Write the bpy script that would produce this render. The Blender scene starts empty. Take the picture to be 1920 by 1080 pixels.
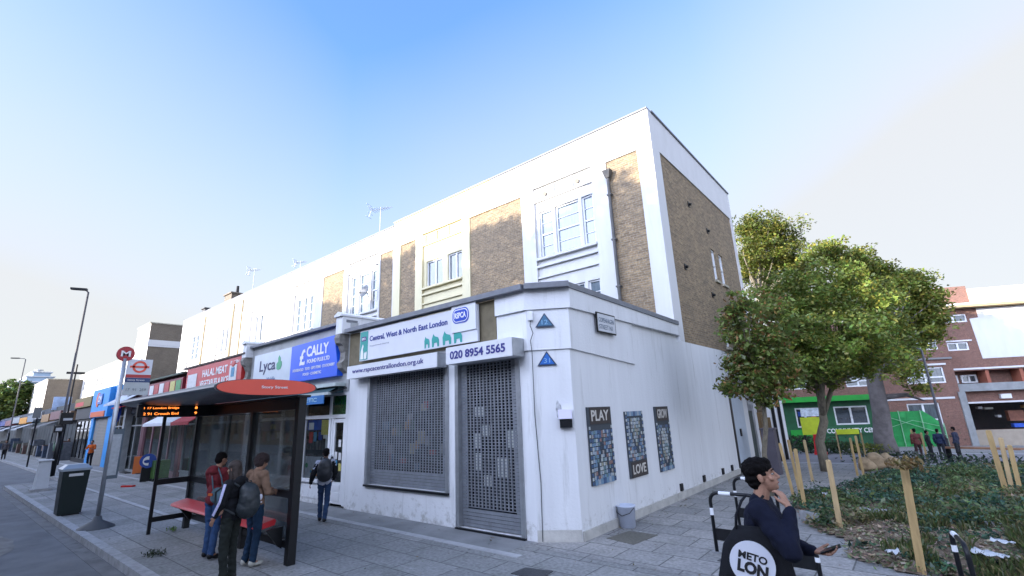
import bpy, bmesh, math, random
import numpy as np
from mathutils import Vector, Matrix, noise
random.seed(7); RNG = np.random.default_rng(7)
R = math.radians
scn = bpy.context.scene
COL = scn.collection

# ---------------------------------------------------------------- camera, sky, sun, exposure
CAM_H = 2.25
F_PX = 880.07
CM = np.array([[0.76446827, 0.64347564, -0.03908151], [0.19450427, -0.17242948, 0.96562734], [-0.61461887, 0.74579299, 0.25697562]])
cam = bpy.data.objects.new('camera', bpy.data.cameras.new('camera')); COL.objects.link(cam)
cam.data.sensor_width = 36; cam.data.lens = F_PX * 36 / 1920; cam.data.clip_end = 4000; cam.data.clip_start = 0.05
mw = Matrix.Identity(4)
for i in range(3):
    mw[i][0] = CM[0][i]; mw[i][1] = CM[1][i]; mw[i][2] = -CM[2][i]
mw[0][3], mw[1][3], mw[2][3] = 0, 0, CAM_H
cam.matrix_world = mw; scn.camera = cam
SUN_EL, SUN_AZ = R(10), (-0.37, -0.929)          # to-sun direction, ground plane
world = bpy.data.worlds.new('World'); scn.world = world; world.use_nodes = True
wn = world.node_tree.nodes; wl = world.node_tree.links
sky = wn.new('ShaderNodeTexSky'); sky.sky_type = 'NISHITA'; sky.sun_disc = False
sky.sun_elevation = SUN_EL; sky.sun_rotation = math.atan2(SUN_AZ[0], SUN_AZ[1])
sky.air_density = 1.0; sky.dust_density = 1.2; sky.ozone_density = 3.0
wn['Background'].inputs[1].default_value = 0.15
tint = wn.new('ShaderNodeMix'); tint.data_type = 'RGBA'; tint.blend_type = 'MULTIPLY'; tint.inputs[0].default_value = 1; tint.inputs[7].default_value = (0.64, 0.685, 0.83, 1)
wl.new(sky.outputs[0], tint.inputs[6])
# thin high haze, thicker low down and towards the right of the street
tc = wn.new('ShaderNodeTexCoord'); sx = wn.new('ShaderNodeSeparateXYZ'); wl.new(tc.outputs['Generated'], sx.inputs[0])
def wm(op, a, b=None, c=None):
    n = wn.new('ShaderNodeMath'); n.operation = op; n.use_clamp = False
    for i, q in enumerate((a, b, c)):
        if q is None: continue
        if isinstance(q, (int, float)): n.inputs[i].default_value = q
        else: wl.new(q, n.inputs[i])
    return n.outputs[0]
def lin(ax, ay): return wm('MAXIMUM', wm('MULTIPLY_ADD', sx.outputs[0], ax, wm('MULTIPLY', sx.outputs[1], ay)), 0.0)
nz = wn.new('ShaderNodeTexNoise'); nz.inputs['Scale'].default_value = 1.4; nz.inputs['Detail'].default_value = 3; wl.new(tc.outputs['Generated'], nz.inputs['Vector'])
h1 = wm('MULTIPLY_ADD', lin(-0.97, -0.24), 1.04, wm('MULTIPLY', lin(0.5, 0.87), 1.41))
h2 = wm('MULTIPLY_ADD', wm('SUBTRACT', 1.0, wm('MAXIMUM', sx.outputs[2], 0.0)), 1.19, h1)
h3 = wm('ADD', wm('SUBTRACT', h2, 1.08), wm('MULTIPLY', nz.outputs[0], 0.28))
h3 = wm('MULTIPLY_ADD', wm('MAXIMUM', wm('SUBTRACT', lin(SUN_AZ[0], SUN_AZ[1]), 0.36), 0.0), 1.6, h3)
hz = wm('MINIMUM', wm('MAXIMUM', h3, 0.0), 0.96)
glow = wm('MAXIMUM', wm('SUBTRACT', lin(SUN_AZ[0], SUN_AZ[1]), 0.36), 0.0)
broad = wm('MAXIMUM', wm('ADD', wm('MULTIPLY_ADD', sx.outputs[0], 0.62, wm('MULTIPLY', sx.outputs[1], -0.78)), 0.12), 0.0)      # added sky brightness, unseen behind the viewer, to fill the shaded side wall
near = wm('ADD', wm('MULTIPLY_ADD', glow, 10.5, 0.92), wm('MULTIPLY', broad, 1.7))
hz = wm('MINIMUM', wm('MULTIPLY_ADD', broad, 0.7, hz), 0.97)      # glow round the unseen sun is raised too, to lift the shaded fronts
hc = wn.new('ShaderNodeCombineColor'); ex = wm('SUBTRACT', near, 0.92); wl.new(wm('MULTIPLY_ADD', ex, -0.12, near), hc.inputs[0]); wl.new(wm('MULTIPLY', near, 1.01), hc.inputs[1]); wl.new(wm('MULTIPLY_ADD', ex, 0.42, near), hc.inputs[2])
hm_ = wn.new('ShaderNodeMix'); hm_.data_type = 'RGBA'; wl.new(hz, hm_.inputs[0]); wl.new(tint.outputs[2], hm_.inputs[6]); wl.new(hc.outputs[0], hm_.inputs[7])
wl.new(hm_.outputs[2], wn['Background'].inputs[0])
sun = bpy.data.objects.new('sun', bpy.data.lights.new('sun', 'SUN')); COL.objects.link(sun)
sun.data.energy = 2.0; sun.data.angle = R(0.5); sun.data.color = (1, 0.88, 0.72)
sd = Vector((SUN_AZ[0] * math.cos(SUN_EL), SUN_AZ[1] * math.cos(SUN_EL), math.sin(SUN_EL)))
sun.rotation_euler = sd.to_track_quat('Z', 'Y').to_euler(); sun.location = (0, 0, 60)
scn.view_settings.view_transform = 'Standard'; scn.view_settings.look = 'None'
scn.view_settings.exposure = 2.62; scn.view_settings.gamma = 1
scn.cycles.max_bounces = 6; scn.cycles.transparent_max_bounces = 16; scn.cycles.use_denoising = True
scn.cycles.caustics_reflective = False; scn.cycles.caustics_refractive = False

# ---------------------------------------------------------------- survey helpers: where a sight line meets the ground or a wall
def ray(x, y): return CM.T @ np.array([(x - 960) / F_PX, (540 - y) / F_PX, 1.0])
def gz(y): return 0.0 if y < 16 else -(min(y, 48) - 16) * 0.0375
def G(x, y, h=0.0):
    r = ray(x, y); t = (h - CAM_H) / r[2]
    if r[1] * t > 16: t = (h + 0.6 - CAM_H) / (r[2] + 0.0375 * r[1])
    return (r[0] * t, r[1] * t, CAM_H + r[2] * t)
def PY(x, y, Y): r = ray(x, y); t = Y / r[1]; return (r[0] * t, Y, CAM_H + r[2] * t)
def PX(x, y, X): r = ray(x, y); t = X / r[0]; return (X, r[1] * t, CAM_H + r[2] * t)

# ---------------------------------------------------------------- materials
MATS = {}
def N(nt, t, **k):
    n = nt.nodes.new(t)
    for a, b in k.items(): setattr(n, a, b)
    return n
def pm(name, col, rough=0.7, metal=0.0, var=0.0, vscale=3.0, bump=0.0, bscale=40.0, spec=0.5, emit=None, alpha=None, stain=None, coat=0, stretch=None, detail=5, grime=0):
    """painted / plain surface: base colour with uneven tone, optional stains (colour, scale, amount) and bump"""
    if name in MATS: return MATS[name]
    m = bpy.data.materials.new(name); m.use_nodes = True; nt = m.node_tree; L = nt.links
    b = nt.nodes['Principled BSDF']
    b.inputs['Base Color'].default_value = (*col, 1); b.inputs['Roughness'].default_value = rough; b.inputs['Metallic'].default_value = metal
    b.inputs['Specular IOR Level'].default_value = spec; b.inputs['Coat Weight'].default_value = coat
    geo = N(nt, 'ShaderNodeNewGeometry'); pos = geo.outputs['Position']
    if stretch:
        mp = N(nt, 'ShaderNodeMapping'); mp.inputs['Scale'].default_value = stretch; L.new(pos, mp.inputs[0]); spos = mp.outputs[0]
    else: spos = pos
    out = None
    if var:
        nz = N(nt, 'ShaderNodeTexNoise'); nz.inputs['Scale'].default_value = vscale; nz.inputs['Detail'].default_value = detail; nz.inputs['Roughness'].default_value = 0.62; L.new(spos, nz.inputs['Vector'])
        mr = N(nt, 'ShaderNodeMapRange'); mr.inputs[1].default_value = 0.3; mr.inputs[2].default_value = 0.7; mr.inputs[3].default_value = 1 - var; mr.inputs[4].default_value = 1 + var; L.new(nz.outputs[0], mr.inputs[0])
        mx = N(nt, 'ShaderNodeMix', data_type='RGBA', blend_type='MULTIPLY'); mx.inputs[0].default_value = 1
        mx.inputs[6].default_value = (*col, 1); cb = N(nt, 'ShaderNodeCombineColor')
        for i in range(3): L.new(mr.outputs[0], cb.inputs[i])
        L.new(cb.outputs[0], mx.inputs[7]); out = mx.outputs[2]
    if stain:
        scol, ssc, amt = stain
        nz = N(nt, 'ShaderNodeTexNoise'); nz.inputs['Scale'].default_value = ssc; nz.inputs['Detail'].default_value = 8; nz.inputs['Roughness'].default_value = 0.7; L.new(spos, nz.inputs['Vector'])
        mr = N(nt, 'ShaderNodeMapRange'); mr.inputs[1].default_value = 0.56; mr.inputs[2].default_value = 0.72; mr.inputs[3].default_value = 0; mr.inputs[4].default_value = amt; L.new(nz.outputs[0], mr.inputs[0])
        mx = N(nt, 'ShaderNodeMix', data_type='RGBA'); L.new(mr.outputs[0], mx.inputs[0])
        if out: L.new(out, mx.inputs[6])
        else: mx.inputs[6].default_value = (*col, 1)
        mx.inputs[7].default_value = (*scol, 1); out = mx.outputs[2]
    if grime:   # splashed dirt and flaking low on the wall, with its own ragged shape
        sp = N(nt, 'ShaderNodeSeparateXYZ'); L.new(pos, sp.inputs[0]); nz = N(nt, 'ShaderNodeTexNoise'); nz.inputs['Scale'].default_value = 5; nz.inputs['Detail'].default_value = 9; nz.inputs['Roughness'].default_value = 0.75; L.new(pos, nz.inputs['Vector'])
        ma = N(nt, 'ShaderNodeMath', operation='MULTIPLY_ADD'); ma.inputs[1].default_value = -0.32; L.new(sp.outputs[2], ma.inputs[0]); L.new(nz.outputs[0], ma.inputs[2])
        mr = N(nt, 'ShaderNodeMapRange'); mr.inputs[1].default_value = 0.44; mr.inputs[2].default_value = 0.60; mr.inputs[3].default_value = 0; mr.inputs[4].default_value = grime; L.new(ma.outputs[0], mr.inputs[0])
        mx = N(nt, 'ShaderNodeMix', data_type='RGBA'); L.new(mr.outputs[0], mx.inputs[0]); L.new(out, mx.inputs[6]); mx.inputs[7].default_value = (0.30, 0.29, 0.26, 1); out = mx.outputs[2]
    if out: L.new(out, b.inputs['Base Color'])
    if bump:
        nz = N(nt, 'ShaderNodeTexNoise'); nz.inputs['Scale'].default_value = bscale; nz.inputs['Detail'].default_value = 4; L.new(pos, nz.inputs['Vector'])
        bp = N(nt, 'ShaderNodeBump'); bp.inputs['Strength'].default_value = bump; bp.inputs['Distance'].default_value = 0.01
        L.new(nz.outputs[0], bp.inputs['Height']); L.new(bp.outputs[0], b.inputs['Normal'])
    if emit:
        b.inputs['Emission Color'].default_value = (*emit[0], 1); b.inputs['Emission Strength'].default_value = emit[1]
    MATS[name] = m; return m

def brickmat(name, c1, c2, mort, bw=0.225, rh=0.075, ms=0.010, patch=(0.5, 0.36, 0.2), pamt=0.35, offset=0.5, horizontal=False, rough=0.9, bump=0.6, varscale=1.3, moss=None, squash=0.0):
    if name in MATS: return MATS[name]
    m = bpy.data.materials.new(name); m.use_nodes = True; nt = m.node_tree; L = nt.links
    b = nt.nodes['Principled BSDF']; b.inputs['Roughness'].default_value = rough
    geo = N(nt, 'ShaderNodeNewGeometry'); sp = N(nt, 'ShaderNodeSeparateXYZ'); L.new(geo.outputs['Position'], sp.inputs[0])
    cb = N(nt, 'ShaderNodeCombineXYZ')
    if horizontal: L.new(sp.outputs[0], cb.inputs[0]); L.new(sp.outputs[1], cb.inputs[1])
    else:
        ad = N(nt, 'ShaderNodeMath', operation='ADD'); L.new(sp.outputs[0], ad.inputs[0]); L.new(sp.outputs[1], ad.inputs[1])
        L.new(ad.outputs[0], cb.inputs[0]); L.new(sp.outputs[2], cb.inputs[1])
    br = N(nt, 'ShaderNodeTexBrick'); br.offset = offset; br.squash = 1
    br.inputs['Scale'].default_value = 1; br.inputs['Mortar Size'].default_value = ms; br.inputs['Mortar Smooth'].default_value = 0.1
    br.inputs['Brick Width'].default_value = bw; br.inputs['Row Height'].default_value = rh
    br.inputs['Color1'].default_value = (*c1, 1); br.inputs['Color2'].default_value = (*c2, 1); br.inputs['Mortar'].default_value = (*mort, 1)
    L.new(cb.outputs[0], br.inputs['Vector'])
    nz = N(nt, 'ShaderNodeTexNoise'); nz.inputs['Scale'].default_value = varscale; nz.inputs['Detail'].default_value = 8; nz.inputs['Roughness'].default_value = 0.7; L.new(geo.outputs['Position'], nz.inputs['Vector'])
    mr = N(nt, 'ShaderNodeMapRange'); mr.inputs[1].default_value = 0.42; mr.inputs[2].default_value = 0.7; mr.inputs[3].default_value = 0; mr.inputs[4].default_value = pamt; L.new(nz.outputs[0], mr.inputs[0])
    mx = N(nt, 'ShaderNodeMix', data_type='RGBA'); L.new(mr.outputs[0], mx.inputs[0]); L.new(br.outputs[0], mx.inputs[6]); mx.inputs[7].default_value = (*patch, 1)
    out = mx.outputs[2]
    nz2 = N(nt, 'ShaderNodeTexNoise'); nz2.inputs['Scale'].default_value = 18; nz2.inputs['Detail'].default_value = 4; L.new(geo.outputs['Position'], nz2.inputs['Vector'])
    mr2 = N(nt, 'ShaderNodeMapRange'); mr2.inputs[1].default_value = 0.3; mr2.inputs[2].default_value = 0.7; mr2.inputs[3].default_value = 0.72; mr2.inputs[4].default_value = 1.25; L.new(nz2.outputs[0], mr2.inputs[0])
    cc = N(nt, 'ShaderNodeCombineColor')
    for i in range(3): L.new(mr2.outputs[0], cc.inputs[i])
    mu = N(nt, 'ShaderNodeMix', data_type='RGBA', blend_type='MULTIPLY'); mu.inputs[0].default_value = 1; L.new(out, mu.inputs[6]); L.new(cc.outputs[0], mu.inputs[7]); out = mu.outputs[2]
    if moss:
        nz3 = N(nt, 'ShaderNodeTexNoise'); nz3.inputs['Scale'].default_value = moss[1]; nz3.inputs['Detail'].default_value = 10; nz3.inputs['Roughness'].default_value = 0.75; L.new(geo.outputs['Position'], nz3.inputs['Vector'])
        mr3 = N(nt, 'ShaderNodeMapRange'); mr3.inputs[1].default_value = 0.53; mr3.inputs[2].default_value = 0.68; mr3.inputs[3].default_value = 0; mr3.inputs[4].default_value = moss[2]; L.new(nz3.outputs[0], mr3.inputs[0])
        m3 = N(nt, 'ShaderNodeMix', data_type='RGBA'); L.new(mr3.outputs[0], m3.inputs[0]); L.new(out, m3.inputs[6]); m3.inputs[7].default_value = (*moss[0], 1); out = m3.outputs[2]
    if horizontal:   # old chewing gum and drips
        for sc, lim, cc3, am in ((2.3, 0.075, (0.05, 0.05, 0.05), 0.7), (1.6, 0.06, (0.36, 0.36, 0.35), 0.5)):
            vo = N(nt, 'ShaderNodeTexVoronoi'); vo.inputs['Scale'].default_value = sc; L.new(geo.outputs['Position'], vo.inputs['Vector'])
            mr = N(nt, 'ShaderNodeMapRange'); mr.inputs[1].default_value = lim; mr.inputs[2].default_value = lim * .7; mr.inputs[3].default_value = 0; mr.inputs[4].default_value = am; L.new(vo.outputs['Distance'], mr.inputs[0])
            mg = N(nt, 'ShaderNodeMix', data_type='RGBA'); L.new(mr.outputs[0], mg.inputs[0]); L.new(out, mg.inputs[6]); mg.inputs[7].default_value = (*cc3, 1); out = mg.outputs[2]
    L.new(out, b.inputs['Base Color'])
    bp = N(nt, 'ShaderNodeBump'); bp.inputs['Strength'].default_value = bump; bp.inputs['Distance'].default_value = 0.008; bp.invert = True
    L.new(br.outputs['Fac'], bp.inputs['Height']); L.new(bp.outputs[0], b.inputs['Normal'])
    MATS[name] = m; return m

def glassmat(name, tint=(0.8, 0.88, 0.88), refl=1.0, solid=0.0, dcol=(0.2, 0.25, 0.25)):
    """thin sheet glass: mostly clear, mirror reflection by angle, a little dirt"""
    m = bpy.data.materials.new(name); m.use_nodes = True; nt = m.node_tree; L = nt.links; nt.nodes.remove(nt.nodes['Principled BSDF'])
    o = nt.nodes['Material Output']; t = N(nt, 'ShaderNodeBsdfTransparent'); t.inputs[0].default_value = (*tint, 1)
    g = N(nt, 'ShaderNodeBsdfGlossy'); g.inputs['Roughness'].default_value = 0.03; d = N(nt, 'ShaderNodeBsdfDiffuse'); d.inputs[0].default_value = (*dcol, 1)
    fr = N(nt, 'ShaderNodeFresnel'); fr.inputs[0].default_value = 1.5
    mu = N(nt, 'ShaderNodeMath', operation='MULTIPLY'); mu.inputs[1].default_value = refl; L.new(fr.outputs[0], mu.inputs[0])
    m0 = N(nt, 'ShaderNodeMixShader'); m0.inputs[0].default_value = solid; L.new(t.outputs[0], m0.inputs[1]); L.new(d.outputs[0], m0.inputs[2])
    m1 = N(nt, 'ShaderNodeMixShader'); L.new(mu.outputs[0], m1.inputs[0]); L.new(m0.outputs[0], m1.inputs[1]); L.new(g.outputs[0], m1.inputs[2])
    L.new(m1.outputs[0], o.inputs[0]); MATS[name] = m; return m

def leafmat(name, transl=0.45):
    """leaf colour comes from each leaf's own colour attribute"""
    m = bpy.data.materials.new(name); m.use_nodes = True; nt = m.node_tree; L = nt.links; nt.nodes.remove(nt.nodes['Principled BSDF'])
    o = nt.nodes['Material Output']; a = N(nt, 'ShaderNodeAttribute', attribute_name='leafcol')
    d = N(nt, 'ShaderNodeBsdfDiffuse'); t = N(nt, 'ShaderNodeBsdfTranslucent'); L.new(a.outputs[0], d.inputs[0]); L.new(a.outputs[0], t.inputs[0])
    g = N(nt, 'ShaderNodeBsdfGlossy'); g.inputs['Roughness'].default_value = 0.45; g.inputs[0].default_value = (0.5, 0.5, 0.5, 1)
    mx = N(nt, 'ShaderNodeMixShader'); mx.inputs[0].default_value = transl; L.new(d.outputs[0], mx.inputs[1]); L.new(t.outputs[0], mx.inputs[2])
    m2 = N(nt, 'ShaderNodeMixShader'); m2.inputs[0].default_value = 0.06; L.new(mx.outputs[0], m2.inputs[1]); L.new(g.outputs[0], m2.inputs[2])
    L.new(m2.outputs[0], o.inputs[0]); MATS[name] = m; return m

WHITE = pm('white_render', (0.56, 0.56, 0.55), 0.75, var=0.06, vscale=1.2, bump=0.35, bscale=55, stain=((0.42, 0.41, 0.37), 1.6, 0.3), stretch=(2.2, 2.2, 0.35))
WHITE2 = pm('white_render_clean', (0.62, 0.62, 0.62), 0.75, var=0.04, vscale=1.5, bump=0.25, bscale=60, stain=((0.50, 0.50, 0.47), 1.1, 0.25), stretch=(1.5, 1.5, 0.5))
LOWWHITE = pm('lower_white_paint', (0.69, 0.70, 0.71), 0.72, var=0.05, vscale=0.9, bump=0.5, bscale=22, stain=((0.38, 0.38, 0.36), 1.9, 0.5), stretch=(3.2, 3.2, 0.3), grime=0.7)
PLINTH = pm('dirty_plinth', (0.46, 0.45, 0.42), 0.85, var=0.18, vscale=3, bump=0.6, bscale=30, stain=((0.2, 0.19, 0.17), 2.6, 0.6))
CREAM = pm('cream_paint', (0.62, 0.565, 0.37), 0.75, var=0.05, vscale=1.2, bump=0.25, bscale=50, stain=((0.45, 0.42, 0.32), 1.5, 0.3), stretch=(1.5, 1.5, 0.5))
STOCK = brickmat('yellow_stock_brick', (0.33, 0.235, 0.13), (0.18, 0.125, 0.072), (0.27, 0.23, 0.17), patch=(0.12, 0.10, 0.08), pamt=0.45)
PAINTED = brickmat('painted_brick', (0.66, 0.64, 0.6), (0.63, 0.61, 0.57), (0.58, 0.56, 0.52), patch=(0.6, 0.56, 0.5), pamt=0.3)
REDBRICK = brickmat('red_brown_brick', (0.26, 0.12, 0.085), (0.20, 0.095, 0.07), (0.17, 0.13, 0.11), patch=(0.13, 0.07, 0.055), pamt=0.4)
BROWNB = brickmat('brown_brick', (0.20, 0.16, 0.115), (0.16, 0.125, 0.09), (0.19, 0.17, 0.14), patch=(0.1, 0.085, 0.065), pamt=0.4)
COPING = pm('grey_coping', (0.17, 0.18, 0.20), 0.6, var=0.15, vscale=4, bump=0.3)
STONEC = pm('stone_coping', (0.40, 0.37, 0.29), 0.9, var=0.25, vscale=5, bump=0.5)
FELT = pm('roof_felt', (0.10, 0.10, 0.10), 0.9, var=0.2, vscale=2)
OLIVE = pm('olive_board', (0.15, 0.125, 0.075), 0.8, var=0.2, vscale=6, bump=0.3, stain=((0.08, 0.07, 0.05), 3, 0.5))
BLACK = pm('black_paint', (0.008, 0.009, 0.011), 0.4, var=0.2, vscale=10, spec=0.3)
DARK = pm('dark_interior', (0.02, 0.022, 0.024), 0.9)
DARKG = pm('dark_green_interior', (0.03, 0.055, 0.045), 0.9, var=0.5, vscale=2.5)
METAL = pm('galvanised_metal', (0.40, 0.42, 0.44), 0.42, 0.75, var=0.12, vscale=7, bump=0.1, stain=((0.2, 0.19, 0.18), 3, 0.4))
SHUT = pm('shutter_steel', (0.27, 0.29, 0.32), 0.5, 0.55, var=0.15, vscale=5, stain=((0.16, 0.15, 0.14), 2.2, 0.5))
UPVC = pm('white_upvc', (0.72, 0.73, 0.74), 0.35, var=0.03, vscale=4)
CURT = pm('blind_behind_glass', (0.11, 0.15, 0.18), 0.12, var=0.3, vscale=2.5, spec=0.9, coat=1, stretch=(9, 9, 0.8))
PANE = pm('dark_window_pane', (0.035, 0.045, 0.055), 0.04, var=0.6, vscale=1.3, spec=1.0, coat=1)
PANEC = pm('grey_window_pane', (0.06, 0.08, 0.09), 0.06, var=0.5, vscale=1.7, spec=0.8, coat=1, stretch=(6, 6, 1))
BOXW = pm('white_sign_board', (0.66, 0.67, 0.69), 0.45, var=0.04, vscale=3, stain=((0.42, 0.38, 0.3), 2.4, 0.35))
BLUETXT = pm('navy_lettering', (0.012, 0.03, 0.22), 0.5)
PURTXT = pm('violet_lettering', (0.03, 0.03, 0.20), 0.5)
TEAL = pm('teal_vinyl', (0.02, 0.30, 0.26), 0.5)
BLUE = pm('bright_blue_sign', (0.004, 0.09, 0.66), 0.4, var=0.06, vscale=2)
BLUE2 = pm('mid_blue_board', (0.01, 0.14, 0.40), 0.5, var=0.1)
RED = pm('red_sign', (0.48, 0.02, 0.018), 0.45, var=0.1, vscale=3)
ORANGE = pm('orange_red_enamel', (0.72, 0.085, 0.05), 0.4, var=0.04, vscale=3)
WTXT = pm('white_lettering', (0.75, 0.75, 0.75), 0.5)
CLEARG = glassmat('shop_glass', (0.88, 0.93, 0.92), 1.0, 0.02)
SHELG = glassmat('shelter_glass', (0.95, 0.98, 0.98), 0.9, 0.14, (.36, .42, .42))
LEAF = leafmat('leaf_surface')
BARK = pm('tree_bark', (0.20, 0.175, 0.13), 0.95, var=0.35, vscale=6, bump=0.9, bscale=18, stretch=(3, 3, 0.6))
WOOD = pm('stake_timber', (0.36, 0.25, 0.11), 0.8, var=0.2, vscale=4, bump=0.3, stretch=(6, 6, 0.8))
SKIN = pm('skin_tone', (0.33, 0.18, 0.12), 0.62, var=0.16, vscale=30, bump=0.25, bscale=220, spec=0.3)
SKIN2 = pm('skin_tone_brown', (0.20, 0.11, 0.07), 0.55, var=0.06, vscale=15)
HAIR = pm('dark_hair', (0.006, 0.005, 0.005), 0.85, spec=0.1, bump=1.0, bscale=120, stretch=(30, 30, 6), var=0.4, vscale=3)

# ---------------------------------------------------------------- mesh collector
class MB:
    def __init__(s): s.v = []; s.f = []
    def add(s, vs, fs):
        n = len(s.v); s.v += [tuple(map(float, p)) for p in vs]; s.f += [tuple(i + n for i in f) for f in fs]; return s
    def box(s, x0, x1, y0, y1, z0, z1):
        x0, x1 = min(x0, x1), max(x0, x1); y0, y1 = min(y0, y1), max(y0, y1); z0, z1 = min(z0, z1), max(z0, z1)
        return s.add([(x0, y0, z0), (x1, y0, z0), (x1, y1, z0), (x0, y1, z0), (x0, y0, z1), (x1, y0, z1), (x1, y1, z1), (x0, y1, z1)],
                     [(0, 3, 2, 1), (4, 5, 6, 7), (0, 1, 5, 4), (1, 2, 6, 5), (2, 3, 7, 6), (3, 0, 4, 7)])
    def obox(s, c, U, V, W, hu, hv, hw):
        c, U, V, W = [np.array(a, float) for a in (c, U, V, W)]; vs = []
        for k in (-1, 1):
            for (i, j) in ((-1, -1), (1, -1), (1, 1), (-1, 1)): vs.append(c + U * hu * i + V * hv * j + W * hw * k)
        return s.add(vs, [(0, 3, 2, 1), (4, 5, 6, 7), (0, 1, 5, 4), (1, 2, 6, 5), (2, 3, 7, 6), (3, 0, 4, 7)])
    def bar(s, p0, p1, w, h, up=(0, 0, 1)):
        p0, p1 = np.array(p0, float), np.array(p1, float); d = p1 - p0; L = np.linalg.norm(d); d /= L
        u = np.cross(up, d); u /= (np.linalg.norm(u) + 1e-9); v = np.cross(d, u)
        return s.obox((p0 + p1) / 2, u, v, d, w / 2, h / 2, L / 2)
    def quad(s, a, b, c, d): return s.add([a, b, c, d], [(0, 1, 2, 3)])
    def poly(s, pts, d):   # polygon pts (3D, ccw seen from outside) pushed back by vector d
        n = len(pts); d = np.array(d); vs = [np.array(p, float) for p in pts]; vs += [p + d for p in vs[:n]]
        fs = [tuple(range(n)), tuple(range(2 * n - 1, n - 1, -1))] + [(i, i + n, (i + 1) % n + n, (i + 1) % n) for i in range(n)]
        return s.add(vs, fs)
    def tube(s, pts, rad, n=10, caps=True):
        pts = [np.array(p, float) for p in pts]; m = len(pts); rad = rad if isinstance(rad, (list, tuple)) else [rad] * m
        base = len(s.v); vs = []; fs = []; u = None
        for i, p in enumerate(pts):
            d = pts[min(i + 1, m - 1)] - pts[max(i - 1, 0)]; d /= np.linalg.norm(d) + 1e-9
            if u is None:
                a = np.array([0, 0, 1.0]) if abs(d[2]) < 0.9 else np.array([1.0, 0, 0]); u = np.cross(a, d)
            u = u - d * (u @ d); u /= np.linalg.norm(u) + 1e-9; w = np.cross(d, u)
            for k in range(n):
                t = 2 * math.pi * k / n; vs.append(p + rad[i] * (u * math.cos(t) + w * math.sin(t)))
        for i in range(m - 1):
            for k in range(n): a = i * n + k; b = i * n + (k + 1) % n; fs.append((a, b, b + n, a + n))
        if caps: fs.append(tuple(range(n - 1, -1, -1))); fs.append(tuple((m - 1) * n + k for k in range(n)))
        return s.add(vs, fs)
    def cyl(s, p0, p1, r0, r1=None, n=16): return s.tube([p0, p1], [r0, r0 if r1 is None else r1], n)
    def ell(s, c, rx, ry, rz, rot=None, n=16, m=10):
        vs = []; fs = []; c = np.array(c, float); rot = np.eye(3) if rot is None else rot
        for j in range(m + 1):
            ph = math.pi * j / m
            for k in range(n):
                t = 2 * math.pi * k / n; p = np.array([rx * math.sin(ph) * math.cos(t), ry * math.sin(ph) * math.sin(t), rz * math.cos(ph)]); vs.append(c + rot @ p)
        for j in range(m):
            for k in range(n): a = j * n + k; b = j * n + (k + 1) % n; fs.append((a, a + n, b + n, b))
        return s.add(vs, fs)
    def cap(s, p0, p1, r0, r1, n=14):   # tapered capsule with round ends
        p0, p1 = np.array(p0, float), np.array(p1, float); d = p1 - p0; L = np.linalg.norm(d); d = d / L if L > 1e-6 else np.array([0, 0, 1.0])
        pts = []; rad = []
        for k in range(5): a = math.pi / 2 * (1 - k / 4); pts.append(p0 - d * r0 * math.sin(a)); rad.append(max(r0 * math.cos(a), 1e-4))
        for k in range(5): a = math.pi / 2 * k / 4; pts.append(p1 + d * r1 * math.sin(a)); rad.append(max(r1 * math.cos(a), 1e-4))
        return s.tube(pts, rad, n)
    def lathe(s, prof, c=(0, 0, 0), n=24):
        vs = []; fs = []; m = len(prof)
        for r, z in prof:
            for k in range(n): t = 2 * math.pi * k / n; vs.append((c[0] + r * math.cos(t), c[1] + r * math.sin(t), c[2] + z))
        for j in range(m - 1):
            for k in range(n): a = j * n + k; b = j * n + (k + 1) % n; fs.append((a, b, b + n, a + n))
        return s.add(vs, fs)
    def wall(s, O, U, V, w, h, holes=(), depth=0.2, thick=0.0):
        """wall face from O along U (width w) and V (height h) with rectangular holes (u0,u1,v0,v1) and reveals going inwards"""
        O, U, V = [np.array(a, float) for a in (O, U, V)]; Nn = np.cross(U, V)
        us = sorted({0.0, w, *[float(a) for hh in holes for a in hh[:2]]}); vs = sorted({0.0, h, *[float(a) for hh in holes for a in hh[2:4]]})
        P = lambda u, v, d=0: O + U * u + V * v - Nn * d
        for i in range(len(us) - 1):
            for j in range(len(vs) - 1):
                cu, cv = (us[i] + us[i + 1]) / 2, (vs[j] + vs[j + 1]) / 2
                if any(a < cu < b and c < cv < d for a, b, c, d in holes): continue
                s.quad(P(us[i], vs[j]), P(us[i + 1], vs[j]), P(us[i + 1], vs[j + 1]), P(us[i], vs[j + 1]))
        for a, b, c, d in holes:
            s.quad(P(a, c), P(b, c), P(b, c, depth), P(a, c, depth)); s.quad(P(a, d, depth), P(b, d, depth), P(b, d), P(a, d))
            if a > 1e-6: s.quad(P(a, c, depth), P(a, d, depth), P(a, d), P(a, c))
            if b < w - 1e-6: s.quad(P(b, c), P(b, d), P(b, d, depth), P(b, c, depth))
        if thick:
            for (a, b) in (((0, 0), (w, 0)), ((w, 0), (w, h)), ((w, h), (0, h)), ((0, h), (0, 0))):
                s.quad(P(*b), P(*a), P(*a, thick), P(*b, thick))
        return s

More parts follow.
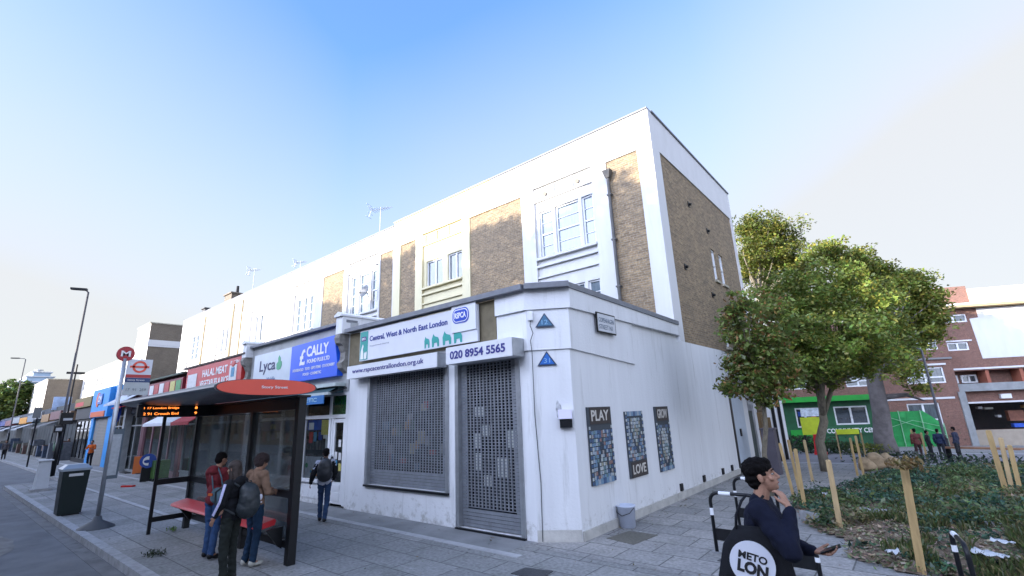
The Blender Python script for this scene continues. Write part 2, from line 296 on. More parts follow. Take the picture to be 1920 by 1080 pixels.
def mkmesh(name, mb, mats, mi=None, smooth=False, off=(0, 0, 0)):
    me = bpy.data.meshes.new(name); v = np.array(mb.v, float).reshape(-1, 3) - np.array(off)
    me.from_pydata(v.tolist(), [], mb.f)
    for m in (mats if isinstance(mats, (list, tuple)) else [mats]): me.materials.append(m)
    if mi is not None: me.polygons.foreach_set('material_index', mi)
    if smooth: me.polygons.foreach_set('use_smooth', [True] * len(me.polygons))
    me.update(); return me
def rootof(o):
    while o.parent: o = o.parent
    return o
def tag(o, label=None, cat=None, group=None, kind=None):
    if label: o['label'] = label
    if cat: o['category'] = cat
    if group: o['group'] = group
    if kind: o['kind'] = kind
    return o
def thing(name, label, cat, loc=(0, 0, 0), rz=0.0, group=None):
    o = bpy.data.objects.new(name, None); COL.objects.link(o); o.location = loc; o.rotation_euler = (0, 0, rz); o.empty_display_size = 0.2
    return tag(o, label, cat, group)
def part(name, mb, mat, parent=None, local=False, smooth=False, label=None, mi=None):
    off = (0, 0, 0)
    if parent is not None and not local: off = tuple(rootof(parent).location)
    if parent is not None and rootof(parent).type == 'MESH': off = tuple(rootof(parent).location)
    o = bpy.data.objects.new(name, mkmesh(name, mb, mat, mi, smooth, off)); COL.objects.link(o)
    if parent is not None: o.parent = parent
    if label: o['label'] = label
    return o
def single(name, mb, mat, label, cat, group=None, smooth=False, org=None, mi=None):
    """a thing that is one mesh; its origin goes to org"""
    if org is None: a = np.array(mb.v); org = (a[:, 0].mean(), a[:, 1].mean(), a[:, 2].min())
    o = bpy.data.objects.new(name, mkmesh(name, mb, mat, mi, smooth, org)); COL.objects.link(o); o.location = org
    return tag(o, label, cat, group)
def struct(name, mb, mat, smooth=False, mi=None):
    o = bpy.data.objects.new(name, mkmesh(name, mb, mat, mi, smooth)); COL.objects.link(o); o['kind'] = 'structure'; return o
def copytree(o, parent=None):
    c = o.copy(); COL.objects.link(c)
    if parent is not None: c.parent = parent
    for ch in list(o.children): copytree(ch, c)
    return c
def recalc(o):
    bm = bmesh.new(); bm.from_mesh(o.data); bmesh.ops.recalc_face_normals(bm, faces=bm.faces); bm.to_mesh(o.data); bm.free(); return o
def remeshed(mb, voxel, smooth_it=4, amp=0.0, fs=8.0, off=(0, 0, 0)):
    """one continuous surface grown over overlapping closed forms"""
    me = mkmesh('tmp', mb, []); ob = bpy.data.objects.new('tmp', me); COL.objects.link(ob)
    md = ob.modifiers.new('r', 'REMESH'); md.mode = 'VOXEL'; md.voxel_size = voxel
    if smooth_it: sm = ob.modifiers.new('s', 'SMOOTH'); sm.iterations = smooth_it; sm.factor = 0.5
    bpy.context.view_layer.update(); dg = bpy.context.evaluated_depsgraph_get()
    out = bpy.data.meshes.new_from_object(ob.evaluated_get(dg)); bpy.data.objects.remove(ob); bpy.data.meshes.remove(me)
    n = len(out.vertices); co = np.empty(n * 3); out.vertices.foreach_get('co', co); co = co.reshape(-1, 3)
    if amp:
        nr = np.empty(n * 3); out.vertices.foreach_get('normal', nr); nr = nr.reshape(-1, 3)
        a = np.array([noise.noise(Vector((p[0] * fs, p[1] * fs, p[2] * fs * 1.6))) + 0.5 * noise.noise(Vector(p * fs * 2.3)) for p in co])
        co = co + nr * (a * amp)[:, None]
    co = co - np.array(off); out.vertices.foreach_set('co', co.ravel())
    out.polygons.foreach_set('use_smooth', [True] * len(out.polygons)); out.update(); return out
def organic(name, mb, voxel, mat, parent, smooth_it=4, amp=0.0, fs=8.0, label=None):
    me = remeshed(mb, voxel, smooth_it, amp, fs); me.name = name; me.materials.clear(); me.materials.append(mat)
    o = bpy.data.objects.new(name, me); COL.objects.link(o)
    if parent is not None: o.parent = parent
    if label: o['label'] = label
    return o

def text(parent, s, O, U, V, w, h, mat, name='lettering', bold=0.0, thick=0.004, lift=0.006, fit=True):
    """lettering laid on a board: lower-left corner O, running along U, upright V, fitted to w x h"""
    cu = bpy.data.curves.new('t', 'FONT'); cu.body = s; cu.size = 1; cu.offset = bold; cu.extrude = 0.5; cu.resolution_u = 3
    ob = bpy.data.objects.new('t', cu); COL.objects.link(ob); bpy.context.view_layer.update()
    me = bpy.data.meshes.new_from_object(ob.evaluated_get(bpy.context.evaluated_depsgraph_get())); bpy.data.objects.remove(ob)
    n = len(me.vertices); co = np.empty(n * 3); me.vertices.foreach_get('co', co); co = co.reshape(-1, 3)
    mn, mxx = co.min(0), co.max(0); d = mxx - mn
    sy = h / d[1]; sx = w / d[0] if fit else sy
    O, U, V = [np.array(a, float) for a in (O, U, V)]; Nn = np.cross(U, V)
    q = O + np.outer((co[:, 0] - mn[0]) * sx, U) + np.outer((co[:, 1] - mn[1]) * sy, V) + np.outer(lift + co[:, 2] * thick, Nn)
    q = q - np.array(rootof(parent).location); me.vertices.foreach_set('co', q.ravel()); me.materials.clear(); me.materials.append(mat); me.name = name; me.update()
    o = bpy.data.objects.new(name, me); COL.objects.link(o); o.parent = parent; return o

# ---------------------------------------------------------------- foliage
def leaves(name, centers, size, cols, parent=None, aspect=0.6, up=0.3, off=(0, 0, 0), jit=0.25, mat=None):
    """many small folded leaves, one colour each. centers Nx3, size scalar/array, cols Nx3"""
    n = len(centers); c = np.asarray(centers) - np.array(off)
    nr = RNG.normal(size=(n, 3)); nr[:, 2] = np.abs(nr[:, 2]) + up; nr /= np.linalg.norm(nr, axis=1)[:, None]
    a = np.cross(nr, RNG.normal(size=(n, 3))); a /= np.linalg.norm(a, axis=1)[:, None] + 1e-9; b = np.cross(nr, a)
    s = np.broadcast_to(np.asarray(size, float), (n,)) * (1 + jit * RNG.normal(size=n)).clip(0.4, 1.8)
    L = a * s[:, None]; W = b * (s * aspect)[:, None]
    v = np.stack([c - L, c + W * 0.9 - nr * (s * 0.12)[:, None], c + L, c - W * 0.9 - nr * (s * 0.12)[:, None]], 1).reshape(-1, 3)
    me = bpy.data.meshes.new(name); me.vertices.add(4 * n); me.vertices.foreach_set('co', v.ravel())
    me.loops.add(4 * n); me.polygons.add(n); me.loops.foreach_set('vertex_index', np.arange(4 * n)); me.polygons.foreach_set('loop_start', np.arange(0, 4 * n, 4))
    me.update(calc_edges=True); at = me.color_attributes.new('leafcol', 'FLOAT_COLOR', 'POINT')
    cc = np.ones((n, 4)); cc[:, :3] = cols; at.data.foreach_set('color', np.repeat(cc, 4, axis=0).ravel())
    me.materials.append(mat or LEAF); o = bpy.data.objects.new(name, me); COL.objects.link(o)
    if parent is not None: o.parent = parent
    return o
def leafcols(n, base, var=0.3, alt=None, altp=0.0):
    c = np.array(base)[None, :] * (1 + var * RNG.normal(size=(n, 1))).clip(0.35, 2.0) * (1 + 0.1 * RNG.normal(size=(n, 3))).clip(0.6, 1.5)
    if alt is not None and altp > 0:
        m = RNG.random(n) < altp; c[m] = np.array(alt)[None, :] * (1 + 0.3 * RNG.normal(size=(m.sum(), 1))).clip(0.4, 1.8)
    return c.clip(0.003, 0.6)
def crown_points(blobs, n, nclump, csize, shell=0.55):
    """leaf positions: clumps spread through ellipsoid lobes, denser to the outside, gaps between"""
    w = np.array([b[1][0] * b[1][1] * b[1][2] for b in blobs]); w = w / w.sum(); P = []; K = []
    for bi, (c, r) in enumerate(blobs):
        k = max(3, int(nclump * w[bi])); d = RNG.normal(size=(k, 3)); d /= np.linalg.norm(d, axis=1)[:, None]
        rr = (shell + (1 - shell) * RNG.random(k)) ** 0.7 * (0.72 + 0.42 * RNG.random(k)); cc = np.array(c) + d * rr[:, None] * np.array(r); P.append(cc)
    C = np.concatenate(P); m = len(C); per = n // m; s = csize * (0.6 + 0.9 * RNG.random(m))
    q = RNG.normal(size=(m, per, 3)); q /= np.linalg.norm(q, axis=2)[:, :, None]; q *= (RNG.random((m, per, 1)) ** 0.5); q[:, :, 2] *= 0.6
    pts = C[:, None, :] + q * s[:, None, None]; tone = np.repeat((1 + 0.28 * RNG.normal(size=m)).clip(0.5, 1.7), per)
    return pts.reshape(-1, 3), tone, C
def make_tree(name, label, base, stems, blobs, n, nclump, csize, lsize, col, group=None, alt=None, altp=0.0, limb_r=0.035, bark=None, fork=None, nlimb=40):
    t = thing(name, label, 'tree', base, group=group); b = np.array(base)
    mb = MB()
    for pts, rad in stems: mb.tube(pts, rad, 12)
    part('trunk', mb, bark or BARK, t, smooth=True)
    pts, tone, C = crown_points(blobs, n, nclump, csize)
    lm = MB(); idx = RNG.permutation(len(C))[:nlimb]; fk = np.array(fork if fork is not None else stems[0][0][-1], float)
    for i in idx:
        e = C[i]; mid = fk * 0.45 + e * 0.55 + RNG.normal(size=3) * 0.15 * np.linalg.norm(e - fk) * 0.5; mid[2] -= 0.04 * np.linalg.norm(e - fk)
        lm.tube([fk, fk * 0.72 + mid * 0.28 + RNG.normal(size=3) * 0.04, mid, e], [limb_r, limb_r * 0.75, limb_r * 0.5, limb_r * 0.12], 6)
    part('limbs', lm, bark or BARK, t, smooth=True)
    c = leafcols(len(pts), col, 0.18, alt, altp) * tone[:, None]
    leaves('crown', pts, lsize, c.clip(0.003, 0.6), t, off=base)
    return t
# ================================================================ SETTING: ground, road, pavements
ASPH = pm('road_asphalt', (0.115, 0.12, 0.125), 0.9, var=0.25, vscale=1.3, bump=0.7, bscale=70, stain=((0.16, 0.155, 0.15), 0.8, 0.55))
SLAB = brickmat('paving_slabs', (0.27, 0.27, 0.262), (0.19, 0.193, 0.19), (0.085, 0.087, 0.085), bw=0.9, rh=0.62, ms=0.011, patch=(0.135, 0.14, 0.13), pamt=0.5, horizontal=True, bump=0.35, varscale=0.8, moss=((0.085, 0.095, 0.07), 1.3, 0.5))
PLAZA = brickmat('plaza_slabs', (0.31, 0.30, 0.285), (0.23, 0.23, 0.225), (0.085, 0.085, 0.08), bw=0.75, rh=0.6, ms=0.012, patch=(0.15, 0.15, 0.15), pamt=0.6, horizontal=True, bump=0.3, varscale=0.9, moss=((0.09, 0.095, 0.08), 1.5, 0.5))
TARM = pm('smooth_footway', (0.20, 0.205, 0.207), 0.9, var=0.22, vscale=1.4, bump=0.5, bscale=80, stain=((0.075, 0.08, 0.07), 1.3, 0.6))
GRAN = pm('granite_kerb', (0.28, 0.285, 0.29), 0.75, var=0.25, vscale=6, bump=0.4, bscale=90, stain=((0.10, 0.10, 0.09), 2, 0.5))
PALE = pm('pale_granite_strip', (0.33, 0.335, 0.34), 0.8, var=0.2, vscale=3, bump=0.2)
LILAC = pm('far_tarmac_path', (0.19, 0.18, 0.19), 0.9, var=0.15, vscale=0.7, bump=0.3)
SOIL = pm('bed_soil', (0.17, 0.125, 0.085), 0.98, var=0.45, vscale=5, bump=1.0, bscale=25, stain=((0.2, 0.16, 0.1), 2.0, 0.5))
def sheet(name, x0, x1, y0, y1, dz, mat, step=None):
    mb = MB(); ys = [y0] + [q for q in (16, 48) if y0 < q < y1] + [y1]
    for a, b in zip(ys[:-1], ys[1:]): mb.quad((x0, a, gz(a) + dz), (x1, a, gz(a) + dz), (x1, b, gz(b) + dz), (x0, b, gz(b) + dz))
    return struct(name, mb, mat)
sheet('ground', -1500, 1500, -1500, 1500, -0.16, pm('far_ground', (0.12, 0.12, 0.11), 0.95, var=0.2, vscale=0.1))
sheet('road', -900, 300, -9.5, 4.62, -0.12, ASPH)
sheet('opposite_pavement', -900, 300, -15, -9.5, 0.0, TARM)
m = MB(); m.quad((-31.7, 2.67, 0), (300, 2.67, 0), (300, 7.32, 0), (-31.7, 7.32, 0)); m.quad((-900, 4.62, 0), (-31.7, 4.62, 0), (-31.7, 7.32, 0), (-900, 7.32, 0))
m.quad((-31.7, 2.67, -0.16), (-31.7, 2.67, 0), (-31.7, 4.62, 0), (-31.7, 4.62, -0.16)); m.quad((-900, 7.32, 0), (300, 7.32, 0), (300, 16, 0), (-900, 16, 0))
struct('pavement', m, SLAB)
sheet('building_line_footway', -60, -5.75, 6.58, 7.32, 0.004, TARM)
sheet('side_footway', -5.75, 300, 7.0, 60, 0.004, PLAZA)
m = MB(); m.box(-60, -5.4, 6.40, 6.56, -0.05, 0.010); m.box(-31.5, -13.6, 4.36, 4.48, -0.05, 0.010); struct('granite_paving_strips', m, PALE)
m = MB(); x = -31.62
while x < 12:
    m.box(x + 0.006, x + 0.91, 2.53, 2.69 + 0.01, -0.16, 0.016); x += 0.916
y = 2.72
while y < 4.5: m.box(-31.78, -31.62, y + 0.006, y + 0.62, -0.16, 0.016); y += 0.63
x = -32.6
while x > -140: m.box(x + 0.006, x + 0.91, 4.50, 4.66, -0.16, 0.016); x -= 0.916
for x in range(-140, 12, 3): m.box(x + .01, x + 2.99, -9.62, -9.45, -0.16, 0.016)
k = struct('kerb', m, GRAN)
m = MB(); m.box(-31.0, 12, 2.28, 2.50, -0.13, -0.114); struct('gutter', m, pm('gutter_concrete', (0.13, 0.13, 0.13), 0.9, var=0.3, vscale=2, bump=0.4, stain=((0.04, 0.04, 0.035), 2.5, 0.8)))
# a worn repair patch in the road by the kerb
m = MB(); pts = [PY0 for PY0 in []]
for i in range(22):
    a = 2 * math.pi * i / 22; r = 1 + 0.22 * noise.noise(Vector((math.cos(a) * 2, math.sin(a) * 2, 4)))
    pts.append((-16.2 + 1.9 * r * math.cos(a), 1.05 + 0.62 * r * math.sin(a), -0.112))
m.add(pts, [tuple(range(22))]); struct('road_patch', m, pm('worn_repair', (0.15, 0.145, 0.135), 0.95, var=0.35, vscale=4, bump=0.8, bscale=40))
# far tarmac path crossing beyond the bed and its pale edging
m = MB()
def gq(a, b, c, d, dz): m.quad(*[(p[0], p[1], gz(p[1]) + dz) for p in (a, b, c, d)])
gq((-6, 24.0), (30, 33.0), (30, 41.5), (-12, 31.8), 0.010); struct('tarmac_path', m, LILAC)
m = MB(); gq((-5.6, 23.7), (30, 32.6), (30, 33.2), (-6, 24.15), 0.016); gq((-9, 31.4), (30, 41.0), (30, 41.8), (-9, 32.1), 0.02); struct('path_edging', m, PALE)

# the planting bed: low mound of soil
BED = [(-1.30, 8.98), (-0.62, 8.52), (4.5, 9.6), (9, 12), (9, 26), (2.4, 24.6), (-1.75, 19.6), (-1.9, 16.1), (-2.5, 14.4), (-2.75, 13.0), (-2.05, 10.9), (-1.72, 10.2), (-1.33, 9.88)]
def inbed(x, y):
    c = False; n = len(BED)
    for i in range(n):
        x0, y0 = BED[i]; x1, y1 = BED[(i + 1) % n]
        if (y0 > y) != (y1 > y) and x < (x1 - x0) * (y - y0) / (y1 - y0) + x0: c = not c
    return c
def beddist(x, y):
    d = 9
    for i in range(len(BED)):
        a = np.array(BED[i]); b = np.array(BED[(i + 1) % len(BED)]); p = np.array((x, y)); t = np.clip((p - a) @ (b - a) / ((b - a) @ (b - a)), 0, 1); d = min(d, np.linalg.norm(p - a - t * (b - a)))
    return d
def bedz(x, y):
    d = min(beddist(x, y), 1.2); return gz(y) + 0.02 + 0.10 * math.sin(d / 1.2 * math.pi / 2) + 0.04 * noise.noise(Vector((x * 1.7, y * 1.7, 0))) * d
m = MB(); st = 0.14; idx = {}
xs = np.arange(-3.2, 9.2, st); ys = np.arange(8.3, 26.2, st)
for i, x in enumerate(xs):
    for j, y in enumerate(ys):
        if inbed(x, y): idx[(i, j)] = len(m.v); m.v.append((x, y, bedz(x, y) + 0.012 * noise.noise(Vector((x * 9, y * 9, 1)))))
for (i, j), a in list(idx.items()):
    if (i + 1, j) in idx and (i + 1, j + 1) in idx and (i, j + 1) in idx: m.f.append((a, idx[(i + 1, j)], idx[(i + 1, j + 1)], idx[(i, j + 1)]))
struct('planting_bed', m, SOIL, smooth=True)

# ================================================================ THE TERRACE
Y1, Y2, XS, YB = 7.32, 13.48, -5.0, 22.4
XB = [-5.0, -12.04, -18.72, -25.6, -32.2, -38.8, -44.9, -50.9]
ZT = 11.84
def sash(w, x0, x1, z0, z1, y, bars=2, fr=UPVC, pane=CURT, wdir=1):
    """sash window: frame > glass pane with meeting rail and glazing bars"""
    f = MB(); t = 0.055
    f.box(x0, x0 + t, y - .03, y + .06, z0, z1); f.box(x1 - t, x1, y - .03, y + .06, z0, z1); f.box(x0 + t, x1 - t, y - .03, y + .06, z1 - t, z1); f.box(x0 + t, x1 - t, y - .03, y + .06, z0, z0 + t * 1.3)
    zm = z0 + (z1 - z0) * 0.5; f.box(x0 + t, x1 - t, y - .02, y + .06, zm - .03, zm + .03)
    for k in range(1, bars): 
        for a, b in ((z0, zm), (zm, z1)): zz = a + (b - a) * k / bars; f.box(x0 + t, x1 - t, y - .005, y + .05, zz - .011, zz + .011)
    o = part('window', f, fr, w)
    g = MB(); g.quad((x0 + t, y + .02, z0 + t), (x1 - t, y + .02, z0 + t), (x1 - t, y + .02, z1 - t), (x0 + t, y + .02, z1 - t)); part('pane', g, pane, o)
    return o
def casement(w, x0, x1, z0, z1, y, fr=UPVC, pane=PANEC, mull=1, trans=0.0, sill=True):
    f = MB(); t = 0.06
    f.box(x0, x0 + t, y - .03, y + .05, z0, z1); f.box(x1 - t, x1, y - .03, y + .05, z0, z1); f.box(x0 + t, x1 - t, y - .03, y + .05, z1 - t, z1); f.box(x0 + t, x1 - t, y - .03, y + .05, z0, z0 + t)
    for k in range(1, mull + 1): xm = x0 + (x1 - x0) * k / (mull + 1); f.box(xm - .04, xm + .04, y - .02, y + .05, z0 + t, z1 - t)
    if trans: zz = z0 + (z1 - z0) * trans; f.box(x0 + t, x1 - t, y - .025, y + .045, zz - .03, zz + .03)
    o = part('window', f, fr, w)
    g = MB(); g.quad((x0 + t, y + .02, z0 + t), (x1 - t, y + .02, z0 + t), (x1 - t, y + .02, z1 - t), (x0 + t, y + .02, z1 - t)); part('pane', g, pane, o)
    return o
def upper(w, xr, xl, bricks, bay, wins, rmat, bmat, kind, coping=COPING, zt_=None):
    """first and second floor front of one house. bricks: (x0,x1,z0,z1) panels recessed in the render; bay: (x0,x1); wins: list of (x0,x1,z0,z1,style)"""
    ZT = zt_ or 11.84
    holes = [(a - xl, b - xl, c - 4.2, d - 4.2) for a, b, c, d in bricks] + [(bay[0] - xl, bay[1] - xl, 0.0, 10.62 - 4.2)]
    mb = MB(); mb.wall((xl, Y2, 4.2), (1, 0, 0), (0, 0, 1), xr - xl, ZT - 4.2, holes, depth=0.10)
    mb.box(xl + .01, xr - .22, Y2 + 0.35, YB, 4.2, ZT - .25)          # body of the house behind
    part('wall', mb, rmat, w)
    for a, b, c, d in bricks:
        q = MB(); q.quad((a, Y2 + .05, c), (b, Y2 + .05, c), (b, Y2 + .05, d), (a, Y2 + .05, d)); part('brick_panel', q, bmat, w)
    # the bay: recessed plane with window openings and mouldings
    hl = [(a - bay[0], b - bay[0], c - 4.2, d - 4.2) for a, b, c, d, s in wins]
    bm_ = MB(); bm_.wall((bay[0], Y2 + .10, 4.2), (1, 0, 0), (0, 0, 1), bay[1] - bay[0], 6.42, hl, depth=0.17)
    e = 0.003
    x0, x1 = bay[0] + e, bay[1] - e; zt = max(d for a, b, c, d, s in wins); zb = min(c for a, b, c, d, s in wins if c > 6.8)
    bm_.box(x0, x1, Y2 + .03, Y2 + .098, 10.02, 10.10)     # ledge under the frieze
    wd = x1 - x0
    for k in (0.04, 0.34, 0.66, 0.96): bm_.box(x0 + wd * k - .07, x0 + wd * k + .07, Y2 + .03, Y2 + .098, 10.103, 10.56)   # stubby blocks
    bm_.box(x0, x1, Y2 - .05, Y2 + .09, zb - .11, zb - .02)   # sill
    bm_.box(x0, x1, Y2 - .005, Y2 + .09, zb - .38, zb - .30); bm_.box(x0, x1, Y2 + .02, Y2 + .09, zb - .80, zb - .74)
    part('bay', bm_, rmat, w)
    for a, b, c, d, s in wins:
        if s == 'sash': sash(w, a, b, c, d, Y2 + .20)
        else: casement(w, a, b, c, d, Y2 + .20)
    cp = MB(); cp.box(xl + .003, xr, Y2 - .05, Y2 + .25, ZT + .001, ZT + .06); part('parapet_coping', cp, coping, w)
    rf = MB(); rf.quad((xl, Y2 + .2, ZT - .24), (xr, Y2 + .2, ZT - .24), (xr, YB, ZT - .24), (xl, YB, ZT - .24)); part('roof', rf, FELT, w)
    return w
def lowroof(w, xl, xr, mat=COPING, z=4.62):
    m = MB(); m.quad((xl, Y1 + .2, z), (xr, Y1 + .2, z), (xr, Y2 + .05, z - .05), (xl, Y2 + .05, z - .05)); part('shop_roof', m, FELT, w)

# ---------------- corner house
H1 = thing('corner_building', 'three storey white rendered corner building with brown brick panels and shuttered shop', 'building', (-5.0, 7.75, 0))
upper(H1, -5.0, -12.04, [(-6.70, -5.52, 4.3, 10.52), (-12.04, -10.48, 4.3, 10.5)], (-9.86, -7.28),
      [(-9.70, -9.10, 7.78, 9.62, 'sash'), (-8.97, -7.95, 7.78, 9.62, 'sash'), (-7.82, -7.36, 7.78, 9.62, 'sash'), (-9.70, -9.10, 4.9, 6.5, 'sash'), (-8.97, -7.95, 4.9, 6.5, 'sash'), (-7.82, -7.36, 4.9, 6.5, 'sash')], WHITE, STOCK, 'white')
# flank wall above the shop
m = MB(); m.wall((XS, Y2, 4.1), (0, 1, 0), (0, 0, 1), YB - Y2, ZT - 4.1, [(14.12 - Y2, 22.1 - Y2, 0.0, 10.5 - 4.1)], depth=.04); part('flank_render', m, WHITE2, H1)
hw = [(18.38 - 14.12, 18.86 - 14.12, 6.88 - 4.1, 8.15 - 4.1), (19.32 - 14.12, 19.84 - 14.12, 6.88 - 4.1, 8.15 - 4.1), (18.5 - 14.12, 19.0 - 14.12, 4.3 - 4.1, 5.2 - 4.1), (19.5 - 14.12, 20.0 - 14.12, 4.3 - 4.1, 5.2 - 4.1)]
m = MB(); m.wall((XS - .04, 14.12, 4.1), (0, 1, 0), (0, 0, 1), 22.1 - 14.12, 6.4, hw, depth=.12); part('flank_brickwork', m, STOCK, H1)
for a, b, c, d in hw:
    f = MB(); y0, y1, z0, z1 = a + 14.12, b + 14.12, c + 4.1, d + 4.1; X = XS - .13
    f.box(X - .04, X + .04, y0, y0 + .05, z0, z1); f.box(X - .04, X + .04, y1 - .05, y1, z0, z1); f.box(X - .04, X + .04, y0 + .05, y1 - .05, z1 - .05, z1); f.box(X - .04, X + .04, y0 + .05, y1 - .05, z0, z0 + .06); f.box(X - .03, X + .035, y0 + .05, y1 - .05, (z0 + z1) / 2 - .03, (z0 + z1) / 2 + .03)
    o = part('flank_window', f, UPVC, H1); q = MB(); q.quad((X, y0 + .05, z0), (X, y1 - .05, z0), (X, y1 - .05, z1), (X, y0 + .05, z1)); part('pane', q, pm('white_blind', (0.55, 0.57, 0.6), 0.2, coat=1), o)
    s = MB(); s.box(XS - .06, XS + .03, y0 - .06, y1 + .06, z0 - .09, z0 - .005); part('window_sill', s, STONEC, H1)
m = MB(); m.box(XS - .25, XS + .05, Y2 + .26, YB, ZT + .001, ZT + .06); part('flank_coping', m, COPING, H1)
m = MB(); m.quad((XS, YB, 0), (-50.9, YB, 0), (-50.9, YB, ZT), (XS, YB, ZT)); part('rear_wall', m, STOCK, H1)
for (y, z) in ((16.49, 9.38), (18.32, 8.85), (15.18, 6.7), (17.72, 6.16)):
    v = MB(); v.box(XS - .05, XS - .015, y - .09, y + .09, z - .10, z + .10); v.cyl((XS - .02, y, z), (XS + .06, y, z - .02), .05, .05, 10); part('wall_outlet', v, BLACK, H1)
# downpipe with hopper on the front
m = MB(); px = -6.60; m.tube([(px, Y2 - .10, 9.85), (px, Y2 - .10, 4.6)], .055, 12)
m.add([(px - .15, Y2 - .24, 10.12), (px + .15, Y2 - .24, 10.12), (px + .15, Y2 - .003, 10.12), (px - .15, Y2 - .003, 10.12), (px - .07, Y2 - .17, 9.84), (px + .07, Y2 - .17, 9.84), (px + .07, Y2 - .04, 9.84), (px - .07, Y2 - .04, 9.84)], [(0, 1, 2, 3), (4, 7, 6, 5), (0, 4, 5, 1), (1, 5, 6, 2), (2, 6, 7, 3), (3, 7, 4, 0)])
for z in (9.2, 7.6, 6.0): m.box(px - .08, px + .08, Y2 - .16, Y2 - .003, z, z + .05)
part('downpipe', m, pm('cast_iron_pipe', (0.07, 0.068, 0.066), 0.6, var=0.3, vscale=4), H1)
# round vents in the frieze
for x in (-9.35, -7.9): v = MB(); v.cyl((x, Y2 + .098, 10.28), (x, Y2 + .02, 10.27), .085, .085, 14); part('vent_cowl', v, pm('stained_vent', (0.2, 0.18, 0.15), 0.8, var=0.3), H1)

# single storey shop: front, chamfered corner, side wall
ZF = 4.62
CH = [(-5.66, 7.32), (-5.0, 7.75)]
dchv = np.array([0.66, 0.43]); dchv = dchv / np.linalg.norm(dchv); chn = np.array([dchv[1], -dchv[0]]); chl = float(np.linalg.norm(np.array(CH[1]) - np.array(CH[0])))
WIN = (-11.12, -7.98, 0.66, 3.42); DR = (-7.76, -5.92, 0.04, 3.32)
m = MB(); m.wall((-12.04, Y1, 0.0), (1, 0, 0), (0, 0, 1), 12.04 - 5.66, ZF, [(WIN[0] + 12.04, WIN[1] + 12.04, WIN[2], WIN[3]), (DR[0] + 12.04, DR[1] + 12.04, DR[2], DR[3])], depth=.28)
m.wall((-5.66, 7.32, 0), (dchv[0], dchv[1], 0), (0, 0, 1), chl, ZF)
m.add([(-5, 7.75, 0), (-5, 13.48, 0), (-5, 13.48, ZF - .1), (-5, 7.75, ZF)], [(0, 1, 2, 3)])
m.wall((-5, 13.48, 0), (0, 1, 0), (0, 0, 1), 17.62 - 13.48, 4.1)
part('shop_wall', m, LOWWHITE, H1)
# thick fascia band round the corner, proud of the wall, tapering off along the side
m = MB(); o = .07
def offp(i, k): return [(-6.45, Y1 - k), (-5.66 + .0 * k, Y1 - k), (-5.0 + k, 7.75 - .2 * k), (-5.0 + k, 10.5)][i]
for (z0, z1, k) in ((3.42, 4.22, .045), (4.225, 4.64, .10)):
    P = [offp(i, k) for i in range(4)]; n = 4
    for i in range(3):
        a, b = P[i], P[i + 1]; zz = [(z0, z0), (z0, z0), (z0, z0 if z0 > 4 else z0 - .17)][i]
        yb = b[1] if not (i == 2 and z0 > 4) else 13.46; zt2 = z1 - (.10 if (i == 2 and z0 > 4) else 0)
        m.quad((a[0], a[1], zz[0]), (b[0], yb, zz[1]), (b[0], yb, zt2), (a[0], a[1], z1))
        m.quad((a[0] - .1, a[1] + .1, zz[0]), (b[0] - .1, yb + .05, zz[1]), (b[0], yb, zz[1]), (a[0], a[1], zz[0]))
        m.quad((a[0], a[1], z1), (b[0], yb, zt2), (b[0] - .12, yb, zt2), (a[0] - .1, a[1] + .12, z1))
    m.quad((P[3][0], 10.5 if z0 < 4 else 13.46, z0 - .17), (XS - .01, 10.5 if z0 < 4 else 13.46, z0 - .17), (XS - .01, 10.5 if z0 < 4 else 13.46, z1), (P[3][0], 10.5 if z0 < 4 else 13.46, z1 - (.1 if z0 > 4 else 0)))
    m.quad((P[0][0], P[0][1] + .15, z0), (P[0][0], P[0][1], z0), (P[0][0], P[0][1], z1), (P[0][0], P[0][1] + .15, z1))
part('corner_fascia', m, LOWWHITE, H1)
m = MB()  # low pilaster edge on the chamfer
m.bar((-5.60, 7.30, 3.7), (-5.60, 7.30, 0.2), .05, .03)
part('corner_bead', m, LOWWHITE, H1)
m = MB()
for a, b in (((-12.04, Y1 - .12), (-5.62, Y1 - .12)), ((-5.62, Y1 - .12), (-4.88, 7.70))):
    a3, b3 = (*a, ZF + .06), (*b, ZF + .06); m.bar(a3, b3, .24, .11)
m.bar((-4.98, 7.68, ZF + .06), (-4.98, 13.46, ZF - .04), .22, .11)
part('shop_coping', m, COPING, H1)
m = MB(); m.poly([(-12.0, Y1 + .1, ZF), (-5.7, Y1 + .1, ZF), (-5.05, 7.85, ZF), (-5.05, 13.5, ZF), (-12.0, 13.5, ZF)], (0, 0, -.1)); part('shop_roof', m, FELT, H1)
m = MB(); m.quad((-5.66, 7.305, 0), (-5.655 + .66, 7.305 + .43, 0), (-5.655 + .66, 7.735, .2), (-5.66, 7.305, .2)); m.box(-5.0, -4.965, 7.76, 17.6, 0, .17)
part('plinth', m, PLINTH, H1)
m = MB(); m.box(-12.04, -6.46, Y1 - .05, Y1 - .003, 3.70, 4.60); part('fascia_backing', m, OLIVE, H1)
# little airbricks along the foot of the side wall
for y in (12.44, 14.13, 15.83, 16.78): v = MB(); v.box(XS + .001, XS + .045, y - .07, y + .07, .19, .36); part('air_vent', v, BLACK, H1)
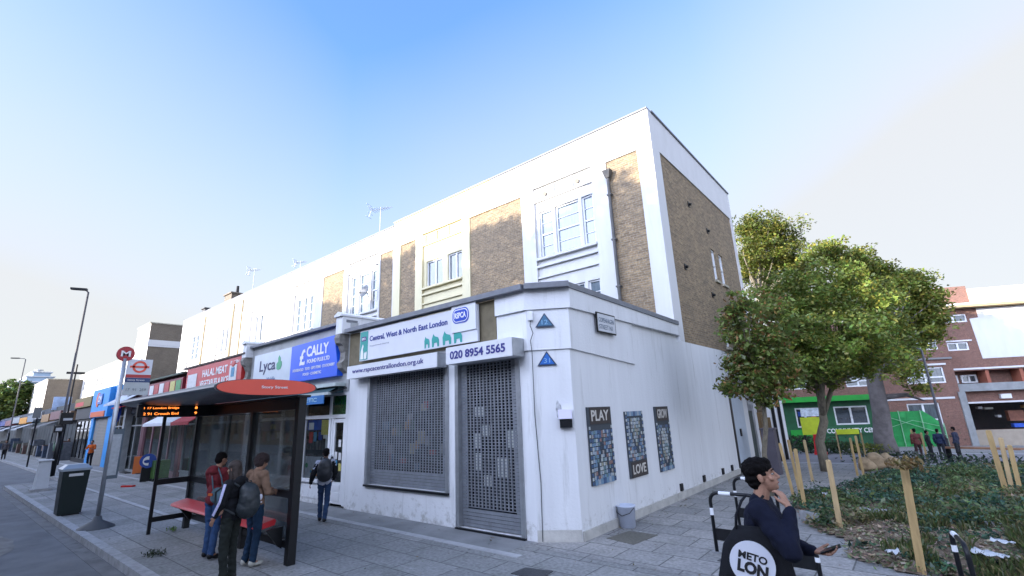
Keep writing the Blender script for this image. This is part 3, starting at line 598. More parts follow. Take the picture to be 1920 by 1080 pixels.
# roller shutters: guides, boxes and grille
def shutter(nm, x0, x1, z0, z1, ncol, nrow, solid=.32, topsolid=.0):
    g = MB(); y = Y1 + .07; gx0, gx1 = x0 + .10, x1 - .10
    o_ = MB(); o_.box(x0, gx0, Y1 - .03, Y1 + .12, z0, z1); o_.box(gx1, x1, Y1 - .03, Y1 + .12, z0, z1)
    root = part('roller_shutter', o_, METAL, H1)
    q_ = MB(); q_.box(x0, x1, Y1 - .06, Y1 + .03, z0 - .05, z0 - .002); part('shutter_sill', q_, BLACK, root)
    s = MB(); side = .17     # closed slats: bottom band and both edges
    zz = z0 + .02
    while zz < z1 - .02:
        h = .068; full = zz < z0 + solid
        if full: s.box(gx0 + .003, gx1 - .003, y, y + .02, zz, zz + h - .008)
        else:
            s.box(gx0 + .003, gx0 + side, y, y + .02, zz, zz + h - .008); s.box(gx1 - side, gx1 - .003, y, y + .02, zz, zz + h - .008)
        zz += h
    part('slats', s, SHUT, root)
    gr = MB(); a, b = gx0 + side, gx1 - side; zb = z0 + solid + .03; rows = nrow; dz = (z1 - .02 - zb) / rows; dx = (b - a) / ncol
    for r_ in range(rows + 1): zc = zb + r_ * dz; gr.box(a, b, y + .002, y + .016, zc - dz * .13, zc + dz * .13)
    for c_ in range(ncol + 1):
        xc = a + c_ * dx; gr.box(xc - dx * .15, xc + dx * .15, y - .003, y + .0195, zb, z1 - .02)
    part('grille', gr, SHUT, root)
    return root
shutter('w', *WIN, 26, 42); shutter('d', *DR, 13, 48, solid=.36)
# behind the grilles: dark shop with papers and stock on display
m = MB(); m.box(WIN[0] + .05, WIN[1] - .05, Y1 + .281, Y1 + .30, WIN[2], WIN[3]); m.box(DR[0] + .05, DR[1] - .05, Y1 + .281, Y1 + .30, DR[2], DR[3]); part('glazing', m, pm('dim_shop_glass', (0.03, 0.034, 0.04), 0.08, var=0.7, vscale=2.2, spec=0.8), H1)
for (x, z, w_, h_) in ((-7.15, 2.30, .34, .20), (-6.96, 1.92, .2, .2), (-7.22, 1.72, .16, .3), (-7.2, 1.3, .2, .34), (-6.28, 1.75, .26, .32), (-6.52, 1.22, .3, .36), (-6.95, .95, .2, .2)):
    v = MB(); v.box(x - w_ / 2, x + w_ / 2, Y1 + .095, Y1 + .105, z - h_ / 2, z + h_ / 2); part('paper_notice', v, pm('notice_paper', (0.5, 0.53, 0.52), 0.7, var=0.12, vscale=20), H1)
cols = [(0.25, 0.03, 0.03), (0.3, 0.16, 0.05), (0.05, 0.12, 0.2), (0.2, 0.2, 0.2), (0.28, 0.24, 0.15), (0.04, 0.1, 0.06)]
for k in range(22):
    x = -10.8 + 2.6 * random.random(); z = .95 + 1.5 * random.random()
    v = MB(); v.box(x, x + .08 + .12 * random.random(), Y1 + .20, Y1 + .26, z, z + .1 + .2 * random.random()); part('display_stock', v, pm('stock%d' % (k % 6), cols[k % 6], 0.6), H1)
# shutter boxes with lettering
def signbox(x0, x1, z0, z1, dep, endx=True):
    v = MB(); v.box(x0, x1, Y1 - dep, Y1 - .052, z0, z1); b = part('shutter_box', v, BOXW, H1)
    e = MB(); e.box(x1 + .002, x1 + .02, Y1 - dep + .01, Y1 - .055, z0 + .005, z1 - .005); part('end_cap', e, METAL, b); return b
bxr = PY(819, 672, Y1 - .33)[0]; dxl = PY(836, 672, Y1 - .40)[0]; dxr = PY(960, 655, Y1 - .40)[0]
b1 = signbox(-11.66, bxr, 3.30, 3.63, .33); text(b1, 'www.rspcacentrallondon.org.uk', (-11.40, Y1 - .33, 3.39), (1, 0, 0), (0, 0, 1), bxr + 11.40 - .45, .155, PURTXT, bold=.012)
b2 = signbox(dxl, dxr, 3.31, 3.67, .40); text(b2, '020 8954 5565', (dxl + .13, Y1 - .40, 3.40), (1, 0, 0), (0, 0, 1), dxr - dxl - .30, .18, PURTXT, bold=.03)
# the charity shop board
sg = MB(); sg.box(-11.36, -6.90, Y1 - .16, Y1 - .10, 3.76, 4.56); board = part('shop_sign', sg, pm('pale_sign_face', (0.62, 0.63, 0.67), 0.4, var=0.03), H1)
yb = Y1 - .16
v = MB(); v.box(-11.34, -10.98, yb - .006, yb - .001, 3.78, 4.54); part('teal_panel', v, TEAL, board)
v = MB(); v.box(-11.27, -11.06, yb - .011, yb - .007, 4.28, 4.40); part('badge', v, pm('purple_badge', (0.05, 0.03, 0.16), .5), board); text(board, 'RSPCA', (-11.25, yb - .006, 4.31), (1, 0, 0), (0, 0, 1), .17, .06, WTXT, bold=.02)
text(board, 'Central, West & North East London', (-10.90, yb, 4.22), (1, 0, 0), (0, 0, 1), 3.06, .165, BLUETXT, bold=.025)
text(board, 'Registered charity', (-10.88, yb, 4.09), (1, 0, 0), (0, 0, 1), .85, .045, pm('pale_grey_text', (0.4, 0.42, 0.46), .5))
def sil(nm, pts, mat, y):    # flat vinyl outline cut, standing proud of the board
    v = MB(); v.poly([(p[0], y, p[1]) for p in pts], (0, .004, 0)); return part(nm, v, mat, board)
sil('dog_shape', [(-11.30, 3.80), (-11.16, 3.80), (-11.17, 3.95), (-11.20, 4.06), (-11.17, 4.14), (-11.20, 4.2), (-11.24, 4.13), (-11.29, 4.0)], WTXT, yb - .012)
sil('cat_shape', [(-11.13, 3.80), (-11.02, 3.80), (-11.01, 3.95), (-11.03, 4.0), (-11.06, 3.95), (-11.09, 3.99), (-11.13, 3.93)], WTXT, yb - .012)
for k, (x, s) in enumerate(((-8.55, .8), (-8.25, 1.15), (-7.86, 1.3), (-7.5, 1.2))):
    sil('animal_shape', [(x - .10 * s, 3.79), (x - .05 * s, 3.79), (x - .04 * s, 3.88), (x + .05 * s, 3.88), (x + .06 * s, 3.79), (x + .11 * s, 3.79), (x + .11 * s, 3.93), (x + .08 * s, 4.0), (x - .02 * s, 4.0 + .03 * s), (x - .06 * s, 4.0 + .08 * s), (x - .11 * s, 3.97)], TEAL, yb - .010)
v = MB(); v.box(-7.68, -6.92, yb - .03, yb - .012, 4.02, 4.64); pl = part('overlay_panel', v, pm('white_vinyl', (0.68, 0.69, 0.71), .4), board)
def rrect(cx, cz, w, h, c, n=6):
    p = []
    for sx, sz, a0 in ((1, -1, -90), (1, 1, 0), (-1, 1, 90), (-1, -1, 180)):
        for k in range(n + 1): a = R(a0 + 90 * k / n); p.append((cx + sx * (w / 2 - c) + c * math.cos(a), cz + sz * (h / 2 - c) + c * math.sin(a)))
    return p
sil('logo_rim', rrect(-7.38, 4.38, .52, .34, .14), pm('logo_blue', (0.005, 0.05, 0.42), .4), yb - .040)
sil('logo_ring', rrect(-7.38, 4.38, .47, .29, .12), WTXT, yb - .044); sil('logo_field', rrect(-7.38, 4.38, .43, .25, .10), MATS['logo_blue'], yb - .048)
text(board, 'RSPCA', (-7.56, yb - .045, 4.32), (1, 0, 0), (0, 0, 1), .36, .13, WTXT, bold=.03)
# cable, junction box, camera and ledge on the chamfered corner
def ch(s, z, k=0.0): p = np.array(CH[0]) + dchv * s + chn * k; return (p[0], p[1], z)
m = MB(); m.tube([ch(.06, 4.0, .07), ch(.05, 3.9, .09), ch(.10, 3.75, .09), ch(.04, 3.6, .08), ch(.06, 3.4, .06), ch(.05, 2.2, .02), ch(.10, 1.0, .02), ch(.08, .02, .02)], .008, 6); part('cable', m, pm('grey_cable', (.07, .075, .08), .6), H1)
m = MB(); m.obox(ch(.06, 4.1, .08), (*dchv, 0), (*chn, 0), (0, 0, 1), .05, .04, .09); part('junction_box', m, UPVC, H1)
# utility door at the far end of the side wall
m = MB(); m.box(XS - .25, XS - .02, 17.62, 19.4, 0, 4.1); m.box(XS - .3, XS - .02, 19.4, 19.9, 0, 2.8); part('return_wall', m, LOWWHITE, H1)
m = MB(); m.box(XS - .018, XS + .02, 17.62, 17.80, 0.02, 2.75); part('door_gap', m, BLACK, H1)
m = MB(); m.box(XS - .016, XS + .01, 17.82, 19.2, 0.02, 2.75); dd = part('side_door', m, pm('pale_blue_door', (0.45, 0.52, 0.6), .5, var=.06), H1)
m = MB(); m.box(XS + .011, XS + .05, 18.3, 18.42, 1.15, 1.4); part('letter_plate', m, BLACK, dd)

# ---------------- cream house
H2 = thing('cream_house', 'cream painted terraced house with two small windows and wide brown brick panels', 'building', (-15.4, 7.32, 0), group='houses of the terrace')
upper(H2, -12.04, -18.72, [(-13.36, -12.04, 4.3, 10.5), (-18.18, -17.0, 4.3, 10.5)], (-16.50, -13.84),
      [(-16.30, -15.16, 7.98, 9.22, 'c'), (-14.84, -13.88, 7.98, 9.22, 'c')], CREAM, STOCK, 'cream', coping=STONEC)
lowroof(H2, -18.72, -12.04)
# ---------------- white house with the aerial
H3 = thing('white_house', 'white rendered terraced house with brown brick beside its three light sash window', 'building', (-22.1, 7.32, 0), group='houses of the terrace')
upper(H3, -18.72, -25.6, [(-19.85, -18.78, 4.3, 10.45), (-25.55, -23.3, 4.3, 10.45)], (-22.9, -20.0),
      [(-22.65, -22.05, 7.65, 9.80, 'sash'), (-21.85, -20.95, 7.65, 9.80, 'sash'), (-20.75, -20.2, 7.65, 9.80, 'sash')], WHITE, STOCK, 'w', zt_=11.68)
lowroof(H3, -25.6, -18.72)
WINS = [None, None, None,
        [(-28.85, -28.15, 7.6, 9.7, 'sash'), (-28.0, -27.5, 7.6, 9.7, 'sash'), (-27.3, -26.7, 7.6, 9.7, 'sash')],
        [(-35.0, -34.4, 7.7, 9.6, 'c'), (-34.25, -33.5, 7.7, 9.6, 'c')], [(-41.2, -40.5, 7.7, 9.6, 'c'), (-40.35, -39.6, 7.7, 9.6, 'c')], [(-48.0, -47.2, 7.7, 9.9, 'sash'), (-47.0, -46.2, 7.7, 9.9, 'sash')]]
LAB = {3: 'white painted terraced house with recessed three light window above the red shop sign', 4: 'white painted terraced house with a low pair of windows beyond the red shop sign',
       5: 'white painted terraced house with a narrow downpipe on its joint and two windows', 6: 'last white painted house at the far end of the terrace'}
BR = {3: [(-31.9, -30.0)], 4: [(-33.0, -32.3), (-38.5, -36.3)], 5: [(-39.3, -38.9), (-44.6, -42.6)], 6: [(-45.7, -45.0)]}
BY = {3: (-29.1, -26.5), 4: (-35.6, -33.2), 5: (-41.9, -39.5), 6: (-48.6, -45.9)}
HS = {}
for i in range(3, 7):
    w = thing('painted_house', LAB[i], 'building', ((XB[i] + XB[i + 1]) / 2, 7.32, 0), group='houses of the terrace'); HS[i] = w
    upper(w, XB[i], XB[i + 1], [(a, b, 4.3, 10.45) for a, b in BR[i]], BY[i], WINS[i], WHITE, PAINTED, 'w', zt_=11.68); lowroof(w, XB[i + 1], XB[i])
m = MB(); m.quad((-50.9, YB, 0), (-50.9, 13.48, 0), (-50.9, 13.48, ZT), (-50.9, YB, ZT)); part('gable', m, BROWNB, HS[6])
for x, w in ((-37.1, HS[4]), (-38.75, HS[4]), (-44.8, HS[5])):
    m = MB(); m.tube([(x, Y2 - .08, 11.2), (x, Y2 - .08, 4.8)], .06, 8); part('downpipe', m, pm('tan_pipe', (0.35, 0.28, 0.16), .7), w)

# satellite dishes, aerials and roof bits
def dish(loc, lab, r=.33, dz=0.0):
    t = thing('satellite_dish', lab, 'satellite dish', loc)
    m = MB(); m.lathe([(0.001, 0), (r * .5, .03), (r * .85, .09), (r, .13), (r, .145), (r * .8, .10), (.001, .012)], n=20)
    rot = Matrix.Rotation(R(75), 3, 'X') @ Matrix.Rotation(R(20), 3, 'Z'); m.v = [tuple(rot @ Vector(p) + Vector((0, -.25, 0))) for p in m.v]
    part('reflector', m, pm('dish_grey', (0.16, 0.17, 0.18), .5), t, local=True, smooth=True)
    m = MB(); m.tube([(0, 0, -.25), (0, -.12, -.2), (0, -.2, 0)], .018, 6); m.tube([(0, -.25, -.05), (.05, -.62, -.12)], .012, 6); m.cyl((.05, -.6, -.12), (.055, -.68, -.13), .035, .03, 8); part('arm', m, BLACK, t, local=True)
dish((-20.6, Y2 - .02, 8.55), 'dark satellite dish fixed below the sash window of the white house')
dish((-24.6, Y2 - .02, 5.3), 'grey satellite dish low on the brown brick beside the scroll bracket', .36)
dish((-25.0, Y2 - .02, 4.95), 'small dark satellite dish just under another on brown brick', .22)
def aerial(x, z, lab, n=6, s=1.0, y=13.9, rz=0.4):
    t = thing('tv_aerial', lab, 'aerial', (x, y, ZT - .25), rz)
    m = MB(); m.cyl((0, 0, 0), (0, 0, z), .022, n=8); part('mast', m, METAL, t, local=True)
    m = MB(); m.tube([(-.5 * s, 0, z - .1), (.6 * s, 0, z - .1)], .014, 6)
    for k in range(n): x_ = -.45 * s + k * s * .95 / n; h = (.28 - .02 * k) * s; m.tube([(x_, -h, z - .1), (x_, h, z - .1)], .009, 5)
    for q in (-1, 1): m.tube([(-.5 * s, 0, z - .1), (-.62 * s, 0, z - .1 + q * .3 * s)], .01, 5); m.tube([(-.62 * s, -.22 * s, z - .1 + q * .3 * s), (-.62 * s, .22 * s, z - .1 + q * .3 * s)], .01, 5); m.tube([(-.55 * s, -.2 * s, z - .1 + q * .15 * s), (-.55 * s, .2 * s, z - .1 + q * .15 * s)], .01, 5)
    part('antenna', m, METAL, t, local=True)
aerial(-20.6, 1.9, 'large television aerial on the roof edge just left of the cream house', 8, 1.2)
aerial(-36.9, 2.1, 'television aerial on a thin mast above the far white houses', 5, 1.0)
aerial(-29.5, .95, 'low faint television aerial in the middle of the roofline', 5, .8)
ch_ = thing('roof_chimney', 'low dark chimney stack with one pot at the far end of the terrace roof', 'chimney', (-42.5, 14.6, ZT - .25))
m = MB(); m.box(-43.4, -41.9, 14.2, 15.2, ZT - .25, ZT + .95); m.box(-43.5, -41.8, 14.1, 15.3, ZT + .951, ZT + 1.07); part('stack', m, BROWNB, ch_); m = MB(); m.cyl((-42.2, 14.7, ZT + 1.07), (-42.2, 14.7, ZT + 1.7), .14, .11, 12); part('pot', m, BLACK, ch_)
m = MB(); m.box(-47.6, -46.9, 13.9, 14.5, ZT - .25, ZT + .45); m.box(-47.7, -46.8, 13.8, 14.6, ZT + .451, ZT + .55); single('roof_vent', m, FELT, 'small dark vent box on the roof above the last painted house', 'roof vent')
# party wall scroll brackets at fascia level
def bracket(x, lab):
    t = thing('scroll_bracket', lab, 'bracket', (x, Y1, 3.4), group='party wall brackets')
    m = MB(); m.box(x - .17, x + .17, Y1 - .28, Y1 + 2.3, 4.62, 5.12); m.add([(x - .2, Y1 - .34, 5.121), (x + .2, Y1 - .34, 5.121), (x + .2, Y1 + 2.35, 5.121), (x - .2, Y1 + 2.35, 5.121), (x - .2, Y1 - .34, 5.17), (x + .2, Y1 - .34, 5.17), (x, Y1 - .34, 5.26), (x, Y1 + 2.35, 5.26), (x + .2, Y1 + 2.35, 5.17), (x - .2, Y1 + 2.35, 5.17)], [(0, 3, 2, 1), (0, 1, 5, 6, 4), (2, 3, 9, 7, 8), (1, 2, 8, 5), (0, 4, 9, 3), (4, 6, 7, 9), (5, 8, 7, 6)])
    part('cap_block', m, LOWWHITE, t)
    pts = [(0, 4.62), (-.30, 4.62), (-.34, 4.5), (-.30, 4.36), (-.20, 4.28), (-.12, 4.1), (-.13, 3.9), (-.22, 3.8), (-.20, 3.66), (-.06, 3.55), (0, 3.5)]
    m = MB(); m.poly([(x - .13, Y1 + a, b) for a, b in reversed(pts)], (.26, 0, 0)); part('scroll', m, pm('weathered_stone', (0.22, 0.21, 0.19), .9, var=.35, vscale=6, bump=.6), t)
bracket(-12.28, 'weathered white scroll bracket between the blue sign and the charity shop'); bracket(-18.85, 'white scroll bracket at the left end of the white and blue sign')
# ================================================================ SHOP UNITS of the terrace
UX, VZ = (1, 0, 0), (0, 0, 1)
POST = [pm('poster_blue', (0.01, 0.06, 0.32), .4, var=.3, vscale=6), pm('poster_pale', (0.5, 0.53, 0.58), .5, var=.2, vscale=9, stain=((0.25, .1, .2), 7, .8)), pm('poster_yellow', (.5, .45, .12), .5, var=.3, vscale=20), pm('poster_red', (.4, .03, .03), .5, var=.3, vscale=10), pm('poster_cyan', (.03, .22, .38), .5, var=.3, vscale=9), pm('poster_orange', (.55, .2, .03), .5, var=.2, vscale=9), pm('poster_green', (.04, .25, .07), .5, var=.2, vscale=9), pm('poster_white', (.6, .6, .6), .5, var=.1, vscale=9)]
# --- pound shop in the cream house
def framebox(m, x0, x1, z0, z1, y=Y1, d=.08): m.box(x0, x1, y, y + d, z0, z1)
m = MB()
xs_ = [-18.45, -17.70, -16.02, -15.86 + .02, -14.52, -14.38, -12.95]
for x in (-18.5, -17.68, -15.98, -14.45, -12.98): framebox(m, x - .05, x + .05, .62, 2.95)
framebox(m, -12.17, -12.05, 0.05, 2.95); framebox(m, -12.88, -12.80, .05, 2.32)
m.box(-18.55, -12.05, Y1 - .004, Y1 + .084, 2.30, 2.40); m.box(-18.55, -12.05, Y1 - .003, Y1 + .083, 2.92, 3.02)
m.box(-18.55, -12.93, Y1 - .06, Y1 + .12, .56, .64)
part('shopfront_frame', m, UPVC, H2)
m = MB(); m.box(-18.55, -12.9, Y1 + .01, Y1 + .10, 0, .559); m.box(-18.72, -18.56, Y1 - .06, Y1 + .2, 0, 3.6)
for x in (-18.0, -16.6, -15.2, -13.8): m.box(x - .5, x + .5, Y1 - .012, Y1 + .009, .14, .46)
part('stall_riser', m, LOWWHITE, H2)
m = MB(); m.box(-18.8, -12.06, Y1 - .02, Y1 + .2, 3.02, 4.95); part('fascia', m, pm('grey_fascia', (0.36, .37, .37), .8, var=.12, stain=((.2, .2, .18), 2, .5)), H2)
m = MB(); m.box(-18.7, -12.1, Y1 - .16, Y1 + .2, 4.951, 5.03); part('shop_coping', m, COPING, H2)
dm = MB(); dm.box(-12.79, -12.70, Y1 + .01, Y1 + .07, .08, 2.28); dm.box(-12.27, -12.18, Y1 + .01, Y1 + .07, .08, 2.28); dm.box(-12.70, -12.27, Y1 + .01, Y1 + .07, 2.18, 2.28); dm.box(-12.70, -12.27, Y1 + .01, Y1 + .07, .08, .62); dm.box(-12.66, -12.31, Y1 - .006, Y1 + .009, .16, .36); dm.box(-12.66, -12.31, Y1 - .006, Y1 + .009, .42, .56)
door = part('shop_door', dm, UPVC, H2); dg = MB(); dg.quad((-12.70, Y1 + .04, .62), (-12.27, Y1 + .04, .62), (-12.27, Y1 + .04, 2.18), (-12.70, Y1 + .04, 2.18)); part('pane', dg, CLEARG, door); dg = MB(); dg.tube([(-12.72, Y1 - .01, 1.0), (-12.72, Y1 - .05, 1.02), (-12.72, Y1 - .05, 1.3), (-12.72, Y1 - .01, 1.32)], .012, 6); part('handle', dg, METAL, door)
for a, b in ((-17.63, -16.03), (-15.93, -14.50), (-14.40, -13.03), (-18.45, -17.73)):
    g = MB(); g.quad((a, Y1 + .04, .64), (b, Y1 + .04, .64), (b, Y1 + .04, 2.30), (a, Y1 + .04, 2.30)); part('shop_window', g, CLEARG, H2)
    g = MB(); g.quad((a, Y1 + .04, 2.40), (b, Y1 + .04, 2.40), (b, Y1 + .04, 2.92), (a, Y1 + .04, 2.92)); part('transom_light', g, CLEARG, H2)
g = MB(); g.quad((-12.93, Y1 + .04, 2.40), (-12.17, Y1 + .04, 2.40), (-12.17, Y1 + .04, 2.92), (-12.93, Y1 + .04, 2.92)); part('transom_light', g, pm('green_light', (.012, .06, .02), .1, var=.4), H2)
def poster(w, x0, x1, z0, z1, mat, y=Y1 + .075): v = MB(); v.box(x0, x1, y, y + .004, z0, z1); return part('poster', v, mat, w)
for a, b in ((-17.6, -16.06), (-15.9, -14.53), (-14.38, -13.05)):
    poster(H2, a, b, .66, 1.24, POST[1]); poster(H2, a, b, 1.98, 2.28, POST[0])
    for k in range(5):
        x = a + .08 + (b - a - .35) * random.random(); z = .75 + .25 * random.random(); v = MB(); v.ell((x, Y1 + .067, z), .05 + .06 * random.random(), .003, .06 + .07 * random.random(), n=12, m=6); part('decal', v, POST[[5, 2, 3, 4, 6][k]], H2)
    for k in range(4): x = a + .1 + (b - a - .4) * k / 3.4; poster(H2, x, x + .16 + .1 * random.random(), 1.62 + .04 * k, 1.93, POST[[3, 4, 0, 7][k]], Y1 + .09)
poster(H2, -13.55, -13.15, 1.85, 2.27, POST[2], Y1 + .068); poster(H2, -14.3, -14.0, 2.0, 2.2, POST[7], Y1 + .068); poster(H2, -13.28, -13.08, 1.3, 1.75, POST[7], Y1 + .068); poster(H2, -16.9, -16.5, 2.03, 2.2, POST[2], Y1 + .068)
for x, z, q in ((-12.45, 1.62, 7), (-12.62, 1.30, 7), (-12.42, 1.28, 7), (-12.6, 1.08, 4), (-12.40, 1.0, 2)): poster(H2, x - .06, x + .07, z - .09, z + .1, POST[q], Y1 + .03)
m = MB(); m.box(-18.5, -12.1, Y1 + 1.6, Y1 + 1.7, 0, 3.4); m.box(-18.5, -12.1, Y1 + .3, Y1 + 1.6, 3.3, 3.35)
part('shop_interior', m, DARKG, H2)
m = MB()
for r_ in range(5):
    x = -18.2
    while x < -12.9:
        w_ = .1 + .2 * random.random(); m.box(x, x + w_, Y1 + .9, Y1 + 1.1, .5 + r_ * .42, .5 + r_ * .42 + .15 + .2 * random.random()); x += w_ + .03 + .1 * random.random()
part('shelf_goods', m, brickmat('mixed_packets', (.2, .22, .2), (.06, .1, .09), (.05, .05, .05), bw=.31, rh=.42, patch=(.2, .08, .06), pamt=.6, bump=0), H2)
# fascia sign, two halves
sg = MB(); sg.box(-18.05, -15.23, Y1 - .20, Y1 - .03, 3.50, 4.60); s1 = part('shop_sign', sg, pm('pale_grey_sign', (.50, .56, .60), .35, var=.05), H2)
text(s1, 'Lyca', (-17.55, Y1 - .20, 3.86), UX, VZ, 1.22, .50, pm('dark_navy_lettering', (.012, .015, .09), .5), bold=.012); text(s1, 'Mobile', (-16.9, Y1 - .20, 3.60), UX, VZ, .62, .15, pm('steel_blue_text', (.12, .2, .34), .5), bold=.02)
v = MB(); v.poly([(p[0], Y1 - .21, p[1]) for p in ((-16.22, 3.98), (-16.10, 3.93), (-15.93, 3.96), (-15.86, 4.08), (-15.88, 4.2), (-15.97, 4.22), (-15.98, 4.33), (-16.08, 4.42), (-16.15, 4.33), (-16.13, 4.22), (-16.24, 4.15))], (0, .006, 0)); part('green_emblem', v, pm('emblem_green', (.02, .32, .14), .4), s1)
sg = MB(); sg.add([(-15.22, Y1 - .21, 3.46), (-12.38, Y1 - .21, 3.46), (-12.38, Y1 - .21, 3.75), (-12.62, Y1 - .21, 4.64), (-15.22, Y1 - .21, 4.60), (-15.22, Y1 - .03, 3.46), (-12.38, Y1 - .03, 3.46), (-12.38, Y1 - .03, 3.75), (-12.62, Y1 - .03, 4.64), (-15.22, Y1 - .03, 4.60)],
   [(0, 1, 2, 3, 4), (9, 8, 7, 6, 5), (0, 5, 6, 1), (1, 6, 7, 2), (2, 7, 8, 3), (3, 8, 9, 4), (4, 9, 5, 0)]); s2 = part('shop_sign', sg, BLUE, H2)
yy = Y1 - .21
text(s2, '£', (-14.62, yy, 3.93), UX, VZ, .34, .50, WTXT, bold=.03); text(s2, 'CALLY', (-14.20, yy, 4.16), UX, VZ, 1.30, .33, WTXT, bold=.03); text(s2, 'POUND PLUS LTD', (-14.14, yy, 3.96), UX, VZ, 1.32, .12, WTXT, bold=.03)
text(s2, 'HOUSEHOLD · TOYS · GIFT ITEMS · STATIONERY', (-15.02, yy, 3.76), UX, VZ, 2.5, .085, WTXT, bold=.02); text(s2, 'FOOD · COSMETIC', (-14.35, yy, 3.60), UX, VZ, 1.1, .08, WTXT, bold=.02)
# folded awning
m = MB(); m.box(-18.3, -12.2, Y1 - .34, Y1 - .03, 3.16, 3.26); m.box(-18.3, -12.25, Y1 - .52, Y1 - .40, 2.93, 3.0); aw = part('awning_box', m, pm('pale_green_metal', (.42, .48, .46), .6, var=.1), H2)
m = MB(); m.quad((-18.25, Y1 - .5, 2.99), (-12.3, Y1 - .5, 2.99), (-12.3, Y1 - .1, 3.2), (-18.25, Y1 - .1, 3.2)); m.box(-18.25, -12.3, Y1 - .20, Y1 - .02, 2.99, 3.159); part('awning_fabric', m, pm('dark_awning', (.02, .06, .07), .8), aw)
m = MB(); m.box(-18.25, -12.45, Y1 - .53, Y1 - .505, 2.70, 2.93); vl = part('valance', m, BLUE2, aw); text(vl, 'GIFT · TOYS · FOOD · COSMETIC', (-17.2, Y1 - .53, 2.76), UX, VZ, 4.4, .11, pm('pale_blue_text', (.3, .5, .6), .6), bold=.02)
m = MB(); m.bar((-12.22, Y1 - .45, 2.97), (-12.15, Y1, 3.12), .04, .04); part('awning_arm', m, BLACK, aw)

# --- butcher's under the white house and the wine coloured shop beyond
def shopfront(w, x0, x1, frame, ydoor=None, riser=.4, top=2.95, mull=4, glass=CLEARG, back=DARKG):
    m = MB(); n = mull
    for k in range(n + 1): x = x0 + (x1 - x0) * k / n; framebox(m, x - .05, x + .05, riser, top)
    m.box(x0, x1, Y1 - .003, Y1 + .083, top - .05, top + .05); m.box(x0, x1, Y1 - .004, Y1 + .084, top - .65, top - .58); m.box(x0, x1, Y1 - .03, Y1 + .1, riser - .06, riser); part('shopfront_frame', m, frame, w)
    m = MB(); m.box(x0, x1, Y1 + .01, Y1 + .10, 0, riser - .061); part('stall_riser', m, frame, w)
    for k in range(n): a = x0 + (x1 - x0) * k / n + .05; b = x0 + (x1 - x0) * (k + 1) / n - .05; g = MB(); g.quad((a, Y1 + .04, riser), (b, Y1 + .04, riser), (b, Y1 + .04, top - .05), (a, Y1 + .04, top - .05)); part('shop_window', g, glass, w)
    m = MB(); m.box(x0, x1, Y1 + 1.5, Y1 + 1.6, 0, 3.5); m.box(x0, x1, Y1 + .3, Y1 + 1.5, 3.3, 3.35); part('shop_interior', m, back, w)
GREYF = pm('grey_aluminium', (.25, .27, .28), .5, var=.1)
shopfront(H3, -25.3, -18.95, GREYF, mull=4)
m = MB(); m.box(-25.6, -18.72, Y1 + .0, Y1 + .2, 3.0, 4.75); m.box(-25.6, -25.3, Y1 - .02, Y1 + .3, 0, 2.999); m.box(-18.95, -18.73, Y1 - .02, Y1 + .3, 0, 2.999); part('fascia', m, pm('wine_fascia', (.12, .02, .02), .7), H3)
m = MB(); m.box(-25.6, -18.75, Y1 - .3, Y1 + .2, 4.751, 4.82); part('shop_coping', m, pm('brown_coping', (.09, .07, .06), .8), H3)
sg = MB(); sg.box(-25.1, -19.03, Y1 - .25, Y1 - .003, 3.62, 4.74); s = part('shop_sign', sg, RED, H3); yy = Y1 - .25
text(s, 'HALAL MEAT', (-23.1, yy, 4.22), UX, VZ, 2.7, .30, WTXT, bold=.03); text(s, 'VEGETABLES & RICE', (-23.3, yy, 3.80), UX, VZ, 3.1, .28, WTXT, bold=.03); text(s, 'FRESH', (-20.1, yy, 4.5), UX, VZ, .8, .12, WTXT, bold=.02)
for a, b, mt in ((-24.9, -23.75, POST[7]), (-20.15, -19.45, POST[7])): v = MB(); v.box(a, b, yy - .012, yy - .003, 3.7, 4.45); part('sign_panel', v, mt, s)
v = MB(); v.box(-19.95, -19.65, yy - .02, yy - .013, 4.0, 4.35); part('sign_picture', v, POST[4], s); v = MB(); v.ell((-19.8, yy - .02, 4.5), .2, .01, .12, n=14, m=8); part('sign_picture', v, RED, s)
for k in range(12): x = -24.9 + 5.6 * random.random(); z = .6 + 1.7 * random.random(); poster(H3, x, x + .2 + .5 * random.random(), z, z + .2 + .4 * random.random(), POST[[7, 0, 4, 3, 1, 0][k % 6]], Y1 + .25 + .3 * random.random())
m = MB(); m.box(-24.4, -22.9, Y1 + .25, Y1 + .27, .45, 2.2); part('blue_screen', m, pm('deep_blue_board', (.01, .03, .16), .6), H3); poster(H3, -23.9, -23.2, 1.2, 1.6, POST[7], Y1 + .03)
shopfront(HS[3], -31.6, -26.0, pm('pink_frame', (.24, .12, .14), .6), mull=4, riser=.3)
m = MB(); m.box(-32.2, -25.6, Y1, Y1 + .2, 3.0, 4.6); m.box(-32.2, -31.6, Y1 - .03, Y1 + .3, 0, 2.999); m.box(-26.0, -25.61, Y1 - .03, Y1 + .3, 0, 2.999); part('fascia', m, pm('burgundy_fascia', (.10, .03, .04), .7), HS[3])
m = MB(); m.box(-32.2, -25.6, Y1 - .3, Y1 + .2, 4.601, 4.68); part('shop_coping', m, pm('green_grey_coping', (.1, .13, .1), .8), HS[3])
sg = MB(); sg.box(-31.1, -25.7, Y1 - .22, Y1 - .003, 3.75, 4.45); s = part('shop_sign', sg, pm('maroon_sign', (.2, .015, .03), .5), HS[3])
for k, c in enumerate((7, 3, 7, 3, 2, 6)): v = MB(); v.box(-30.9 + k * .86, -30.2 + k * .86, Y1 - .232, Y1 - .223, 3.82, 4.36); part('sign_panel', v, POST[c], s)
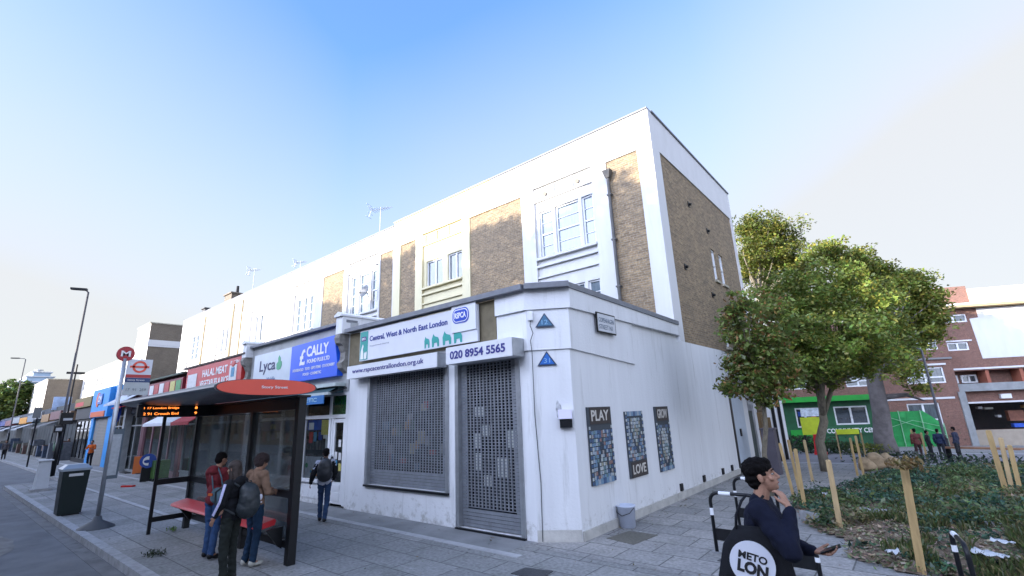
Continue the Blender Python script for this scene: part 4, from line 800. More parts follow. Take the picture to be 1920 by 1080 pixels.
# red and white awning
m = MB(); m.add([(-31.6, 6.25, 2.38), (-24.6, 6.25, 2.38), (-24.6, 7.3, 3.05), (-31.6, 7.3, 3.05), (-31.6, 6.25, 2.35), (-24.6, 6.25, 2.35), (-24.6, 7.3, 3.02), (-31.6, 7.3, 3.02)], [(0, 1, 2, 3), (7, 6, 5, 4), (0, 4, 5, 1), (1, 5, 6, 2), (2, 6, 7, 3), (3, 7, 4, 0)])
m2 = MB(); m2.v = list(m.v); 
AWW = pm('white_awning_cloth', (.62, .64, .68), .8, var=.05); AWR = pm('red_awning_cloth', (.42, .03, .04), .8, var=.1)
def awning(w, x0, x1, y, z0, z1, mat, val=.12, nm='awning'):
    m = MB(); m.add([(x0, y, z0), (x1, y, z0), (x1, 7.3, z1), (x0, 7.3, z1), (x0, y, z0 - .03), (x1, y, z0 - .03), (x1, 7.3, z1 - .03), (x0, 7.3, z1 - .03)], [(0, 1, 2, 3), (7, 6, 5, 4), (0, 4, 5, 1), (1, 5, 6, 2), (2, 6, 7, 3), (3, 7, 4, 0)])
    if val: m.box(x0, x1, y - .02, y - .003, z0 - val, z0)
    return part(nm, m, mat, w)
awning(HS[3], -27.6, -23.6, 6.3, 2.42, 3.0, AWW); awning(HS[3], -23.55, -21.4, 6.3, 2.42, 3.0, AWR)
# goods outside: orange board, blue disc on stand, green crate stack
x, y, _ = G(262, 888); t = thing('pavement_sign', 'orange board leaning on the pavement beside the blue disc sign', 'sign board', (x, y, 0)); m = MB(); m.obox((x, y, .42), (.35, .94, 0), (-.94, .35, .12), (0, 0, 1), .32, .02, .42); part('board', m, pm('orange_board', (.6, .15, .03), .5, var=.1), t); m = MB(); m.box(x - .2, x + .2, y - .2, y + .2, 0, .03); part('foot', m, BLACK, t)
x, y, _ = G(272, 903); t = thing('disc_sign', 'round blue and white disc sign on a black stand by the shops', 'sign', (x, y, 0))
m = MB(); m.cyl((x, y, .85), (x + .06, y - .02, .85), .30, n=24); part('disc', m, pm('disc_blue', (.01, .05, .25), .4), t); m = MB(); m.cyl((x + .061, y - .02, .85), (x + .07, y - .02, .85), .19, n=24); part('disc_face', m, WTXT, t); m = MB(); m.ell((x + .072, y - .05, .83), .005, .12, .07); part('emblem', m, MATS['disc_blue'], t); m = MB(); m.box(x - .04, x + .03, y - .2, y + .2, 0, .6); part('stand', m, BLACK, t)
x, y, _ = G(283, 903); t = thing('green_bin', 'squat green container with black base beside the disc sign', 'bin', (x, y, 0)); m = MB(); m.box(x - .25, x + .25, y + .0, y + .55, .12, .85); part('tub', m, pm('moss_green_plastic', (.06, .13, .03), .5, var=.2), t); m = MB(); m.box(x - .27, x + .27, y - .02, y + .57, 0, .119); part('base', m, BLACK, t)
x, y, _ = G(240, 913); m = MB(); m.obox((x, y, .03), (.8, .6, 0), (-.6, .8, 0), (0, 0, 1), .24, .08, .03); m.ell((x - .3, y - .1, .03), .1, .07, .03); single('fallen_packet', m, RED, 'red packet lying flat on the open pavement', 'litter')
x, y, _ = G(235, 887); m = MB(); m.box(x - .7, x + .5, y - .12, y + .12, .004, .05); single('floor_hatch', m, BLACK, 'dark low strip lying in front of the glass shop', 'hatch')

# --- the far shop units: each house has its own
def fasc(w, x0, x1, z0, z1, mat, y=.12, nm='shop_sign'): m = MB(); m.box(x0, x1, Y1 - y, Y1 + .2, z0, z1); return part(nm, m, mat, w)
w = HS[4]   # glass shop, blue disc board
shopfront(w, -38.6, -32.3, GREYF, mull=5, riser=.1, top=3.0); fasc(w, -38.8, -32.2, 3.05, 3.7, pm('slate_fascia', (.06, .08, .11), .7)); fasc(w, -38.8, -32.2, 3.71, 4.6, pm('weathered_fascia', (.3, .3, .3), .8, var=.2), .05, 'fascia')
m = MB(); m.box(-34.75, -34.35, Y1 - .35, Y1 - .01, 0, 4.1); part('pier', m, pm('pier_grey', (.25, .27, .28), .8, var=.15), w)
m = MB(); m.cyl((-36.6, Y1 - .4, 3.25), (-36.6, Y1 - .25, 3.25), .62, n=28); b = part('round_sign', m, pm('round_blue', (.01, .06, .42), .4), w); m = MB(); m.lathe([(.34, 0), (.40, 0), (.40, .01), (.34, .01)], n=28); m.v = [(-36.6 + p[0], Y1 - .405 - p[2], 3.25 + p[1]) for p in m.v]; part('ring_emblem', m, pm('soft_blue', (.12, .22, .5), .5), b)
awning(w, -37.6, -33.0, 6.5, 3.7, 4.2, pm('pale_grey_awning', (.42, .46, .52), .8, var=.2)); awning(w, -34.3, -32.4, 6.3, 3.4, 3.55, AWR, .08)
for k in range(8): x = -38.4 + 5.8 * random.random(); z = .3 + 1.9 * random.random(); poster(w, x, x + .3 + .3 * random.random(), z, z + .3 + .4 * random.random(), POST[[7, 0, 1, 3][k % 4]], Y1 + .2)
w = HS[5]   # bright blue shop front with closed grey shutter
BB = pm('sky_blue_paint', (.03, .26, .62), .5, var=.08)
m = MB(); m.box(-44.9, -38.85, Y1 - .02, Y1 + .2, 3.02, 5.0); m.box(-44.9, -44.1, Y1 - .1, Y1 + .2, 0, 3.019); m.box(-39.9, -38.85, Y1 - .1, Y1 + .2, 0, 3.019); part('blue_surround', m, BB, w)
m = MB(); m.box(-44.5, -39.5, Y1 - .3, Y1 - .021, 3.05, 4.9); sf = part('shop_sign', m, BB, w)
m = MB(); m.cyl((-42.6, Y1 - .33, 4.2), (-42.6, Y1 - .30, 4.2), .48, n=24); part('orange_disc', m, pm('disc_orange', (.6, .12, .04), .5), sf); m = MB(); m.box(-42.4, -41.2, Y1 - .36, Y1 - .335, 3.9, 4.55); pb = part('sign_plaque', m, pm('plaque_blue', (.1, .2, .5), .5), sf); text(pb, 'CM', (-42.3, Y1 - .36, 4.02), UX, VZ, .9, .4, WTXT, bold=.03)
m = MB(); m.box(-44.1, -40.0, Y1 - .35, Y1 - .301, 3.08, 3.42); part('orange_strip', m, MATS['disc_orange'], sf)
m = MB(); z = .02
while z < 2.98: m.box(-44.09, -39.91, Y1 + .02, Y1 + .05, z, z + .085); z += .095
part('roller_shutter', m, pm('beige_grey_shutter', (.24, .23, .21), .6, .2, var=.06), w)
w = HS[6]
shopfront(w, -50.7, -45.1, BLACK, mull=4, riser=.3); fasc(w, -50.9, -44.95, 3.05, 3.9, pm('black_fascia', (.03, .03, .03), .6)); fasc(w, -50.9, -44.95, 3.91, 4.6, pm('ochre_fascia', (.2, .15, .05), .7), .3)
m = MB(); m.box(-50.5, -47.5, Y1 - .31, Y1 - .301, 4.0, 4.3); part('sign_panel', m, RED, w)

# ================================================================ BEYOND THE SIDE STREET
def block(nm, lab, x1, x0, y0, y1, h, mat, side, rows, cols, par=.0, winmat=PANEC, band=None, org=None, shops=True, glab='pale buildings further down the street'):
    t = thing(nm, lab, 'building', (x1, y0, 0), group=glab); holes = []; W = x1 - x0
    for (za, zb) in rows:
        for c in range(cols): a = W * (c + .5) / cols; ww = min(1.1, W / cols * .4); holes.append((a - ww / 2, a + ww / 2, za, zb))
    m = MB(); m.wall((x0, y0, 0), UX, VZ, W, h, holes, depth=.15); m.box(x0 + .01, x1 - .01, y0 + .4, y1 - .01, 0, h - .3); part('wall', m, mat, t)
    m = MB(); m.quad((x1, y0, 0), (x1, y1, 0), (x1, y1, h), (x1, y0, h)); part('flank_wall', m, side, t)
    for a, b, c, d in holes:
        m = MB(); m.box(x0 + a + .04, x0 + b - .04, y0 + .08, y0 + .12, c + .04, d - .04); o = part('window', m, UPVC, t); q = MB(); q.quad((x0 + a + .1, y0 + .079, c + .1), (x0 + b - .1, y0 + .079, c + .1), (x0 + b - .1, y0 + .079, d - .1), (x0 + a + .1, y0 + .079, d - .1)); part('pane', q, winmat, o)
    m = MB(); m.box(x0 - .1, x1 + .08, y0 - .12, y0 + .3, h + .001, h + .12); m.box(x1 - .25, x1 + .08, y0 + .301, y1, h + .001, h + .12); part('coping', m, STONEC, t)
    if band:
        for za, zb in band: m = MB(); m.box(x1 + .001, x1 + .06, y0 - .05, y1, za, zb); m.box(x0, x1, y0 - .05, y0 - .001, za, zb); part('white_band', m, WHITE2, t)
    return t
PALEW = pm('sunlit_pale_render', (.62, .60, .55), .8, var=.08, vscale=1, stain=((.5, .46, .38), 1, .4))
K = block('corner_pub_building', 'tall brown flanked building with a double white band at the far corner', -64, -69.2, 13.9, 22, 13.55, PALEW, BROWNB, [(8.0, 9.8), (12.0, 13.0)], 2, band=[(10.95, 11.15), (11.16, 11.7)], glab='pale buildings further down the street')
K['category'] = 'building'
block('far_terrace', 'long low sunlit pale terrace left of the brown flanked building', -69.3, -103, 14.2, 22, 10.7, PALEW, BROWNB, [(5.6, 7.0), (8.2, 9.6)], 11)
block('far_terrace', 'short pale terrace with a tan end wall near the street lamps', -100, -128, 10.2, 16.5, 9.9, PALEW, BROWNB, [(5.4, 6.8), (7.6, 9.0)], 9)
block('far_terrace', 'furthest pale block at the end of the street beside the green tree', -128.3, -165, 10.6, 17, 8.6, PALEW, BROWNB, [(5.2, 6.4)], 10)
t = thing('far_tower', 'distant stepped grey blue tower above the roofs', 'tower', (-190, 24, 0))
TB = pm('blue_grey_cladding', (.32, .42, .52), .6, var=.15, vscale=.6)
for k, (a, b, z0, z1) in enumerate(((11.5, 22.5, 0, 13), (12.5, 22, 13, 14.6), (13.5, 21.5, 14.6, 16.2), (15, 20.5, 16.2, 17.7), (16.2, 19.8, 17.7, 19.0))):
    m = MB(); m.box(-215, -190 - k * .3, a, b, z0 + .01, z1 - .25); part('storey', m, TB, t); m = MB(); m.box(-215.4, -189.6 - k * .3, a - .4, b + .4, z1 - .245, z1); part('slab_edge', m, WHITE2, t)
m = MB(); m.cyl((-200, 18, 19), (-200, 18, 20), .4, n=10); m.cyl((-200, 18, 20), (-200, 18, 20.3), 1.0, n=12); part('mast', m, METAL, t)
# far shop units beyond the side street: fascias and awnings of their own
FS = [(-52.5, -57.5, (.03, .03, .03), (.25, .12, .04), 3.1), (-57.6, -63.5, (.05, .06, .06), (.2, .04, .04), 3.3), (-64.0, -69.0, (.04, .05, .06), (.42, .2, .02), 3.2), (-69.1, -74.5, (.06, .08, .08), (.3, .32, .34), 3.6), (-74.6, -80.5, (.10, .12, .12), (.25, .3, .35), 3.4), (-80.6, -88, (.08, .09, .1), (.62, .26, .01), 3.3), (-88.1, -96, (.09, .1, .11), (.4, .44, .46), 3.5), (-96.1, -106, (.1, .11, .13), (.30, .05, .06), 3.3), (-106.1, -118, (.1, .11, .14), (.03, .06, .35), 3.4), (-118.1, -135, (.1, .11, .12), (.1, .15, .25), 3.2)]
FL = ['black fronted shop with a brown sign next after the terrace', 'dark shop with a red sign beyond the black fronted shop', 'dark shop with an amber sign under the tall building', 'grey shop with a pale fascia left of the amber sign', 'shop with a blue grey sign and long pale awning', 'shop with a bright orange yellow fascia down the street', 'grey shop with whitish fascia past the orange one', 'far shop with a dull red sign and hanging cloth', 'far shop with a strong blue sign', 'last shop visible down the street, slate blue sign']
for k, (a, b, wc, sc, h) in enumerate(FS):
    t = thing('shop_unit', FL[k], 'shop', ((a + b) / 2, Y1, 0), group='shop units down the street'); wm = pm('far_shop_wall%d' % k, wc, .8, var=.3, vscale=1.2); sm_ = pm('far_shop_sign%d' % k, tuple(.55 * q_ + .45 * .09 for q_ in sc) if k != 5 else sc, .5, var=.15, vscale=1.5)
    yb_ = 13.9 if a > -100 else 10.6
    m = MB(); m.box(b, a, Y1 + .3, yb_, 0, 4.4); part('wall', m, wm, t); m = MB(); m.box(b + .15, a - .15, Y1 - .2, Y1 + .29, h, h + .72); part('fascia', m, sm_, t); m = MB(); m.box(b, a, Y1 - .02, Y1 + .29, h + .721, 4.45); part('upper_board', m, wm, t)
    n = 3
    for q in range(n): x0_ = b + (a - b) * (q + .08) / n; x1_ = b + (a - b) * (q + .92) / n; m = MB(); m.quad((x0_, Y1 + .27, .5), (x1_, Y1 + .27, .5), (x1_, Y1 + .27, 2.8), (x0_, Y1 + .27, 2.8)); part('shop_window', m, pm('dull_far_glass', (.05, .06, .065), .5, var=.6, vscale=1.5, spec=.2), t)
    if k in (1, 4, 6, 8): awning(t, b + .2, a - .2, 6.0, 2.7, 3.2, pm('far_awning%d' % k, (.32, .34, .36) if k != 1 else (.1, .1, .1), .8), .15)
    for q in range(3): x = b + .3 + (a - b - 1) * random.random(); z_ = .3 + .8 * random.random(); m = MB(); m.box(x, x + .5 + .5 * random.random(), Y1 - .5, Y1 + .25, 0.02 if q else z_, z_ + .5); part('goods', m, pm('muted_goods%d' % ((k + q) % 5), ((.06, .09, .07), (.10, .06, .05), (.09, .10, .12), (.04, .06, .10), (.16, .15, .13))[(k + q) % 5], .8, var=.4, vscale=4), t)
# ================================================================ RED BRICK FLATS beyond the plaza
FO = np.array([0.0, 44.0, 0.0]); FA = R(27); FU = np.array([math.cos(FA), math.sin(FA), 0]); FN = np.array([math.sin(FA), -math.cos(FA), 0]); FZ = np.array([0, 0, 1.0])
def fp(u, z, n=0.0): return FO + FU * u + FN * n + FZ * z
def fbox(m, u0, u1, z0, z1, n0, n1):
    c = fp((u0 + u1) / 2, (z0 + z1) / 2, (n0 + n1) / 2); return m.obox(c, FU, FN, FZ, abs(u1 - u0) / 2, abs(n1 - n0) / 2, abs(z1 - z0) / 2)
FL_ = thing('brick_flats', 'red brown brick block of flats with white bands and a balcony recess', 'building', tuple(fp(2.6, -1.2)))
def fwin(w, u0, u1, z0, z1, n, mull=1, trans=.38, pane=PANEC):
    m = MB(); t = .09
    for a, b in ((u0, u0 + t), (u1 - t, u1)): fbox(m, a, b, z0, z1, n - .08, n + .04)
    for a, b in ((z0, z0 + t), (z1 - t, z1)): fbox(m, u0 + t, u1 - t, a, b, n - .08, n + .04)
    for k in range(1, mull + 1): uc = u0 + (u1 - u0) * k / (mull + 1); fbox(m, uc - .06, uc + .06, z0 + t, z1 - t, n - .07, n + .03)
    if trans: zc = z0 + (z1 - z0) * trans; fbox(m, u0 + t, u1 - t, zc - .05, zc + .05, n - .065, n + .025)
    o = part('window', m, UPVC, w); g = MB(); g.quad(fp(u0 + t, z0 + t, n - .02), fp(u1 - t, z0 + t, n - .02), fp(u1 - t, z1 - t, n - .02), fp(u0 + t, z1 - t, n - .02)); part('pane', g, pane, o); return o
LW = [(-.75, 1.2, .0, 1.78), (-.35, 2.0, 3.1, 4.2), (-.1, 2.05, 5.42, 6.66), (-4.2, -2.6, 3.1, 4.2), (-4.0, -2.4, 5.42, 6.66), (-5.4, -3.2, .5, 1.85), (-8.6, -6.6, 3.1, 4.2), (-8.6, -6.6, 5.42, 6.66)]
m = MB(); m.wall(fp(-16, -1.3), FU, FZ, 18.6, 9.1, [(a + 16, b + 16, c + 1.3, d + 1.3) for a, b, c, d in LW], depth=.2); fbox(m, -16, 2.59, -1.3, 7.7, -9, -.4)
m.quad(fp(2.6, -1.3, 0), fp(2.6, -1.3, -4), fp(2.6, 7.8, -4), fp(2.6, 7.8, 0)); part('wall', m, REDBRICK, FL_, label='brick wall of the lower left wing')
for a, b, c, d in LW: fwin(FL_, a, b, c, d, -.1, pane=PANE if (a < .2 and c > 5) else PANEC)
for z in (2.02, 4.32, 6.82): m = MB(); fbox(m, -16, 2.2, z, z + .13, .002, .05); part('white_band', m, WHITE2, FL_)
m = MB(); fbox(m, -16, 2.62, 4.72, 4.84, .002, .12); part('ledge', m, pm('grey_ledge', (.2, .2, .2), .8), FL_)
RW = [(2.98, 4.62, 7.3, 7.88), (2.96, 4.26, 5.3, 5.88), (6.2, 8.4, 5.3, 6.3), (6.2, 8.4, 7.0, 7.9), (2.9, 12, 2.98, 3.85), (3.0, 12, -.12, 1.62)]
n1 = -.6
m = MB(); m.wall(fp(2.61, -1.3, n1), FU, FZ, 13, 9.55, [(a - 2.61, b - 2.61, c + 1.3, d + 1.3) for a, b, c, d in RW], depth=.3); fbox(m, 2.62, 15.6, 4.1, 8.2, -9, n1 - .4); fbox(m, 2.62, 15.6, -1.3, 3.9, -9, n1 - 3.2)
part('wall', m, REDBRICK, FL_, label='taller right wing with an open undercroft')
for a, b, c, d in RW[:4]: fwin(FL_, a, b, c, d, n1 - .1, trans=0)
for a, b in ((2.95, 3.55), (3.75, 4.7)): fwin(FL_, a, b, 3.05, 3.6, n1 - .9, trans=0)
m = MB(); fbox(m, 2.9, 12, 2.98, 3.85, n1 - 1.1, n1 - 1.0); part('balcony_wall', m, REDBRICK, FL_)
for u in (4.9, 6.9, 8.9): m = MB(); fbox(m, u - .1, u + .1, 2.98, 3.85, n1 - .9, n1 - .05); part('balcony_divider', m, pm('terracotta_divider', (.3, .1, .06), .8), FL_)
m = MB(); fbox(m, 2.5, 12.5, 2.45, 2.97, n1 + .002, n1 + .5); part('balcony_parapet', m, pm('grey_concrete', (.24, .25, .25), .85, var=.2, vscale=1.5), FL_)
m = MB(); fbox(m, 2.61, 15, 3.93, 4.05, n1 + .002, n1 + .07); part('white_band', m, WHITE2, FL_); m = MB(); fbox(m, 2.61, 15, 1.63, 1.74, n1 + .002, n1 + .07); part('white_band', m, WHITE2, FL_)
m = MB(); fbox(m, 2.7, 4.5, 5.92, 6.02, n1 + .002, n1 + .05); part('white_band', m, WHITE2, FL_)
m = MB(); fbox(m, 2.5, 15, 8.26, 8.42, n1 - .3, n1 + .75); part('eaves', m, pm('tan_soffit', (.42, .32, .17), .8), FL_); m = MB(); fbox(m, 2.5, 15, 8.421, 8.55, n1 - .3, n1 + .78); part('white_band', m, WHITE2, FL_)
m = MB(); fbox(m, 2.9, 5.2, 8.551, 9.95, n1 - 5, n1 - .2); part('roof_storey', m, REDBRICK, FL_)
m = MB(); m.poly([tuple(fp(u, z, n1 + .03)) for u, z in ((4.85, 4.65), (15.6, 4.65), (15.6, 8.2), (5.3, 8.2), (5.3, 7.55), (4.75, 7.5))][::1], tuple(-FN * .028)); part('sunlit_patch', m, WHITE2, FL_); m = MB(); fbox(m, 5.21, 15.6, 8.551, 9.7, n1 - 5, n1 - .1); part('roof_parapet', m, PALEW, FL_)  # sunlight on the brick wing, built as a stepped white panel
m = MB(); c = fp(3.2, 10.0, n1 - 2); m.lathe([(1.1, -.05), (1.05, .2), (.85, .42), (.5, .58), (.001, .65)], c, 20); m.cyl((c[0], c[1], 9.9), (c[0], c[1], 10.0), 1.2, 1.2, 20); part('skylight_dome', m, pm('pale_dome', (.5, .55, .62), .3), FL_, smooth=True)
m = MB(); fbox(m, 2.45, 2.85, -1.3, 2.45, n1 + .3, n1 + .7); part('undercroft_pillar', m, MATS['grey_concrete'], FL_)
m = MB(); fbox(m, 3.0, 12, -1.3, -.121, n1 + .003, n1 + .05); part('low_wall', m, pm('beige_low_wall', (.33, .28, .22), .9, var=.1), FL_)
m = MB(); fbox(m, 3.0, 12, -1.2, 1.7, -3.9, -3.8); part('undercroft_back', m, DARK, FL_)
for k, (u, z, w_, h_, c) in enumerate(((3.25, 1.2, .3, .3, (.5, .45, .1)), (4.6, 1.3, .25, .15, (.5, .5, .5)), (5.6, .7, .2, .15, (.45, .45, .45)), (6.6, .7, .9, .7, (.2, .08, .05)), (6.9, .05, 1.2, .25, (.03, .1, .5)), (5.1, 1.25, .5, .12, (.35, .35, .3)), (7.4, 1.3, .5, .2, (.4, .25, .1)))):
    m = MB(); fbox(m, u - w_ / 2, u + w_ / 2, z - h_ / 2, z + h_ / 2, n1 - 1.5, n1 - 1.2); part('stored_item', m, pm('stored%d' % k, c, .7, var=.3), FL_)
m = MB(); fbox(m, 5.15, 5.75, 1.9, 2.2, n1 + .003, n1 + .2); part('wall_lamp_box', m, UPVC, FL_)

# community centre: green shop front in front of the flats
CC = thing('community_centre', 'bright green single storey community centre with a projecting canopy', 'building', tuple(fp(-7, -1.2, 2)))
GRN = pm('bright_green_paint', (.01, .30, .03), .5, var=.1, vscale=1.5); DGR = pm('deep_green_panel', (.01, .10, .035), .6, var=.3, vscale=2)
m = MB(); m.wall(fp(-11, -1.2, 2), FU, FZ, 7.2, 3.4, [(2.5, 4.3, 1.7, 3.0), (4.9, 6.9, 1.8, 3.0)], depth=.15); fbox(m, -11, -3.81, -1.2, 2.15, .02, 1.7); part('wall', m, DGR, CC)
m = MB(); fbox(m, -11.2, -3.3, 2.18, 2.52, 1.6, 2.9); part('canopy', m, GRN, CC)
m = MB(); fbox(m, -9.0, -7.0, -.55, .35, 2.003, 2.06); part('green_panel', m, GRN, CC)
fwin(CC, -8.5, -6.7, .5, 1.8, 1.95, 2, 0, pane=PANE); fwin(CC, -6.1, -4.1, .6, 1.8, 1.95, 1, 0, pane=PANE)
for k, (u, z, c) in enumerate(((-8.2, 1.4, 0), (-7.8, 1.5, 7), (-7.4, 1.3, 5), (-8.0, .9, 7), (-7.5, .9, 3), (-7.1, 1.5, 7), (-7.1, .85, 7))): m = MB(); fbox(m, u - .15, u + .15, z - .15, z + .15, 1.99, 2.02); part('window_poster', m, POST[c], CC)
m = MB(); fbox(m, -6.9, -3.2, .0, .5, 2.07, 2.11); sb = part('name_board', m, DGR, CC); text(sb, 'COMMUNITY CENTRE', tuple(fp(-6.8, .08, 2.11)), FU, FZ, 3.5, .3, WTXT, bold=.02)
# hoarding net, safety banners
m = MB(); uu = np.linspace(-3.0, .8, 20); zz = np.linspace(0, 1, 7); n = len(m.v)
for a in uu:
    for z in zz:
        top = 1.3 - max(0, a + .2) * .9; P = fp(a, -1.1 + (top + 1.1) * z, .6 + .12 * noise.noise(Vector((a * 2, z * 3, 0)))); m.v.append(tuple(P))
for i in range(19):
    for j in range(6): a = i * 7 + j; m.f.append((a, a + 7, a + 8, a + 1))
t = thing('green_net_fence', 'bright green netting fence hung between thin posts before the flats', 'fence', tuple(fp(-1, -1.1, .6))); part('netting', m, pm('green_netting', (.015, .26, .06), .7, var=.2, vscale=3), t)
m = MB()
for a in (-3.0, -1.7, -.4, .8): m.cyl(fp(a, -1.15, .68), fp(a, 1.35 - max(0, a + .2) * .9, .68), .03)
m.tube([fp(-3, 1.2, .76), fp(-.5, .2, .76), fp(.8, -.3, .76)], .02, 6); m.tube([fp(-3, .1, .76), fp(-1, .7, .76), fp(.8, .2, .76)], .015, 6); part('post', m, pm('pale_green_post', (.25, .5, .3), .6), t)
def banner(u, z, w_, h_, mat, lab, n=5.5):
    m = MB(); fbox(m, u - w_ / 2, u + w_ / 2, z - h_ / 2, z + h_ / 2, n, n + .05); return single('banner', m, mat, lab, 'banner')
YG = pm('fluorescent_yellow', (.42, .5, .01), .5, var=.15)
p = fp(-6.2, 0, 5); 
def stand_board(x, y, px, w_, h_, z, mat, lab):
    g = G(x, y); t = thing('notice_board', lab, 'notice board', g, FA); m = MB(); m.box(-w_ / 2, w_ / 2, -.02, .02, z, z + h_); part('panel', m, mat, t, local=True); m = MB(); m.box(-w_ / 2 + .05, -w_ / 2 + .1, -.0, .06, 0, z); m.box(w_ / 2 - .1, w_ / 2 - .05, 0, .06, 0, z); part('post', m, BLACK, t, local=True); return t
stand_board(1531, 850, 0, 1.0, .95, 1.0, YG, 'fluorescent yellow notice board left of the slim tree trunk')
stand_board(1596, 845, 0, 1.25, .3, .95, YG, 'low wide yellow green notice board right of the slim tree trunk')
stand_board(1532, 843, 0, 1.1, .5, 2.05, pm('pale_notice', (.45, .5, .55), .5, var=.4, vscale=4), 'pale picture board above the fluorescent yellow board')
x, y, z = G(1540, 853); t = thing('barrier_block', 'bright red plastic barrier block behind the slim tree trunk', 'barrier', (x, y, z)); m = MB(); m.box(x - .28, x + .28, y - .2, y + .2, z + .0, z + .15); m.add([(x - .25, y - .16, z + .151), (x + .25, y - .16, z + .151), (x + .25, y + .16, z + .151), (x - .25, y + .16, z + .151), (x - .19, y - .09, z + 1.05), (x + .19, y - .09, z + 1.05), (x + .19, y + .09, z + 1.05), (x - .19, y + .09, z + 1.05)], [(0, 3, 2, 1), (4, 5, 6, 7), (0, 1, 5, 4), (1, 2, 6, 5), (2, 3, 7, 6), (3, 0, 4, 7)]); part('body', m, pm('barrier_red', (.5, .01, .015), .45), t)
# pale annex with pipes and a dark gate beyond the side wall
AX = thing('white_annex', 'white walled annex with two dark downpipes behind the young red tree', 'building', (-5.3, 22.0, gz(22)))
m = MB(); m.box(-12, -5.3, 21.9, 27.6, -1, 4.6); part('wall', m, LOWWHITE, AX)
for y in (26.2, 24.9): m = MB(); m.tube([(-5.22, y, 4.2), (-5.22, y, gz(y))], .07, 8); part('downpipe', m, BLACK, AX)
m = MB(); m.box(-12.1, -5.2, 21.85, 27.7, 4.601, 4.72); part('coping', m, COPING, AX)
m = MB(); m.box(-5.29, -5.24, 23.0, 23.12, 1.6, 1.95); part('wall_box', m, BLACK, AX)
t = thing('dark_gate', 'dark green boarded gate with brown post between the white walls', 'gate', (-5.35, 20.6, gz(20)))
m = MB(); y = 19.95
while y < 21.7: m.box(-5.4, -5.34, y, y + .14, -.2, 1.95); y += .15
part('boards', m, pm('dark_gate_paint', (.03, .05, .05), .6, var=.3, vscale=5), t)
t = thing('wooden_pallet', 'brown timber boards standing upright by the dark gate', 'pallet', (-4.7, 20.6, gz(20.6)))
for k in range(3): m = MB(); m.box(-4.9 + .16 * k, -4.78 + .16 * k, 20.6, 20.66, gz(20.6), 1.9 - .1 * k); part('board', m, pm('old_brown_board', (.2, .13, .06), .8, var=.3), t)
t = thing('grey_cabinet', 'tall narrow grey utility cabinet by the young tree', 'cabinet', (-4.15, 18.6, gz(18.6))); m = MB(); m.box(-4.35, -3.95, 18.4, 18.8, gz(18.6), 1.35); part('case', m, pm('mauve_grey_metal', (.09, .08, .10), .6, var=.15), t); m = MB(); m.box(-4.38, -3.92, 18.37, 18.83, 1.351, 1.4); part('lid', m, MATS['mauve_grey_metal'], t)

# ================================================================ ON THE WHITE WALL
TC = [pm('tile%d' % k, c, .35, var=.15, vscale=30) for k, c in enumerate(((.05, .10, .20), (.14, .24, .35), (.30, .36, .42), (.42, .46, .46), (.03, .05, .08), (.28, .27, .27), (.13, .22, .24), (.24, .15, .14), (.28, .28, .22)))]
def mosaic(y0, y1, z0, z1, word, top, lab, shape):
    t = thing('mosaic_panel', lab, 'mosaic', (XS, (y0 + y1) / 2, z0), group='mosaic word panels on the white wall')
    b = MB(); b.box(XS + .004, XS + .035, y0, y1, z0, z1); part('backing', b, pm('mosaic_grout', (.05, .06, .07), .8), t)
    wh = (z1 - z0) * .235; zw0, zw1 = (z1 - wh, z1) if top else (z0, z0 + wh); za, zb = (z0, z1 - wh - .02) if top else (z0 + wh + .02, z1)
    w = MB(); w.box(XS + .036, XS + .046, y0 + .08, y1 - .06, zw0 + .01, zw1 - .01); wb = part('word_panel', w, pm('dark_brown_panel', (.04, .032, .03), .6), t)
    text(wb, word, (XS + .046, y0 + .12, zw0 + .07), (0, 1, 0), VZ, (y1 - y0) - .24, wh - .13, pm('cream_letters', (.55, .52, .47), .6), bold=.02, lift=.002)
    tiles = MB(); mi = []; W, Hh = y1 - y0, zb - za
    def tile(cy, cz, a, c, rot=0.0, asp=1.0):
        a = a / 2; q = [(-a, -a * asp), (a, -a * asp), (a, a * asp), (-a, a * asp)]; cr, sr = math.cos(rot), math.sin(rot); k = [(cy + p * cr - s_ * sr, cz + p * sr + s_ * cr) for p, s_ in q]
        x = XS + .0365; n = len(tiles.v); tiles.v += [(x, *p) for p in k] + [(x + .006, *p) for p in k]; tiles.f += [tuple(n + i for i in f) for f in ((0, 3, 2, 1), (4, 5, 6, 7), (0, 1, 5, 4), (1, 2, 6, 5), (2, 3, 7, 6), (3, 0, 4, 7))]; mi.extend([c] * 6)
    nb = 14
    for k in range(nb):      # edging of alternating tiles
        z = za + Hh * (k + .5) / nb
        for yy_ in (y0 + .035, y1 - .035): tile(yy_, z, .055, 3 if (k % 2) else 0)
    for k in range(7): y = y0 + .09 + (W - .18) * (k + .5) / 7; tile(y, (za + .05) if top else (zb - .05), (W - .18) / 7.6, [1, 2, 1, 0][k % 4], 0, 1.1)
    rows = int((Hh - .12) / .075)
    for r_ in range(rows):
        z = (za + .13 if top else za + .03) + r_ * .075
        if z > zb - (.02 if top else .13): break
        for c_ in range(int((W - .16) / .075)):
            y = y0 + .115 + c_ * .075; s = (y - (y0 + y1) / 2) / (W / 2); v = (z - za) / Hh; ins = shape(s, v)
            if ins == 2: c = 4
            elif ins == 1: c = random.choice([3, 3, 2, 8, 5, 6, 2])
            else: c = random.choice([0, 1, 1, 2, 2, 0, 3, 6, 5, 7])
            tile(y + random.uniform(-.006, .006), z + random.uniform(-.006, .006), .062, c, random.uniform(-.15, .15))
    o = part('tiles', tiles, TC, t, mi=mi)
def tri(s, v): e = abs(abs(s) - (.75 - v) * .85); return 2 if (v < .75 and v > .15 and e < .08) else (1 if (v < .72 and v > .2 and abs(s) < (.75 - v) * .85) else 0)
